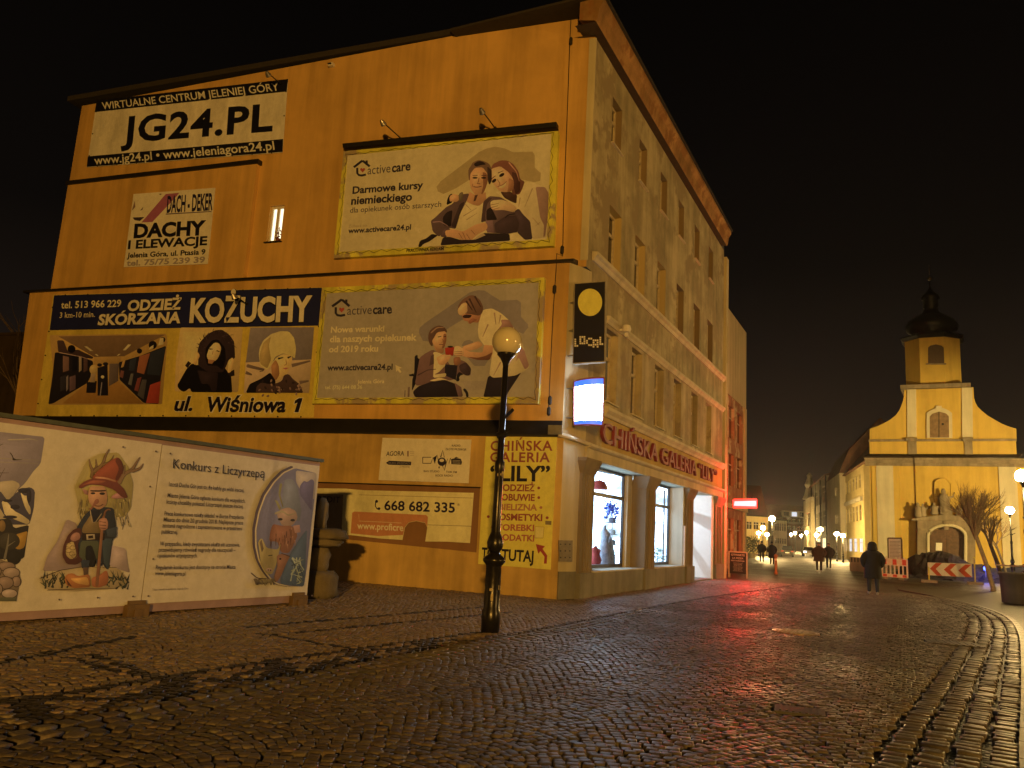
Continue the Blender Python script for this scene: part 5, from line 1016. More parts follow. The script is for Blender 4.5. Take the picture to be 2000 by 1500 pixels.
for L_ in DARK: dd = np.minimum(dd, dist_to(S2[:, :2], L_) )
for L_ in FAT: dd = np.minimum(dd, dist_to(S2[:, :2], L_) - .09)
C2[dd < .058] = np.array((.016, .0145, .0145)) * (1 + rng.uniform(-.2, .2, ((dd < .058).sum(), 1)))
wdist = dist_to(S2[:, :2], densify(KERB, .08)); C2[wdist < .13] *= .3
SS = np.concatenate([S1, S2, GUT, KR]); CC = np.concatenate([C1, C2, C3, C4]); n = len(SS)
SS[:, :2] += rng.normal(0, .008, (n, 2)); SS[:, 2] += rng.normal(0, .11, n); SS[:, 3:] *= rng.uniform(.84, 1.10, (n, 2))
ca, sa = np.cos(SS[:, 2]), np.sin(SS[:, 2]); a_ = np.stack([ca, sa], 1) * SS[:, 3:4] / 2; b_ = np.stack([-sa, ca], 1) * SS[:, 4:5] / 2
h0 = rng.normal(.012, .0035, n); tx, ty = rng.normal(0, .027, n), rng.normal(0, .027, n); V = np.zeros((n, 12, 3), np.float32)
K4 = [(-1, -1), (1, -1), (1, 1), (-1, 1)]
for i, (p, q) in enumerate(K4):
    jit = rng.uniform(.85, 1.1, (n, 1)); d0 = (a_ * p + b_ * q) * jit
    for lv, (f, zz) in enumerate(((1.0, -.032), (.96, -.004), (.70, 0.0))):
        d = d0 * f; V[:, lv * 4 + i, :2] = SS[:, :2] + d; V[:, lv * 4 + i, 2] = (h0 + zz + d[:, 0] * tx + d[:, 1] * ty) if lv else -.028
F = []
for lv in (0, 1):
    for i in range(4): F.append((lv * 4 + i, lv * 4 + (i + 1) % 4, lv * 4 + 4 + (i + 1) % 4, lv * 4 + 4 + i))
F.append((8, 9, 10, 11)); F = np.array(F)
me = bpy.data.meshes.new('cobblestones'); nf = n * 9
me.vertices.add(n * 12); me.vertices.foreach_set('co', V.reshape(-1))
idx = (np.arange(n)[:, None, None] * 12 + F[None]).reshape(-1).astype(np.int32)
me.loops.add(nf * 4); me.loops.foreach_set('vertex_index', idx); me.polygons.add(nf)
me.polygons.foreach_set('loop_start', np.arange(0, nf * 4, 4, dtype=np.int32))
me.polygons.foreach_set('use_smooth', np.ones(nf, bool)); me.update(calc_edges=True); me.validate()
at = me.color_attributes.new('Col', 'FLOAT_COLOR', 'POINT'); cc = np.ones((n * 12, 4), np.float32); cc[:, :3] = np.repeat(CC, 12, axis=0); at.data.foreach_set('color', cc.reshape(-1))
mt, nt, b = new_mat('damp_cobble'); at_ = nt.nodes.new('ShaderNodeAttribute'); at_.attribute_name = 'Col'; n1 = noise(nt, 45, 5, .7); n2 = noise(nt, .5, 4, .6)
r1 = ramp(nt, n1.outputs[0], [(.3, .6), (.7, 1.15)]); nt.links.new(mixc(nt, at_.outputs['Color'], r1.outputs[0], 1.0, 'MULTIPLY'), b.inputs['Base Color'])
b.inputs['Specular IOR Level'].default_value = .36; r2 = ramp(nt, n2.outputs[0], [(.38, .36), (.62, .58)]); nt.links.new(r2.outputs[0], b.inputs['Roughness']); bump(nt, b, n1.outputs[0], .35, .006); me.materials.append(mt)
o = bpy.data.objects.new('cobblestones', me); COL.objects.link(o); tag(o, kind='stuff')
# smooth pavement on the church side, kerb stones, dark strip along the blank wall
m = MB(); e2 = [p for p in EDGE if 1 < p[1]]
m.face([(p[0] + .06, p[1], -.012) for p in e2] + [(-.5, 40, -.012), (14, 44, -.012), (14, 1, -.012)]); tag(m.build('pavement', simple('paving_asphalt', (.034, .030, .022), .6, 0, .4, 3, .3)), kind='structure')
m = MB()
d = densify(EDGE, .6)
for p, q in zip(d, d[1:]):
    t_ = (q - p) / np.linalg.norm(q - p); nn = np.array([t_[1], -t_[0]]); m.obox((p[0] + t_[0] * .008, p[1] + t_[1] * .008, -.03), (*(q - p - t_ * .016), 0), (*(nn * .12), 0), (0, 0, .047))
tag(m.build('kerb', simple('kerb_granite', (.06, .05, .038), .5, 0, .3, 6)), kind='structure')
m = MB(); m.face([W0.P(-12, -.008, .62), W0.P(-.2, -.008, .5), W0.P(-.2, -.008, 0), W0.P(-12, -.008, 0)]); tag(m.build('wall_foot_strip', simple('dark_asphalt', (.02, .017, .013), .9, 0, .5, 30)), kind='stuff')  # flat dark asphalt strip along the wall foot
# manhole covers
def manhole(c, r_, label, sq=False):
    m = MB()
    if not sq:
        m.lathe((c[0], c[1], 0), [(r_, -.02), (r_, .022), (r_ * .92, .022), (r_ * .92, .014), (r_ * .90, .014), (r_ * .9, .02)], 28)
        for k in range(-4, 5):
            for j in range(-4, 5):
                if math.hypot(k, j) < 4.3: m.box((c[0] + k * r_ * .19, c[1] + j * r_ * .19, .022), (r_ * .11, r_ * .11, .012))
    else:
        m.box((c[0], c[1], .0), (r_ * 2, r_ * 1.5, .04), .12); 
        for k in range(-3, 4): m.box((c[0] + k * r_ * .26, c[1], .022), (r_ * .1, r_ * 1.3, .012), .12)
    o = m.build('manhole_cover', simple('worn_iron_' + str(sq), (.26, .20, .12) if not sq else (.030, .026, .022), .34 if not sq else .6, .35 if not sq else 0, .3, 20)); tag(o, label, 'manhole cover')
manhole(HOLES[0], .40, 'round worn iron manhole cover shining amid the dark cobbles'); manhole(HOLES[1], .42, 'square dark iron hatch set in the cobbles beside the kerb curve', True)
manhole(HOLES[2], .22, 'small dark square drain cover in the nearest cobbles', True)

# ------------------------------------------------------------------ street lamps
M['globe_off'] = simple('opal_globe', (.60, .56, .42), .12, 0, .04, 3, 0, .6, .6)
M['globe_on'] = emit('lit_globe', (1, .66, .24), 700); M['globe_far'] = emit('lit_globe_far', (1, .66, .24), 850)
def lamp_parts(t, gm, gr=.235):
    m = MB(); m.lathe((0, 0, 0), [(.135, 0), (.14, .30), (.12, .34), (.115, .95), (.125, .97), (.17, 1.02), (.17, 1.06), (.10, 1.12), (.07, 1.16)], 18); m.build('base', M['lamp_black'], t, True)
    m = MB(); m.lathe((0, 0, 0), [(.07, 1.15), (.115, 1.22), (.125, 1.30), (.10, 1.38), (.07, 1.45), (.062, 2.35), (.075, 2.38), (.075, 2.50), (.05, 2.54), (.043, 4.0)], 14); p = m.build('post', M['lamp_black'], t, True)
    m = MB(); m.tube([(.03, 0, 3.18), (.20, -.06, 3.30)], .026, 8); m.tube([(.03, 0, 2.93), (.16, -.08, 2.98), (.22, -.1, 3.02)], .02, 6); m.tube([(-.06, 0, 2.9), (.08, 0, 2.95)], .06, 8); m.build('bracket', M['black'], t)
    m = MB(); m.lathe((0, 0, 0), [(.043, 3.99), (.05, 4.04), (.09, 4.12), (.14, 4.17), (.145, 4.20), (.02, 4.21)], 18); m.build('collar', M['lamp_black'], t, True)
    m = MB(); m.lathe((0, 0, 4.39), [(gr * math.sin(math.pi * k / 16) + .001, -gr * math.cos(math.pi * k / 16)) for k in range(1, 17)], 28); m.build('globe', gm, t, True)
L0 = g(957, 1235)
t = thing('street_lamp', 'unlit black lamp post with opal globe and torn stickers', 'street lamp', (0, 0, 0), 'globe street lamps', local=True)
lamp_parts(t, M['globe_off']); t.location = (L0[0], L0[1], 0)
m = MB()
for z0, z1, r_ in ((.42, .64, .1245), (2.28, 2.34, .066)):
    for k in range(22):
        an = random.uniform(0, 6.28); zz = random.uniform(z0, z1); w_ = random.uniform(.1, .35); hh = random.uniform(.02, .09)
        m.face([(r_ * math.cos(an + dx * w_), r_ * math.sin(an + dx * w_), zz + dz * hh) for dx, dz in ((0, 0), (.5, -.1), (1, 0), (1, 1), (.5, 1.1), (0, 1))])
m.build('stickers', simple('torn_stickers', (.42, .36, .22), .7, 0, .5, 60), t)
t = thing('street_lamp', 'x', 'street lamp', (0, 0, 0), 'globe street lamps', local=True); lamp_parts(t, M['globe_on']); near_lit = t
def lamp_at(px, py, z=4.39): return g(px, py, z)
p = lamp_at(1972, 997); t.location = (p[0], p[1], 0); t['label'] = 'lit globe lamp behind the bare trees by the church wall'
p = lamp_at(1996, 930); dup(t, (p[0] + .02, p[1], 0), 0, 'lit globe lamp cut by the picture edge above the planter')
tf = thing('street_lamp', 'x', 'street lamp', (0, 0, 0), 'globe street lamps', local=True); lamp_parts(tf, M['globe_far'], .30); first = True
for px, py, yy, lb in ((1508, 1013, None, 'largest lit globe lamp of the street, above the couple walking on the pavement side'), (1490, 1031, 100, 'second lit globe lamp in the row on the pavement side of the street'), (1482, 1041, 104, 'lit globe lamp on the pavement side, farthest toward the yellow house'), (1498, 1044, 107, 'small lit globe lamp low beside the post of the largest street lamp'), (1545, 1044, None, 'first of the far lit lamps against the dark gabled house'), (1553, 1041, None, 'second of the far lit lamps against the dark gabled house'), (1565, 1046, None, 'lowest of the far lit lamps against the dark gabled house'), (1575, 1040, None, 'far lit lamp by the corner of the statue topped house'), (1603, 1034, 112, 'higher lit globe lamp in front of the grey facades'), (1595, 1045, 118, 'lower lit globe lamp in front of the grey facades'), (1634, 1043, 100, 'lit globe lamp in front of the bright turret house'), (1646, 1046, 96, 'lit globe lamp between the turret house and the yellow house')):
    d_ = ray(px, py); p = lamp_at(px, py) if yy is None else CAM + d_ * (yy / d_[1]); sc_ = 1.0 if yy is None else p[2] / 4.39
    if first: tf.location = (p[0], p[1], 0); tf['label'] = lb; first = False
    else: dup(tf, (p[0], p[1], 0), random.random() * 6, lb).scale = (max(sc_, .85), max(sc_, .85), sc_)

# ------------------------------------------------------------------ neighbours along the street
def hz(px): return 1078.2 + .0568 * (px - 1768)
def simple_house(name, label, pl, pxl, pxr, ztop, rows, mat, pane=None, depth=9.0, roof=None, zb=0.0, off=0.0, hgap=.42, ul=None, ur_=None, rmat=None):
    """rows: (z0, z1, n windows, u from fraction, to fraction, lit material or None)"""
    ua = pl.uz(pxl, hz(pxl), off)[0] if ul is None else ul; ub = pl.uz(pxr, hz(pxr), off)[0] if ur_ is None else ur_
    if ua > ub: ua, ub = ub, ua
    t = thing(name, label, 'building', pl.P((ua + ub) / 2, 0, off)); holes = []
    for z0, z1, n_, f0, f1, lm in rows:
        w_ = (ub - ua) * (f1 - f0) / n_
        for k in range(n_):
            c = ua + (ub - ua) * f0 + w_ * (k + .5); holes.append((c - w_ * hgap / 1.2, c + w_ * hgap / 1.2, z0, z1, 0, .18, lm))
    zs = sorted({h[2] for h in holes}); m = MB()
    if holes: wall_grid(m, pl, ua, ub, zb, ztop, [h[:6] for h in holes], off)
    else: m.face([pl.P(ua, zb, off), pl.P(ub, zb, off), pl.P(ub, ztop, off), pl.P(ua, ztop, off)])
    for u_ in (ua, ub): m.face([pl.P(u_, zb, off), pl.P(u_, zb, off - depth), pl.P(u_, ztop, off - depth), pl.P(u_, ztop, off)])
    m.build('wall', mat, t)
    for h in holes:
        m = MB(); q = [pl.P(h[0], h[2], off - .15), pl.P(h[1], h[2], off - .15), pl.P(h[1], h[3], off - .15), pl.P(h[0], h[3], off - .15)]; m.face(q); um = (h[0] + h[1]) / 2
        m.obox(pl.P(um - .03, h[2], off - .149), pl.u * .06, pl.n * .03, (0, 0, h[3] - h[2]), 1); m.obox(pl.P(h[0], h[2] + (h[3] - h[2]) * .66, off - .149), pl.u * (h[1] - h[0]), pl.n * .028, (0, 0, .06), 1)
        m.build('window', [h[6] or M['pane'], M['frame_w']], t)
    if roof:
        rh, ov = roof; m = MB(); m.prism([pl.P(ua - .05, ztop, off + ov), pl.P(ua - .05, ztop + .14, off + ov), pl.P(ua - .05, ztop + rh, off - depth * .5), pl.P(ua - .05, ztop, off - depth)], pl.u * (ub - ua + .1)); m.build('roof', rmat or M['roof_tile'], t)
    return t, ua, ub
M['roof_tile'] = plaster('red_brown_tiles', (.20, .10, .055), .6, .3); M['roof_dark'] = plaster('dark_tiles', (.05, .03, .02), .6, .3)
M['cream'] = plaster('cream_plaster', (.60, .52, .33), .85, .2); M['yellow'] = plaster('yellow_plaster', (.62, .50, .22), .85, .15); M['red_plaster'] = plaster('red_plaster', (.46, .24, .15), .7, .3, patch=(.55, .46, .32)); M['grey_cream'] = plaster('grey_cream_plaster', (.46, .42, .32), .8, .2); M['brick'] = plaster('brown_brick', (.10, .045, .025), .7, .3)
M['lit_warm'] = emit('lit_window_warm', (1, .80, .50), 1.2); M['lit_cool'] = emit('lit_window_cool', (.8, .86, 1), .9)
y1, z_ = FA.uz(1422, 700, .12); zt_ = FA.uz(1418, 499, .12)[1]
t, ua, ub = simple_house('narrow_house', 'narrow pale house adjoining the corner building with a torn white facade', FA, 1411, 1422.5, zt_, [(9.2, 10.9, 1, .25, .75, None), (5.6, 7.4, 1, .25, .75, None)], M['cream'], depth=8, off=.12, ul=Y1 + .02, ur_=y1)
FB = Plane((-8.15, 0, 0), (1, 0, 0)); y2a, y2b = FB.uz(1423, 800)[0], FB.uz(1455.5, 800)[0]; zt2 = .5 * (FB.uz(1424, 566)[1] + FB.uz(1455, 686)[1])
t, ua, ub = simple_house('red_house', 'tall red and cream house next along the street, lit red by the neon sign', FB, 0, 0, zt2, [(z0, z0 + 1.7, 3, .08, .92, None) for z0 in (1.0, 4.4, 6.9)], M['red_plaster'], depth=8, ul=y2a - 3.5, ur_=y2b)
m = MB(); m.obox(FB.P(ua, zt2 - 4.6, .003), (0, ub - ua, 0), (.05, 0, 0), (0, 0, 4.6)); m.build('attic_band', M['cream'], t)
m = MB(); m.obox(FB.P(ua, 3.2, .0), (0, ub - ua, 0), (.18, 0, 0), (0, 0, .25)); m.obox(FB.P(ub - .6, 0, .0), (0, .55, 0), (.10, 0, 0), (0, 0, zt2 - 4.61)); m.build('cornice', M['cream'], t)
m = MB(); m.obox(FB.P(ua, zt2, -.4), (0, 1.2, 0), (.4, 0, 0), (0, 0, .5)); m.build('chimney', M['brick'], t)
# red neon
M['red_neon'] = emit('red_neon_tube', (1.0, .0034, .0036), 290.0); NP = Plane((0, 36.2, 0), (0, -1, 0))
q4 = [NP.at(*q) for q in ((1433, 977), (1477, 976), (1477, 991), (1433, 990))]
t = thing('neon_sign', 'glowing red neon sign on an arm over the pavement', 'neon sign', q4[3])
m = MB(); m.prism(q4, (0, .12, 0)); m.build('lit_tube', M['red_neon'], t)
M['halo_rim'] = emit('red_halo_rim', (1.0, .02, .015), 5.0)  # glowing rim added as the red halo round the bright core
m = MB(); m.tube([q + np.array([0, -.01, 0]) for q in (*q4, q4[0])], .06, 6); m.build('rim', M['halo_rim'], t)
m = MB(); e_ = q4[0] * .5 + q4[3] * .5; m.tube([(X0 + .1, 36.26, e_[2] + .12), (e_[0], 36.26, e_[2] + .05)], .03, 6); m.tube([(X0 + .1, 36.26, e_[2] - .12), (e_[0], 36.26, e_[2] - .05)], .03, 6); m.build('arm', M['black'], t)
point('neon_glow', (e_[0] + 1.1, 35.4, e_[2] - .2), 450, (1, .05, .04), .3)
# hanging cloth beside it
m = MB(); fp = Plane((0, 35.4, 0), (0, -1, 0))
for k, (x, y) in enumerate(((1412, 938), (1421, 948), (1417, 968), (1413, 966), (1417, 972), (1415, 996), (1410, 993))): pass
cl = [fp.at(x, y) for x, y in ((1410, 936), (1417, 946), (1421, 966), (1416, 968), (1417, 996), (1411, 999), (1409, 968))]
m.prism(cl, (0, .03, 0)); tag(m.build('hanging_flag', simple('pale_cloth', (.62, .56, .46), .8)), 'pale cloth flag hanging limp beside the neon sign arm', 'flag')
# chalk board
p0 = g(1441, 1129); t = thing('chalkboard_sign', 'black chalkboard menu stand with white writing on the pavement by the shop', 'sign', p0)
pa = Plane((p0[0], p0[1], 0), (.10, -1, 0)); m = MB(); W_ = .37
for s_ in (-1, 1): m.obox(pa.P(s_ * W_ - .025, 0, -.02), pa.u * .05, pa.n * .03, (0, 0, 1.12)); m.obox(pa.P(s_ * W_ - .025, 0, -.50), pa.u * .05, pa.n * .03 , np.array([0, 0, 1.1]) + pa.n * .45)
m.obox(pa.P(-W_, 1.07, -.02), pa.u * 2 * W_, pa.n * .03, (0, 0, .05)); m.build('frame', M['frame_w'], t)
m = MB(); m.obox(pa.P(-W_ + .026, .18, -.015), pa.u * (2 * W_ - .052), pa.n * .018, (0, 0, .888)); m.build('board', simple('chalkboard', (.016, .015, .015), .7), t)
m = MB()
def atxt(s_, z_, w_, h_):
    v, f = text2d(s_, .02); xs = [q[0] for q in v]; a_, b_ = min(xs), max(xs); i = len(m.v)
    for x, y in v: m.v.append(tuple(pa.P(-w_ / 2 + (x - a_) / (b_ - a_) * w_, z_ + y / CAP * h_, .006)))
    for q in f: m.f.append([i + t_ for t_ in q]); m.c.append((.6, .58, .52)); m.m.append(0)
atxt('OTWARTE', .93, .56, .08); atxt('LA PIZZA', .80, .46, .07); atxt('RESTAURACJA', .70, .56, .05)
for k in range(7): atxt('obiady domowe', .62 - k * .055, .40 - .03 * (k % 3), .022)
m.build('lettering', M['print'], t)
# far left side
DL = Plane(CAM + (ray(1500, hz(1500))) * 118, (.35, -1, 0))
t, ua, ub = simple_house('yellow_house', 'low yellow house lit by lamps beyond the red house', DL, 1440, 1500, DL.uz(1480, 1009)[1], [(DL.uz(1480, 1034)[1], DL.uz(1480, 1020)[1], 4, .05, .95, None)], M['yellow'], depth=12, roof=(5.0, .3), rmat=M['roof_dark'])
DL2 = Plane(CAM + (ray(1530, hz(1530))) * 165, (.75, -1, 0))
t, ua, ub = simple_house('columned_house', 'small pale house with tall narrow windows at the far end on the pavement side', DL2, 1511, 1537, DL2.uz(1530, 1017)[1], [(DL2.uz(1530, 1062)[1], DL2.uz(1530, 1052)[1], 5, .08, .95, None), (DL2.uz(1530, 1037)[1], DL2.uz(1530, 1023)[1], 5, .08, .95, None)], M['cream'], depth=14, roof=(1.0, .3), rmat=M['roof_dark'])
DE = Plane(CAM + (ray(1552, hz(1552))) * 250, (.28, -1, 0)); uz = lambda y: DE.uz(1555, y)[1]
t, ua, ub = simple_house('gabled_house', 'dark brown house with dormers closing the far end of the street', DE, 1490, 1600, uz(1023), [(uz(1034.5), uz(1027), 6, .42, .98, None), (uz(1020.5), uz(1013), 6, .42, .98, None)], M['brick'], depth=16)
m = MB(); m.prism([DE.P(ua, uz(1023), .6), DE.P(ua, uz(997), -5), DE.P(ua, uz(985), -8), DE.P(ua, uz(1023), -16)], DE.u * (ub - ua)); m.build('roof', M['roof_dark'], t)
for px, lm in ((1537, None), (1553, M['lit_cool']), (1569, None)):
    u_ = DE.uz(px, 1000)[0]; m = MB(); m.obox(DE.P(u_ - 1.2, uz(1010), -6), DE.u * 2.4, DE.n * 4.4, (0, 0, uz(998) - uz(1010))); d_ = m.build('dormer', M['grey_cream'], t)
    m = MB(); m.face([DE.P(u_ - .8, uz(1008.5), -1.58), DE.P(u_ + .8, uz(1008.5), -1.58), DE.P(u_ + .8, uz(1000), -1.58), DE.P(u_ - .8, uz(1000), -1.58)]); m.build('pane', lm or M['pane'], d_)
# church side row, the street bends away
def at_px(px, y): d = ray(px, hz(px)); return CAM + d * (y / d[1])
QA = at_px(1690, 112); vd = ray(1452, hz(1452)); vd[2] = 0; vd /= np.linalg.norm(vd); RN = np.array([vd[1], -vd[0], 0]); RN = RN if RN @ (CAM - QA) > 0 else -RN; RP = Plane(QA, RN); rz = lambda x, y: RP.uz(x, y)[1]
t, ua, ub = simple_house('yellow_townhouse', 'yellow townhouse with six narrow windows a floor beside the church', RP, 1643, 1690, rz(1668, 919), [(rz(1668, 1077), rz(1668, 1052), 4, .12, .95, M['lit_cool']), (rz(1668, 1019), rz(1668, 990), 6, .12, .92, None), (rz(1668, 958), rz(1668, 933), 6, .12, .92, None)], M['yellow'], depth=14)
m = MB(); rt = rz(1668, 919); rg = rt + 8.2; m.prism([RP.P(ua, rt, .5), RP.P(ua, rg, -6.5), RP.P(ua, rt, -14)], RP.u * (ub - ua + 4)); m.build('roof', M['roof_tile'], t)
m = MB(); m.tube([RP.P(ua + .4, 0, .15), RP.P(ua + .4, rt, .15)], .12, 6); m.build('downpipe', M['flash'], t)
m = MB(); m.obox(RP.P(ua, rz(1668, 983.5), .0), RP.u * (ub - ua) * .95, RP.n * .3, (0, 0, .5)); m.build('window_hoods', M['trim'], t)
t, ua, ub = simple_house('turret_house', 'bright narrow house with a brown mansard roof between yellow and grey houses', RP, 1617, 1642.5, rz(1632, 937), [(rz(1632, 975), rz(1632, 958), 1, .6, .85, None), (rz(1632, 1026), rz(1632, 1009), 1, .6, .85, None)], M['cream'], depth=14, off=.8)
m = MB(); rt = rz(1632, 937); m.prism([RP.P(ua, rt, .9), RP.P(ua + .5, rt + 3.5, -.5), RP.P(ua + .5, rt + 8.5, -5), RP.P(ua, rt, -13)], RP.u * (ub - ua)); m.build('roof', M['roof_tile'], t)
t, ua, ub = simple_house('grey_townhouse', 'grey cream townhouse with dark downpipes on the church side', RP, 1585, 1616.5, rz(1602, 938), [(rz(1602, 1077), rz(1602, 1052), 3, .05, .95, M['lit_warm']), (rz(1602, 1030), rz(1602, 1000), 4, .05, .95, None), (rz(1602, 985), rz(1602, 955), 4, .05, .95, None)], M['grey_cream'], depth=14, roof=(2.5, .4), rmat=M['roof_tile'])
m = MB()
for f_ in (.05, .34, .66, .97): m.obox(RP.P(ua + (ub - ua) * f_, 0, .0), RP.u * .35, RP.n * .2, (0, 0, rz(1602, 938) - .02))
m.build('pilaster', M['flash'], t)
t, ua, ub = simple_house('statue_house', 'pale house with a white rooftop figure at the far church side', RP, 1570, 1584.5, rz(1577, 985), [(rz(1577, 1030), rz(1577, 1005), 2, .1, .9, None)], M['cream'], depth=14, off=.6)
m = MB(); m.obox(RP.P(ua, rz(1577, 985), .0), RP.u * (ub - ua), RP.n * .6, (0, 0, .8)); m.lathe(RP.P((ua + ub) / 2, rz(1577, 985) + .8, 0), [(1.6, 0), (1.2, 1.0), (.8, 2.6), (1.1, 3.4), (.5, 5.0), (.6, 5.6), (.1, 6.2)], 10); m.build('rooftop_figure', M['trim'], t)
# ------------------------------------------------------------------ church
M['church'] = plaster('church_yellow', (.60, .42, .10), .86, .14); M['church_pale'] = plaster('church_pale_pilaster', (.62, .56, .42), .85, .15); M['church_stone'] = plaster('church_stone', (.33, .27, .20), .6, .3, bs=.6)
M['dome'] = simple('dark_copper', (.004, .0035, .003), .45, 0, .4, 2, .05, .25); M['old_wood'] = simple('old_oak_door', (.10, .05, .028), .6, 0, .4, 5); M['shutter'] = simple('weathered_shutter', (.22, .14, .08), .8, 0, .4, 3)
CP = Plane(at_px(1840, 80), (-.063, -.998, 0)); cu = lambda x: CP.uz(x, 900)[0]; cz = lambda y, x=1840: CP.uz(x, y)[1]
zK = Z(1660, 500, .28); ch = thing('church', 'yellow baroque church with curved gable, pale pilasters and an octagonal tower', 'church', CP.P(0, 0, 0))
def cpt(x, y, o=0.0): return CP.at(x, y, o)
zE1, zE0 = cz(895), cz(911); UL, UR_ = cu(1698), cu(1990) + 1.0
m = MB(); m.face([CP.P(UL, 0, 0), CP.P(UR_ + 3, 0, 0), CP.P(UR_ + 3, zE1, 0), CP.P(UL, zE1, 0)]); m.face([CP.P(UL, 0, -14), CP.P(UL, 0, 0), CP.P(UL, zE1, 0), CP.P(UL, zE1, -14)])
m.obox(CP.P(cu(1787), 0, .002), CP.u * (cu(1947) - cu(1787)), CP.n * .22, (0, 0, zE0)); m.obox(CP.P(cu(1744), 0, .001), CP.u * (cu(1757) - cu(1744)), CP.n * .12, (0, 0, zE0)); m.build('wall', M['church'], ch)
for a_, b_, o_ in ((1711, 1744, .15), (1949, 1984, .15)):
    m = MB(); m.obox(CP.P(cu(a_), 0, .001), CP.u * (cu(b_) - cu(a_)), CP.n * o_, (0, 0, zE0)); m.build('pilaster', M['church_pale'], ch)
m = MB(); m.obox(CP.P(cu(1702), 0, .001), CP.u * (cu(1711) - cu(1702) - .02), CP.n * .1, (0, 0, zE0)); m.build('quoin', M['church'], ch)
m = MB()
for (a_, b_, o_) in ((1690, 1786.8, 0), (1787, 1947, .22), (1947.2, 2010, 0)):
    for z0, z1, d_ in ((zE0, zE0 + .25, .2), (zE0 + .25, zE0 + .5, .4), (zE0 + .5, zE1 - .05, .62)): m.obox(CP.P(cu(a_), z0, -.1), CP.u * (cu(b_) - cu(a_)), CP.n * (o_ + d_ + .1), (0, 0, z1 - z0 - .002))
m.build('main_cornice', M['church_stone'], ch)
m = MB(); m.prism([CP.P(cu(1688), zE1 - .05, .75), CP.P(cu(1688), zE1 + .05, .75), CP.P(cu(1698), zE1 + .55, -.8), CP.P(cu(1688), zE1 - .05, -.8)], CP.u * (cu(1988) - cu(1688))); m.build('cornice_roof', M['roof_dark'], ch)
# attic and curved gable
za0, za1 = zE1 + .2, cz(861); m = MB(); m.obox(CP.P(UL, za0, -1.2), CP.u * (cu(1987) - UL), CP.n * .8, (0, 0, za1 - za0)); m.build('attic', M['church'], ch)
for a_, b_ in ((1774, 1791), (1885, 1901)):
    m = MB(); m.obox(CP.P(cu(a_), za0, -.399), CP.u * (cu(b_) - cu(a_)), CP.n * .12, (0, 0, za1 - za0 - .002)); m.build('pedestal', M['church_stone'], ch)
m = MB(); m.obox(CP.P(UL - .05, za1, -1.2), CP.u * (cu(1987) - UL + .1), CP.n * .98, (0, 0, .18))
for a_, b_ in ((1770, 1793), (1882, 1903)): m.obox(CP.P(cu(a_), za1 + .001, -1.0), CP.u * (cu(b_) - cu(a_)), CP.n * .95, (0, 0, .3))
m.build('attic_cornice', M['church_stone'], ch)
GL = zK([(138, 1280), (138, 1205), (185, 1190), (230, 1170), (280, 1142), (320, 1110), (345, 1075), (360, 1040), (370, 1010), (376, 980), (380, 930), (380, 915), (862, 915), (863, 930), (866, 990), (875, 1020), (890, 1050), (920, 1080), (960, 1112), (1010, 1142), (1060, 1170), (1110, 1190), (1160, 1205), (1163, 1285)])
m = MB(); m.prism([cpt(x, y, -.5) for x, y in GL], -CP.n * .7); m.build('gable', M['church'], ch)
for a_, b_ in ((400, 465), (782, 858)):
    p4 = zK([(a_, 1262), (b_, 1262), (b_ - 4, 918), (a_ - 2, 918)]); m = MB(); m.prism([cpt(x, y, -.38) for x, y in p4], -CP.n * .12); m.build('pilaster', M['church_pale'], ch)
# gable window
fr = zK([(535, 1268), (535, 1095), (560, 1078), (600, 1060), (622, 1055), (650, 1060), (690, 1078), (712, 1095), (715, 1270)]); m = MB(); m.prism([cpt(x, y, -.34) for x, y in fr], -CP.n * .14); m.prism([cpt(x, y, -.30) for x, y in zK([(598, 1075), (600, 1045), (640, 1045), (642, 1075)])], -CP.n * .1); gw = m.build('window_surround', M['church_pale'], ch)
op = zK([(558, 1266), (556, 1120), (575, 1100), (622, 1085), (670, 1098), (690, 1118), (692, 1266)]); m = MB(); m.prism([cpt(x, y, -.325) for x, y in op], -CP.n * .02); m.face([cpt(x, y, -.322) for x, y in zK([(618, 1266), (618, 1086), (624, 1086), (624, 1266)])], None, 1); m.face([cpt(x, y, -.321) for x, y in zK([(640, 1165), (655, 1165), (655, 1180), (640, 1180)])], None, 1); m.build('shutter', [M['shutter'], M['wire']], gw)
zt0 = cz(756); m = MB(); m.obox(CP.P(cu(1763), zt0 - .05, -3.6), CP.u * (cu(1903) - cu(1763)), CP.n * 3.7, (0, 0, .35)); m.build('tower_cornice', M['church_stone'], ch)
# octagonal tower
tz0, tz1 = zt0 + .3, cz(654, 1840); tc = CP.P((cu(1772) + cu(1885)) / 2, 0, -2.9); tr = (cu(1885) - cu(1772)) / 2
def octa(r_, z): return [tc + CP.u * (r_ * 1.0 * a_) + CP.n * (r_ * b_) + np.array([0, 0, z]) for a_, b_ in ((-1, -.44), (-1, .44), (-.44, 1), (.44, 1), (1, .44), (1, -.44), (.44, -1), (-.44, -1))]
m = MB(); b0, b1 = octa(tr, tz0), octa(tr, tz1)
for k in range(8): m.face([b0[k], b0[(k + 1) % 8], b1[(k + 1) % 8], b1[k]])
m.build('tower', M['church'], ch)
m = MB(); b0, b1, b2 = octa(tr + .15, tz1 - .02), octa(tr + .35, tz1 + .25), octa(tr + .2, tz1 + .4)
m.face(b0[::-1])
for r1_, r2_ in ((b0, b1), (b1, b2)):
    for k in range(8): m.face([r1_[k], r1_[(k + 1) % 8], r2_[(k + 1) % 8], r2_[k]])
m.build('tower_eave', M['dome'], ch)
TPl = Plane(tc + CP.n * tr, CP.n); tq = lambda pts, o: [TPl.at(x, y, o) for x, y in zK(pts)]
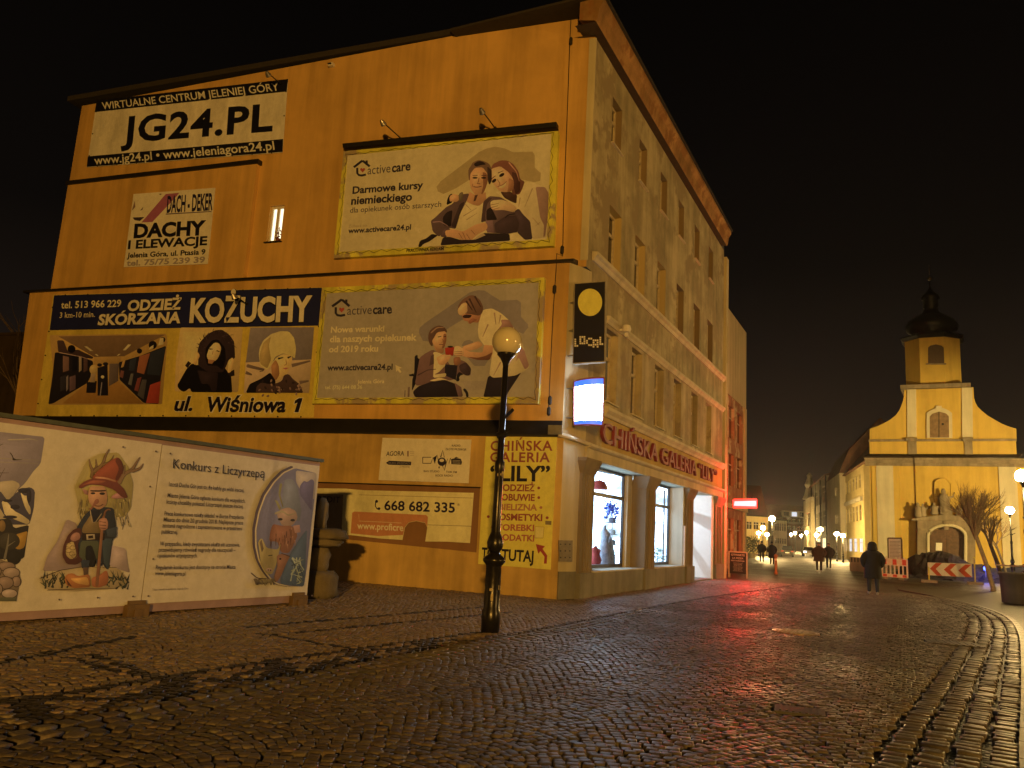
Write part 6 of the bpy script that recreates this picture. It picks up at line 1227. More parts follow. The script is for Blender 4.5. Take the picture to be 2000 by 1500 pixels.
m = MB(); m.prism(tq([(545, 750), (545, 640), (560, 625), (600, 616), (640, 625), (655, 640), (658, 750)], .03), -CP.n * .02); tw = m.build('tower_window', simple('louvre_dark', (.09, .06, .04), .8), ch)
m = MB(); m.prism(tq([(530, 756), (530, 748), (672, 748), (672, 756)], .12), -CP.n * .12); m.build('sill', M['church_stone'], tw)
Z0 = tz1 + .4; s1 = tr; pr = [(s1 * 1.1, 0), (s1 * .75, .45), (s1 * .72, .7), (s1 * .95, 1.1), (s1 * 1.0, 1.7), (s1 * .9, 2.4), (s1 * .6, 3.1), (s1 * .32, 3.7), (s1 * .25, 4.4), (s1 * .30, 4.5), (s1 * .28, 5.6), (s1 * .36, 5.75), (s1 * .34, 6.2), (s1 * .15, 6.8), (.07, 7.4), (.05, 8.6)]
zbal = cz(526); kk = (zbal - Z0) / 8.6; m = MB(); m.lathe((tc[0], tc[1], Z0), [(r_, z * kk) for r_, z in pr], 16); m.build('dome', M['dome'], ch, True)
m = MB(); m.lathe((tc[0], tc[1], zbal - .1), [(.02, 0), (.18, .08), (.24, .22), (.18, .36), (.03, .45)], 12); m.tube([(tc[0], tc[1], zbal + .5), (tc[0], tc[1], zbal + 1.5)], .04, 6); m.build('finial', simple('dull_ball', (.06, .055, .045), .4, .3), ch, True)
# nave body and roof behind
m = MB(); m.prism([CP.P(UL + .3, zE1, -1.3), CP.P(UL + 4.6, cz(815), -1.3), CP.P(UR_ - 1.5, zE1, -1.3)], -CP.n * 18); m.build('nave_roof', M['roof_tile'], ch)
# niche, portal
zP = Z(1740, 920, .14); pq = lambda pts, o: [cpt(x, y, o) for x, y in zP(pts)]
m = MB(); m.prism(pq([(612, 430), (612, 160), (640, 125), (690, 105), (770, 105), (815, 130), (836, 180), (840, 430)], .46), -CP.n * .02); 
for a_, b_ in (((612, 430), (612, 160)), ((836, 180), (840, 430)), ((640, 125), (690, 105)), ((690, 105), (770, 105)), ((612, 160), (640, 125)), ((770, 105), (836, 180))):
    m.tube([cpt(*zP([a_])[0], .48), cpt(*zP([b_])[0], .48)], .05, 5)
m.build('niche', M['church'], ch)
PT = thing('church_portal', 'carved stone portal with statues over the arched church door', 'portal', cpt(1848, 1110, .9))
m = MB(); AR = [(520, 1250)] + [(530, 900), (560, 860)] + [(780 - 235 * math.cos(t_), 905 - 130 * math.sin(t_)) for t_ in [math.pi * k / 10 for k in range(11)]][1:-1] + [(1030, 900), (1040, 1250)]
out = [(360, 1330), (360, 690), (420, 670), (1160, 690), (1190, 830), (1190, 1330)]
# build the arch slab as left jamb, right jamb and voussoirs
def slab(pts, o, th, mi=0): m.prism(pq(pts, o), -CP.n * th, mi)
slab([(370, 1330), (370, 690), (560, 690), (555, 870), (520, 900), (525, 1330)], 1.0, .55); slab([(1040, 1330), (1045, 900), (1000, 870), (1000, 690), (1180, 690), (1180, 1330)], 1.0, .55)
arc = [(780 - 225 * math.cos(math.pi * k / 10), 895 - 120 * math.sin(math.pi * k / 10)) for k in range(11)]; slab([(556, 690), (1004, 690)] + arc[::-1], .995, .54)
m.build('arch', M['church_stone'], PT)
m = MB(); arc2 = [(780 - 262 * math.cos(math.pi * k / 12), 905 - 150 * math.sin(math.pi * k / 12)) for k in range(13)]; m.tube([cpt(*zP([q])[0], 1.02) for q in [(520, 1300)] + arc2 + [(1040, 1300)]], .13, 8); m.build('moulding', M['church_pale'], PT)
m = MB(); slab([(735, 700), (815, 700), (805, 820), (745, 820)], 1.12, .2); m.build('keystone', M['church_stone'], PT)
m = MB(); m.prism(pq([(290, 690), (290, 665), (480, 640), (700, 610), (760, 600), (850, 610), (1000, 650), (1230, 670), (1230, 695)], 1.5), -CP.n * 1.1); m.prism(pq([(400, 830), (380, 800), (500, 800), (500, 830)], 1.2), -CP.n * .6); m.prism(pq([(1030, 830), (1030, 800), (1200, 800), (1190, 830)], 1.2), -CP.n * .6); m.build('entablature', M['church_stone'], PT)
def statue(xc, y0, y1, w_, seed, lean=0.0):
    rs = random.Random(seed); b_ = cpt(*zP([(xc, y0)])[0], 1.15); t_ = cpt(*zP([(xc, y1)])[0], 1.15); h_ = t_[2] - b_[2]; W__ = w_ * .14 * 80 / 1560 / 1.05
    m = MB(); m.lathe(b_, [(W__ * .8, 0), (W__ * 1.0, h_ * .15), (W__ * .8, h_ * .35), (W__ * .95, h_ * .6), (W__ * .5, h_ * .76), (W__ * .28, h_ * .8), (W__ * .36, h_ * .9), (W__ * .12, h_)], 10, 0, 1.0, .8)
    m.v = [(x + rs.uniform(-.1, .1) * W__ + lean * (z - b_[2]), y + rs.uniform(-.1, .1) * W__, z) for x, y, z in m.v]
    s_ = b_ + np.array([0, 0, h_ * .6]); m.tube([s_, s_ + CP.u * W__ * 1.2 + np.array([0, 0, h_ * .06]), s_ + CP.u * W__ * 1.5 + np.array([0, 0, h_ * .25])], [W__ * .25, W__ * .2, W__ * .12], 6)
    m.build('statue', M['church_stone'], PT, True)
statue(385, 650, 440, 50, 1); statue(450, 640, 455, 42, 2); statue(605, 610, 440, 46, 3); statue(765, 580, 245, 70, 4, -.06); statue(1090, 650, 430, 50, 6); statue(950, 640, 480, 44, 7)
m = MB(); m.prism(pq([(690, 600), (700, 500), (820, 495), (860, 560), (850, 610)], 1.4), -CP.n * .6); m.build('pedestal', M['church_stone'], PT)
m = MB(); m.prism(pq([(530, 1330), (530, 905), (600, 830), (780, 775), (960, 830), (1035, 905), (1035, 1330)], .49), -CP.n * .03)
for x_ in (560, 780, 790, 1000): m.prism(pq([(x_, 1320), (x_, 930), (x_ + 12, 930), (x_ + 12, 1320)], .53), -CP.n * .04)
m.prism(pq([(540, 940), (540, 920), (1030, 920), (1030, 940)], .55), -CP.n * .06)
dr = m.build('door', M['old_wood'], PT)
m = MB(); m.prism(pq([(625, 1108), (628, 1000), (716, 1003), (713, 1113)], .56), -CP.n * .02); tag(m.build('door_notice', M['white']), 'white notice sheet pinned on the brown church door', 'notice')
m = MB(); a_ = pq([(625, 1108), (628, 1000), (716, 1003), (713, 1113)], .562)
# information board on legs before the church
def at_depth(px, py, y): d = ray(px, py); return CAM + d * (y / d[1])
ib = Plane(at_depth(1750, 1070, 62), (-.05, -1, 0)); t = thing('information_board', 'white framed information board standing behind the red and white barrier', 'information board', ib.at(1750, 1106))
q4 = [ib.at(*q) for q in ((1735.5, 1104), (1763, 1106), (1761, 1051), (1734, 1051))]; m = MB(); m.prism(q4, -ib.n * .05); m.build('panel', simple('lilac_white_board', (.62, .56, .60), .5, 0, .1), t)
m = MB()
for k in range(14): a_, b_ = ib.at(1738, 1058 + k * 2.7, .002), ib.at(1759 - (k * 7 % 5), 1058 + k * 2.7, .002); m.obox(a_, b_ - a_, ib.n * .002, (0, 0, .04))
m.build('lettering', simple('board_print', (.3, .27, .3), .6), t)
m = MB(); 
for q in (q4[0], q4[1]): m.tube([(q[0], q[1], 0), (q[0], q[1], q4[3][2])], .05, 6)
m.tube([q4[3], q4[2]], .05, 6); m.build('leg', M['wood'], t)
# ------------------------------------------------------------------ road works
M['barrier_white'] = simple('barrier_plastic', (.62, .60, .54), .5, 0, .15); M['barrier_red'] = simple('barrier_red', (.52, .07, .04), .45, 0, .15); M['barrier_orange'] = simple('barrier_orange', (.55, .30, .14), .5, 0, .2); M['rubber'] = simple('grey_rubber', (.25, .23, .20), .8)
def barrier(label, c0, c1, hgt, red, frame, group='plastic site barriers'):
    c0, c1 = np.array(c0, float), np.array(c1, float); c0[2] = c1[2] = 0; L_ = np.linalg.norm(c1 - c0); u_ = (c1 - c0) / L_; v_ = np.array([-u_[1], u_[0], 0]); up = np.array([0, 0, 1.0])
    t = thing('site_barrier', label, 'barrier', c0, group); P_ = lambda a_, z_: c0 + u_ * a_ + up * z_
    m = MB(); m.obox(P_(0, hgt * .66), u_ * L_, v_ * .06, up * hgt * .34); m.obox(P_(0, hgt * .10), u_ * L_, v_ * .06, up * hgt * .16); n_ = max(4, int(L_ / .22))
    for k in range(n_ + 1): m.obox(P_(k * (L_ - .08) / n_, hgt * .261), u_ * .08, v_ * .05, up * hgt * .398)
    for a_ in (L_ * .2, L_ * .55, L_ * .85): m.lathe(P_(a_, hgt) + v_ * .03, [(.05, 0), (.05, .06), (.02, .09)], 8)
    m.build('frame', frame, t)
    if red:
        for a_ in (.12, .5, .86):
            m = MB(); m.obox(P_(L_ * a_ - .09, hgt * .70) - v_ * .004, u_ * .2, v_ * .003, up * hgt * .26); m.obox(P_(L_ * a_ - .09, hgt * .12) - v_ * .004, u_ * .2, v_ * .003, up * hgt * .12); m.build('reflector', M['barrier_red'], t)
    for a_ in (.15, L_ - .4):
        m = MB(); m.obox(P_(a_, 0) - v_ * .35, u_ * .25, v_ * .76, up * .10); m.build('foot', M['rubber'], t)
barrier('red and white plastic site barrier beside the walking person in black', g(1722, 1130), g(1774, 1134), 1.12, True, M['barrier_white'])
barrier('brownish plastic site barrier in front of the church wall, behind the red and white one', at_depth(1772, 1120, 60), at_depth(1815, 1120, 60), 1.0, False, M['barrier_orange'])
# chevron board
c0, c1 = g(1815, 1138), g(1905, 1142); c0[2] = c1[2] = 0; L_ = np.linalg.norm(c1 - c0); u_ = (c1 - c0) / L_; n_ = np.array([u_[1], -u_[0], 0]); CH = Plane(c0, n_)
t = thing('chevron_board', 'wide white road works board with three red arrows pointing to the street', 'chevron board', (c0 + c1) / 2)
q4 = [CH.at(*q) for q in ((1813.5, 1123.5), (1899, 1127.5), (1897.5, 1101.5), (1813, 1098.5))]; m = MB(); m.prism(q4, -n_ * .05); m.build('panel', M['white'], t)
zQ = Z(1740, 920, .14); m = MB()
for p_ in ([(545, 1360), (625, 1282), (712, 1286), (625, 1365), (715, 1462), (640, 1456)], [(738, 1375), (832, 1292), (918, 1296), (828, 1380), (920, 1472), (838, 1466)], [(940, 1388), (1040, 1302), (1122, 1306), (1030, 1390), (1135, 1482), (1040, 1478)]): m.face([CH.at(x, y, .004) for x, y in zQ(p_)])
m.build('arrow', simple('arrow_red', (.50, .09, .04), .45, 0, .15), t)
m = MB(); m.tube([c0, c0 + (0, 0, .8)], .035, 6); m.tube([c1, c1 + (0, 0, 1.45)], .035, 6); m.build('post', M['yellow_frame'], t)
for c_ in (c0, c1):
    m = MB(); m.box(c_ + (0, 0, .07), (.75, .42, .14)); m.build('foot', M['rubber'], t)
# earth heap
hc = at_depth(1852, 1120, 58); m = MB(); N1, N2 = 40, 22; rs = np.random.default_rng(5)
def hh(a_, b_): return 1.75 * math.exp(-((a_ + .3) / 1.55) ** 2 - (b_ / 1.1) ** 2) + .8 * math.exp(-((a_ + 2.0) / .8) ** 2 - (b_ / .8) ** 2) + .9 * math.exp(-((a_ - 2.2) / 1.2) ** 2 - (b_ / .9) ** 2)
gr = [[(hc[0] - 4 + 8 * i / N1 + rs.normal(0, .04), hc[1] - 2.2 + 4.4 * j / N2 + rs.normal(0, .04), hh(-4 + 8 * i / N1, -2.2 + 4.4 * j / N2) + rs.normal(0, .05) - .06) for j in range(N2 + 1)] for i in range(N1 + 1)]
for i in range(N1):
    for j in range(N2): m.face([gr[i][j], gr[i + 1][j], gr[i + 1][j + 1], gr[i][j + 1]])
o = m.build('earth_heap', simple('dug_earth', (.035, .026, .02), .95, 0, .5, 6, .6), weld=True); tag(o, 'dark heap of dug earth before the church door, behind the arrow board', 'earth heap')
# concrete block, far patch of pale paving
c_ = g(1677, 1116); t = thing('concrete_block', 'pinkish concrete block standing on the road beside the walking person in black', 'concrete block', c_)
m = MB(); m.obox((c_[0] - .55, c_[1] - .3, 0), (1.1, 0, 0), (0, .7, 0), (0, 0, .95)); m.build('block', plaster('pink_concrete', (.34, .24, .18), .7, .3), t)
m = MB()
for k in range(5): m.obox((c_[0] - .45 + k * .2, c_[1] - .304, .62), (.08, 0, 0), (0, .003, 0), (0, 0, .3))
m.build('slot', M['wire'], t)
m = MB(); m.face([(*g(x, y)[:2], -.02) for x, y in ((1618, 1100), (1660, 1100), (1655, 1093), (1622, 1093))]); tag(m.build('pale_paving', simple('pale_slabs', (.42, .41, .38), .7)), kind='structure')
# bollard
c_ = g(1515.5, 1122); t = thing('bollard', 'orange brown bollard at the pavement edge in front of the walking couple', 'bollard', c_); m = MB(); m.lathe(c_, [(.09, 0), (.09, .1), (.065, .14), (.065, .85), (.09, .88), (.09, .95), (.05, 1.02)], 12); m.build('post', simple('rusty_orange', (.36, .17, .07), .5), t, True)
m = MB(); m.lathe(c_ + (0, 0, .70), [(.068, 0), (.068, .10)], 12); m.build('band', M['white'], t)
# round planter at the picture edge
c_ = g(1992, 1180); t = thing('planter', 'large round dark stone planter at the pavement edge', 'planter', c_); m = MB(); m.lathe(c_, [(.46, 0), (.52, .04), (.54, .5), (.56, .92), (.60, .95), (.60, 1.02), (.52, 1.02), (.50, .85)], 28); m.build('pot', plaster('dark_concrete', (.10, .09, .075), .6, .2), t, True)
m = MB(); m.lathe(c_ + (0, 0, .84), [(.5, 0), (.3, .05), (.02, .07)], 16); m.build('soil', simple('soil', (.03, .022, .016), .95), t)
# warning lamp
M['blue_lamp'] = emit('blue_warning_lamp', (.05, .10, 1.0), 9.0)
c_ = at_depth(1925, 1121, 57); t = thing('warning_lamp', 'small blue warning lamp glowing by the bare tree trunk', 'warning lamp', (c_[0], c_[1], 0)); p_ = at_depth(1925, 1111, 57)
m = MB(); m.lathe(p_ - np.array([0, 0, .1]), [(.03, 0), (.11, .04), (.12, .18), (.05, .24)], 12); m.build('lens', M['blue_lamp'], t, True); m = MB(); m.tube([(c_[0], c_[1], 0), p_ - np.array([0, 0, .08])], .03, 6); m.box((c_[0], c_[1], .05), (.4, .4, .1)); m.build('stand', M['rubber'], t)
point('warning_lamp_glow', tuple(p_ + np.array([0, -.35, .1])), 60, (.08, .12, 1), .1)
# tape
m = MB(); pts = [at_depth(1943, 1104, 52), at_depth(1970, 1107, 51), at_depth(2010, 1107, 49)]; pts = [np.array(p) for p in pts]
for a_, b_ in zip(pts, pts[1:]): m.obox(a_, b_ - a_, (0, .004, 0), (0, 0, .08))
tag(m.build('warning_tape', M['white']), 'white plastic warning tape stretched from the bare tree past the lamp post', 'warning tape')
# ------------------------------------------------------------------ bare trees
M['bark'] = simple('pale_bark', (.17, .14, .095), .85, 0, .35, 12, .5); M['twig'] = simple('dark_twigs', (.12, .085, .05), .85, 0, .3, 12, .3); M['bark_dark'] = simple('dark_bark', (.06, .045, .035), .85, 0, .3, 12, .5)
def bare_tree(label, base, fork, hgt, wid, seed, mat, nl=7, depth=4, tr_=.11, tw=3):
    rs = random.Random(seed); t = thing('bare_tree', label, 'tree', (base[0], base[1], 0), 'bare pruned trees'); m = MB()
    top = np.array([base[0] + rs.uniform(-.2, .0) - .45 * (tr_ > .08), base[1], fork]); b_ = np.array([base[0], base[1], 0.0]); mid = (b_ + top) / 2 + np.array([.05, 0, 0])
    m.tube([b_ + (0, 0, -.05), b_ + (0, 0, .1), mid, top], [tr_ * 1.25, tr_, tr_ * .85, tr_ * .75], 10); m.build('trunk', mat, t, True)
    m = MB(); up = np.array([0, 0, 1.0])
    def grow(p, d, ln, r_, lv):
        q = p + d * ln * .5 + np.array([rs.gauss(0, .03), rs.gauss(0, .03), 0]) * ln; e_ = p + d * ln
        m.tube([p, q, e_], [r_, r_ * .8, r_ * .62], 5 if lv < 2 else 3)
        if lv >= depth: return
        for k in range(2 if lv == 0 else tw):
            nd = d + np.array([rs.gauss(0, .32), rs.gauss(0, .32), rs.gauss(0.10, .15)]); nd /= np.linalg.norm(nd); f = 1.0 if k == 0 else rs.uniform(.45, 1)
            grow(p + d * ln * f, nd, ln * rs.uniform(.62, .86), r_ * .55, lv + 1)
    for k in range(nl):
        an = 2 * math.pi * k / nl + rs.uniform(-.3, .3); sp_ = rs.uniform(.25, 1.0); d = np.array([math.cos(an) * wid * sp_, math.sin(an) * wid * sp_, hgt]); ln = np.linalg.norm(d) * .40; d /= np.linalg.norm(d)
        grow(top - np.array([0, 0, rs.uniform(0, .25)]), d, ln, tr_ * .55, 0)
    m.build('crown', M['twig'], t); return t
bt_ = g(1940, 1153); bare_tree('pale bare tree with a dense fan of upright branches, nearest to the arrow board', bt_, 2.5, 1.9, 1.2, 4, M['bark'], 19, 4, .11, 3)
b2 = at_depth(1958, 1120, 56); bare_tree('darker bare tree close behind the pale one', b2, 2.3, 1.7, .8, 9, M['bark_dark'], 8, 4, .14)
b3 = at_depth(1968, 1120, 61); bare_tree('thin bare tree beside the lit lamp at the church wall', b3, 2.3, 1.5, 1.2, 12, M['bark_dark'], 5, 4, .09)
# dark garden left of the building
bz = np.array([-24.5, 14.0]); m_ = M['bark_dark']
bare_tree('dim leafless tree rising from the dark yard beside the blank wall', (-27.2, 18.0), 3.5, 4.6, 2.4, 21, M['bark_dark'], 4, 3, .12, 2)
bare_tree('dim leafless tree farther back in the dark yard', (-32, 22), 4, 6, 3, 25, M['bark_dark'], 4, 3, .16, 2)
pw = Plane((-27.5, 18.5, 0), (.15, -1, 0)); m = MB(); m.obox(pw.P(-8, 0, 0), pw.u * 9.8, pw.n * -.3, (0, 0, pw.uz(20, 655)[1])); m.obox(pw.P(-8.1, pw.uz(20, 655)[1], .06), pw.u * 10, pw.n * -.42, (0, 0, .1)); tag(m.build('yard_wall', plaster('dull_yard_wall', (.06, .042, .025), .6, .3)), 'dull plastered yard wall in the dark beside the blank wall', 'wall')
# ------------------------------------------------------------------ people
M['skin'] = simple('skin', (.42, .24, .15), .55, 0, .08); M['hair_dark'] = simple('dark_hair', (.02, .014, .01), .6); M['hair_grey'] = simple('grey_hair', (.14, .12, .10), .6); M['shoe'] = simple('pale_shoes', (.42, .40, .38), .6); M['shoe_dark'] = simple('dark_shoes', (.03, .025, .022), .5)
def skinned(name, V_, E_, R_, mats, parent, sub=2, mi=None):
    me = bpy.data.meshes.new(name); me.from_pydata(V_, E_, []); o = bpy.data.objects.new(name + '_source', me); COL.objects.link(o)
    sk = o.modifiers.new('s', 'SKIN'); sk.use_smooth_shade = True
    for k, sv in enumerate(me.skin_vertices[0].data): sv.radius = (R_[k], R_[k]) if not hasattr(R_[k], '__len__') else R_[k]; sv.use_root = (k == 0)
    sb = o.modifiers.new('u', 'SUBSURF'); sb.levels = sub; sb.render_levels = sub
    dg = bpy.context.evaluated_depsgraph_get(); m2 = bpy.data.meshes.new_from_object(o.evaluated_get(dg)); bpy.data.objects.remove(o); bpy.data.meshes.remove(me)
    m2.name = name; m2.materials.clear()
    for x in mats: m2.materials.append(x)
    for p in m2.polygons: p.use_smooth = True; p.material_index = mi(p.center) if mi else 0
    r = bpy.data.objects.new(name, m2); COL.objects.link(r); r.parent = parent; return r
def loft(name, rings, mat, parent):
    m = MB(); n = 18; base = []
    for (cx_, cy_, z_, rx, ry) in rings:
        base.append(len(m.v))
        for j in range(n): t_ = 2 * math.pi * j / n; m.v.append((cx_ + rx * math.cos(t_), cy_ + ry * math.sin(t_), z_))
    for a_, b_ in zip(base, base[1:]):
        for j in range(n): m.f.append([a_ + j, a_ + (j + 1) % n, b_ + (j + 1) % n, b_ + j]); m.c.append(None); m.m.append(0)
    return m, base
def person(label, loc, rz_, hgt, coat, trousers, stride=.16, hood=False, coat_len=.62, bulk=1.0, hair='hair_dark', shoe='shoe', group=None):
    t = thing('person', label, 'person', (0, 0, 0), group, local=True); k = hgt / 1.75; s_ = stride
    V_ = [(0, 0, .95), (0, 0, 1.15), (0, .0, 1.36), (0, .01, 1.47), (0, .03, 1.56), (0, .03, 1.66),
          (-.10, 0, .90), (-.11, s_ * .55, .50), (-.11, s_, .10), (-.12, s_ + .15, .04),
          (.10, 0, .90), (.11, -s_ * .25, .50), (.11, -s_ * 1.1, .13), (.12, -s_ * 1.1 + .14, .035),
          (-.19, 0, 1.40), (-.29, -.08, 1.14), (-.24, .08, .96), (-.20, .14, .90), (.19, 0, 1.40), (.29, -.08, 1.14), (.24, .08, .96), (.20, .14, .90)]
    E_ = [(0, 1), (1, 2), (2, 3), (3, 4), (4, 5), (0, 6), (6, 7), (7, 8), (8, 9), (0, 10), (10, 11), (11, 12), (12, 13), (2, 14), (14, 15), (15, 16), (16, 17), (2, 18), (18, 19), (19, 20), (20, 21)]
    R_ = [.13, .135, .14, .06, .085, .078, .10, .08, .058, .04, .10, .08, .058, .04, .06, .05, .038, .036, .06, .05, .038, .036]
    V_ = [(x * k, y * k, z * k) for x, y, z in V_]; R_ = [r_ * k for r_ in R_]
    body = skinned('body', V_, E_, R_, [M['skin'], trousers, M[shoe]], t, 2, lambda c: 2 if c[2] < .115 * k else (1 if c[2] < 1.0 * k else 0))
    W_ = bulk; m, base = loft('coat', [(0, 0, coat_len * k, .245 * W_ * k, .19 * W_ * k), (0, 0, .8 * k, .235 * W_ * k, .18 * W_ * k), (0, 0, 1.0 * k, .215 * W_ * k, .165 * W_ * k), (0, 0, 1.2 * k, .225 * W_ * k, .165 * W_ * k), (0, 0, 1.36 * k, .235 * W_ * k, .15 * W_ * k), (0, 0, 1.43 * k, .19 * W_ * k, .125 * W_ * k), (0, .01, 1.49 * k, .10 * k, .095 * k), (0, .01, 1.53 * k, .085 * k, .085 * k)], coat, t)
    cb = m.build('coat', coat, t, True)
    for sd in (-1, 1):
        skinned('sleeve', [(sd * .17 * k, 0, 1.40 * k), (sd * .31 * k * (.5 + .5 * W_), -.09 * k, 1.15 * k), (sd * .27 * k, .07 * k, .97 * k), (sd * .21 * k, .15 * k, .89 * k)], [(0, 1), (1, 2), (2, 3)], [.095 * W_ * k, .085 * W_ * k, .07 * W_ * k, .06 * k], [coat], cb, 1)
    hc_ = (0, .03 * k, 1.63 * k)
    if hood:
        m = MB(); m.lathe((0, .0, 1.44 * k), [(.14 * k, 0), (.165 * k, .06), (.15 * k, .14 * k), (.145 * k, .22 * k), (.10 * k, .29 * k), (.02, .315 * k)], 16, 0, 1.0, 1.0); m.build('hood', coat, t, True)
    else:
        m = MB(); m.lathe((0, .005 * k, 1.58 * k), [(.09 * k, 0), (.105 * k, .05 * k), (.10 * k, .12 * k), (.07 * k, .165 * k), (.01, .18 * k)], 14, 0, .95, 1.05); m.v = [(x, y if z > 1.70 * k else min(y, .05 * k), z) for x, y, z in m.v]; m.build('hair', M[hair], t, True)
    m = MB(); m.lathe((0, .112 * k, 1.585 * k), [(.016 * k, 0), (.022 * k, .012 * k), (.010 * k, .05 * k)], 8)
    for sd in (-1, 1): m.lathe((sd * .034 * k, .098 * k, 1.632 * k), [(.004, -.008), (.012 * k, 0), (.004, .008)], 8, 1); m.lathe((sd * .086 * k, .02 * k, 1.59 * k), [(.012 * k, 0), (.022 * k, .03 * k), (.010 * k, .06 * k)], 8)
    m.box((0, .104 * k, 1.562 * k), (.045 * k, .012, .008), 0, 1); m.build('face', [M['skin'], M['hair_dark']], body, True)
    t.location = (loc[0], loc[1], .006); t.rotation_euler = (0, 0, rz_); return t
BLK = simple('black_wool', (.010, .0095, .010), .9, 0, .3, 20); BRN = simple('brown_coat', (.055, .035, .022), .85, 0, .25, 15); NVY = simple('dark_coat', (.022, .016, .014), .85, 0, .25, 15); JNS = simple('dark_denim', (.022, .026, .04), .85, 0, .25, 20)
person('person in a long black hooded coat walking up the cobbles with hands in pockets', g(1706, 1163), R(8), 1.78, BLK, JNS, .15, True, .54, 1.15)
person('person in a dark jacket walking away on the pavement, the taller of a couple', g(1488, 1098), R(5), 1.74, NVY, NVY, .14, False, .80, 1.15, 'hair_dark', 'shoe_dark')
person('person in a long dark coat walking away, next to the bollard', g(1508, 1103), R(4), 1.72, BLK, BLK, .12, False, .50, 1.1, 'hair_dark', 'shoe_dark')
person('person in a brown coat walking toward the square along the road', g(1600, 1118), R(184), 1.80, BRN, NVY, .13, False, .62, 1.3, 'hair_grey')
person('person in a dark brown jacket walking toward the square beside the brown coat', g(1619, 1113), R(178), 1.82, NVY, JNS, .15, False, .78, 1.25, 'hair_grey')
# ------------------------------------------------------------------ parked cars
M['tyre'] = simple('tyre', (.015, .015, .015), .8); M['car_glass'] = simple('car_glass', (.015, .015, .018), .05, 0, .05, 3, 0, .7); M['headlight'] = emit('car_headlight', (1, .95, .85), 18); M['taillight'] = emit('car_taillight', (1, .06, .05), 10); M['tail_off'] = simple('red_lens', (.25, .02, .02), .2); M['head_off'] = simple('clear_lens', (.5, .5, .5), .1)
def car(label, loc, rz_, paint, head=None, tail=None):
    t = thing('parked_car', label, 'car', (0, 0, 0), 'cars in the street', local=True)
    prof = [(-2.1, .32), (-2.12, .62), (-2.05, .86), (-1.5, .95), (1.1, .93), (1.95, .80), (2.1, .60), (2.08, .32)]
    m = MB(); rings = []
    for y_, s_ in ((-.86, .97), (-.80, 1.0), (.80, 1.0), (.86, .97)): rings.append([(x * s_, y_, z_ if abs(y_) < .85 else .36 + (z_ - .36) * .93) for x, z_ in prof])
    for a_, b_ in zip(rings, rings[1:]):
        for j in range(len(prof)): m.face([a_[j], a_[(j + 1) % 8], b_[(j + 1) % 8], b_[j]])
    m.face(rings[0]); m.face(rings[-1][::-1])
    m.prism([(-1.25, -.58, 1.44), (.15, -.58, 1.44), (.35, -.60, 1.40), (-1.4, -.60, 1.40)], (0, 1.18, 0)); m.build('body', paint, t, weld=True)
    m = MB(); lo = [(-1.75, -.76, .93), (1.0, -.76, .92), (1.0, .76, .92), (-1.75, .76, .93)]; hi = [(-1.38, -.60, 1.405), (.33, -.60, 1.405), (.33, .60, 1.405), (-1.38, .60, 1.405)]
    for k in range(4): m.face([lo[k], lo[(k + 1) % 4], hi[(k + 1) % 4], hi[k]])
    m.build('window', M['car_glass'], t)
    for x in (-1.3, 1.3):
        for y_ in (-.84, .64):
            m = MB(); m.tube([(x, y_, .32), (x, y_ + .2, .32)], .32, 16); w_ = m.build('wheel', M['tyre'], t); m = MB(); m.tube([(x, y_ - .005, .32), (x, y_ + .205, .32)], .19, 12); m.build('rim', M['steel'], w_)
    for y_ in (-.62, .62):
        m = MB(); m.box((2.06, y_, .68), (.10, .34, .14)); m.build('headlight', head or M['head_off'], t)
        m = MB(); m.box((-2.08, y_, .74), (.10, .30, .16)); m.build('taillight', tail or M['tail_off'], t)
    m = MB(); m.box((-2.12, 0, .55), (.02, .5, .11)); m.box((2.11, 0, .45), (.02, .5, .11)); m.build('number_plate', M['white'], t)
    t.location = loc; t.rotation_euler = (0, 0, rz_); return t
van = simple('dark_green_paint', (.03, .035, .03), .25, .3, .1, 3, 0, .5, .5); silver = simple('silver_paint', (.42, .38, .32), .3, .3, .1, 3, 0, .5, .5); dkc = simple('dark_red_paint', (.10, .02, .02), .3, .2, .1, 3, 0, .5, .5); blu = simple('dark_blue_paint', (.02, .025, .06), .3, .3, .1, 3, 0, .5, .5)
p = g(1524, 1087); car('dark parked car half hidden by the couple on the pavement', (p[0] + .6, p[1] + 2, 0), R(98), van)
p = g(1576, 1087); car('pale car with lit lights standing in the road by the brown coat', (p[0], p[1] + 2, 0), R(-80), silver, M['headlight'])
p = g(1560, 1073.5); car('distant dark car showing red tail lights under the far lamps', (p[0] - 1, p[1], 0), R(95), dkc, None, M['taillight'])
p = g(1553, 1073); car('distant car with white lights beside the red tail lights', (p[0] - 5, p[1] + 6, 0), R(-85), blu, M['headlight'])
p = at_depth(1985, 1120, 66); car('dark blue car parked by the church wall behind the lamp post', (p[0] + 1.2, p[1], 0), R(170), blu)
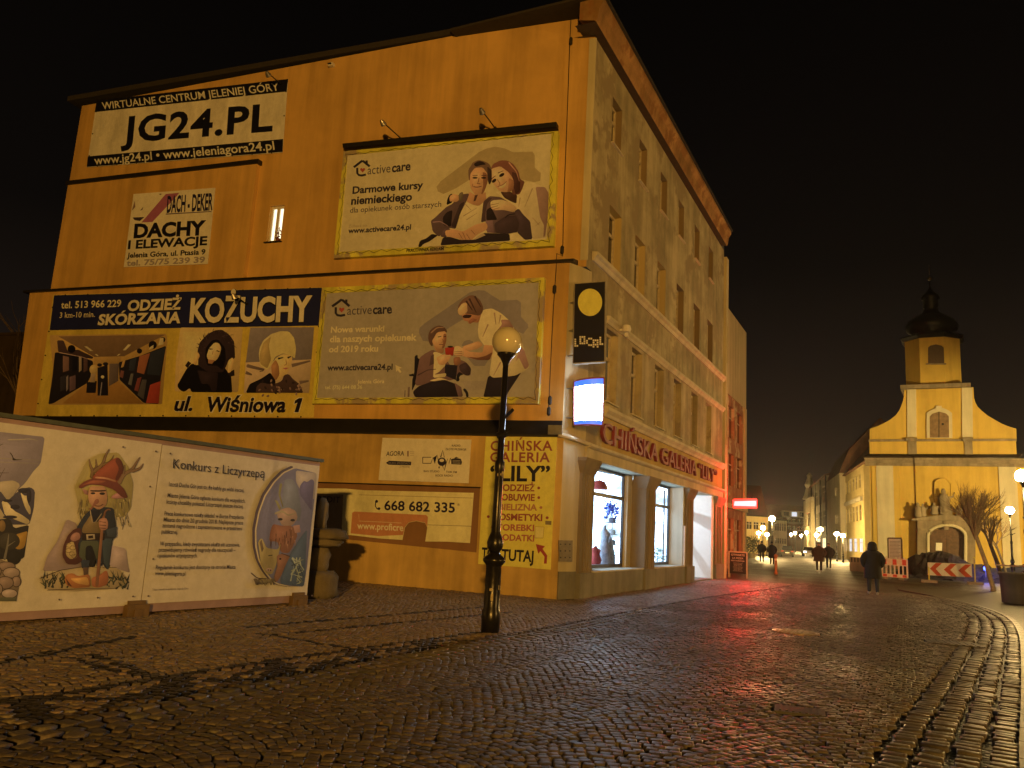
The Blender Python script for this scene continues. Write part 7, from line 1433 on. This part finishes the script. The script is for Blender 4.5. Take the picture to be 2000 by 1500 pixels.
# bush on the pavement
c_ = g(1468, 1090); t = thing('potted_bush', 'dark leafy bush in a pot on the pavement beyond the red house', 'bush', c_); rs = random.Random(31); m = MB()
for k in range(900):
    r_ = rs.random() ** .4; an = rs.uniform(0, 6.28); ph = rs.uniform(-1, 1); p_ = np.array([c_[0] + 1.0 * r_ * math.cos(an) * math.sqrt(1 - ph * ph), c_[1] + 1.0 * r_ * math.sin(an) * math.sqrt(1 - ph * ph), 1.35 + .95 * r_ * ph]); v1 = np.array([rs.gauss(0, 1) for _ in range(3)]); v1 /= np.linalg.norm(v1); v2 = np.cross(v1, [rs.gauss(0, 1) for _ in range(3)]); v2 /= np.linalg.norm(v2); s_ = rs.uniform(.06, .13)
    m.face([p_ - v1 * s_, p_ + v2 * s_ * .5, p_ + v1 * s_, p_ - v2 * s_ * .5])
m.build('foliage', simple('dark_leaves', (.05, .06, .025), .6, 0, .4), t); m = MB(); m.lathe(c_, [(.35, 0), (.45, .5), (.48, .5), (.4, .45)], 14); m.build('pot', M['stone'], t)
# ------------------------------------------------------------------ goods in the shop windows
GX = lambda y, z, o: FA.P(y, z, o)
M['hat'] = simple('felt_hat', (.12, .12, .14), .8); M['hat2'] = simple('light_hat', (.40, .38, .36), .8); M['garment'] = simple('grey_garment', (.42, .44, .48), .85, 0, .4, 8); M['redcloth'] = simple('red_garment', (.42, .05, .04), .8); M['blueflower'] = simple('blue_petals', (.05, .12, .55), .6)
HY = 23.3
m = MB(); m.tube([GX(HY, .62, -1.0), GX(HY, 2.1, -1.0)], .02, 8); m.lathe(GX(HY, .613, -1.0), [(.16, 0), (.16, .03), (.03, .05)], 14); m.tube([GX(HY - .25, 1.25, -1.0), GX(HY + .25, 1.25, -1.0)], .012, 6); tag(m.build('hat_stand', M['steel']), 'slim metal hat stand inside the first shop window', 'hat stand')
for k, (z, mt_) in enumerate(((.95, 'hat2'), (1.25, 'hat'), (1.55, 'hat2'), (1.9, 'hat'))):
    m = MB(); m.lathe(GX(HY, z - .04, -1.0), [(.20, .0), (.21, .015), (.11, .03), (.115, .10), (.10, .15), (.03, .165)], 18); tag(m.build('hat', M[mt_], None, True), ['pale brimmed hat lowest on the stand in the first shop window', 'dark brimmed hat second from the bottom of the stand', 'pale brimmed hat third up on the stand', 'dark brimmed hat at the top of the stand under the blue flowers'][k], 'hat', 'hats in the shop window')
for k, (y, z, mt_, lb) in enumerate(((22.5, 1.15, 'garment', 'long grey garment hanging in the first shop window'), (21.75, .55, 'redcloth', 'red garment low at the edge of the first shop window'), (22.9, .9, 'garment', 'grey cloth folded low in the first shop window'))):
    m = MB(); m.lathe(GX(y, .63, -.95), [(.20 if k != 1 else .14, 0), (.18, z * .3), (.13, z * .6), (.15, z * .8), (.05, z * .92), (.03, z)], 12, 0, 1.0, 1.1); m.v = [(x + .02 * math.sin(z_ * 23 + y_ * 15), y_ + .02 * math.sin(z_ * 9 + x * 31), z_) for x, y_, z_ in m.v]; tag(m.build('garment', M[mt_], None, True), lb, 'garment')
rs = random.Random(8); m = MB()
for k in range(260):
    an, ph, r_ = rs.uniform(0, 6.28), rs.uniform(-1, 1), rs.random() ** .5 * .45; p_ = GX(23.1, 2.3, -.95) + np.array([.35 * r_ * math.cos(an), r_ * math.sin(an) * 1.2, r_ * ph * .8]); v1 = np.array([rs.gauss(0, 1) for _ in range(3)]); v1 /= np.linalg.norm(v1); v2 = np.cross(v1, [rs.gauss(0, 1) for _ in range(3)]); v2 /= np.linalg.norm(v2); s_ = rs.uniform(.025, .05); m.face([p_ - v1 * s_, p_ + v2 * s_, p_ + v1 * s_, p_ - v2 * s_])
tag(m.build('blue_flowers', M['blueflower']), 'spray of blue artificial flowers above the hats in the first shop window', 'flowers')
m = MB(); m.lathe(GX(21.9, 2.78, -.95), [(.03, .26), (.16, .22), (.24, .08), (.25, 0), (.2, .01)], 18); m.tube([GX(21.9, 3.03, -.95), GX(21.9, 3.4, -.95)], .01, 5); tag(m.build('paper_lantern', M['redcloth'], None, True), 'red round paper lantern hanging at the top of the first shop window', 'lantern')
m = MB()
for k in range(300):
    y_ = rs.uniform(26.6, 29.0); z_ = .64 + abs(rs.gauss(0, .35)); p_ = GX(y_, z_, rs.uniform(-1.1, -.8)); v1 = np.array([rs.gauss(0, 1) for _ in range(3)]); v1 /= np.linalg.norm(v1); v2 = np.cross(v1, [rs.gauss(0, 1) for _ in range(3)]); v2 /= np.linalg.norm(v2); s_ = rs.uniform(.02, .05); m.face([p_ - v1 * s_, p_ + v2 * s_ * .6, p_ + v1 * s_, p_ - v2 * s_ * .6])
tag(m.build('fir_garland', simple('teal_leaves', (.06, .22, .20), .6)), 'green leafy decoration heaped at the foot of the second shop window', 'decoration')
# ------------------------------------------------------------------ thin haze, added for a glow round the lamps
hm = bpy.data.materials.new('haze'); hm.use_nodes = True; nt = hm.node_tree; nt.nodes.clear(); ho = nt.nodes.new('ShaderNodeOutputMaterial'); hv = nt.nodes.new('ShaderNodeVolumePrincipled')
hv.inputs['Density'].default_value = .00026; hv.inputs['Color'].default_value = (.9, .9, .92, 1); hv.inputs['Anisotropy'].default_value = .82; nt.links.new(hv.outputs[0], ho.inputs['Volume'])
m = MB(); m.obox((-510, -70, -1.1), (1020, 0, 0), (0, 790, 0), (0, 0, 36)); tag(m.build('haze', hm), kind='stuff')
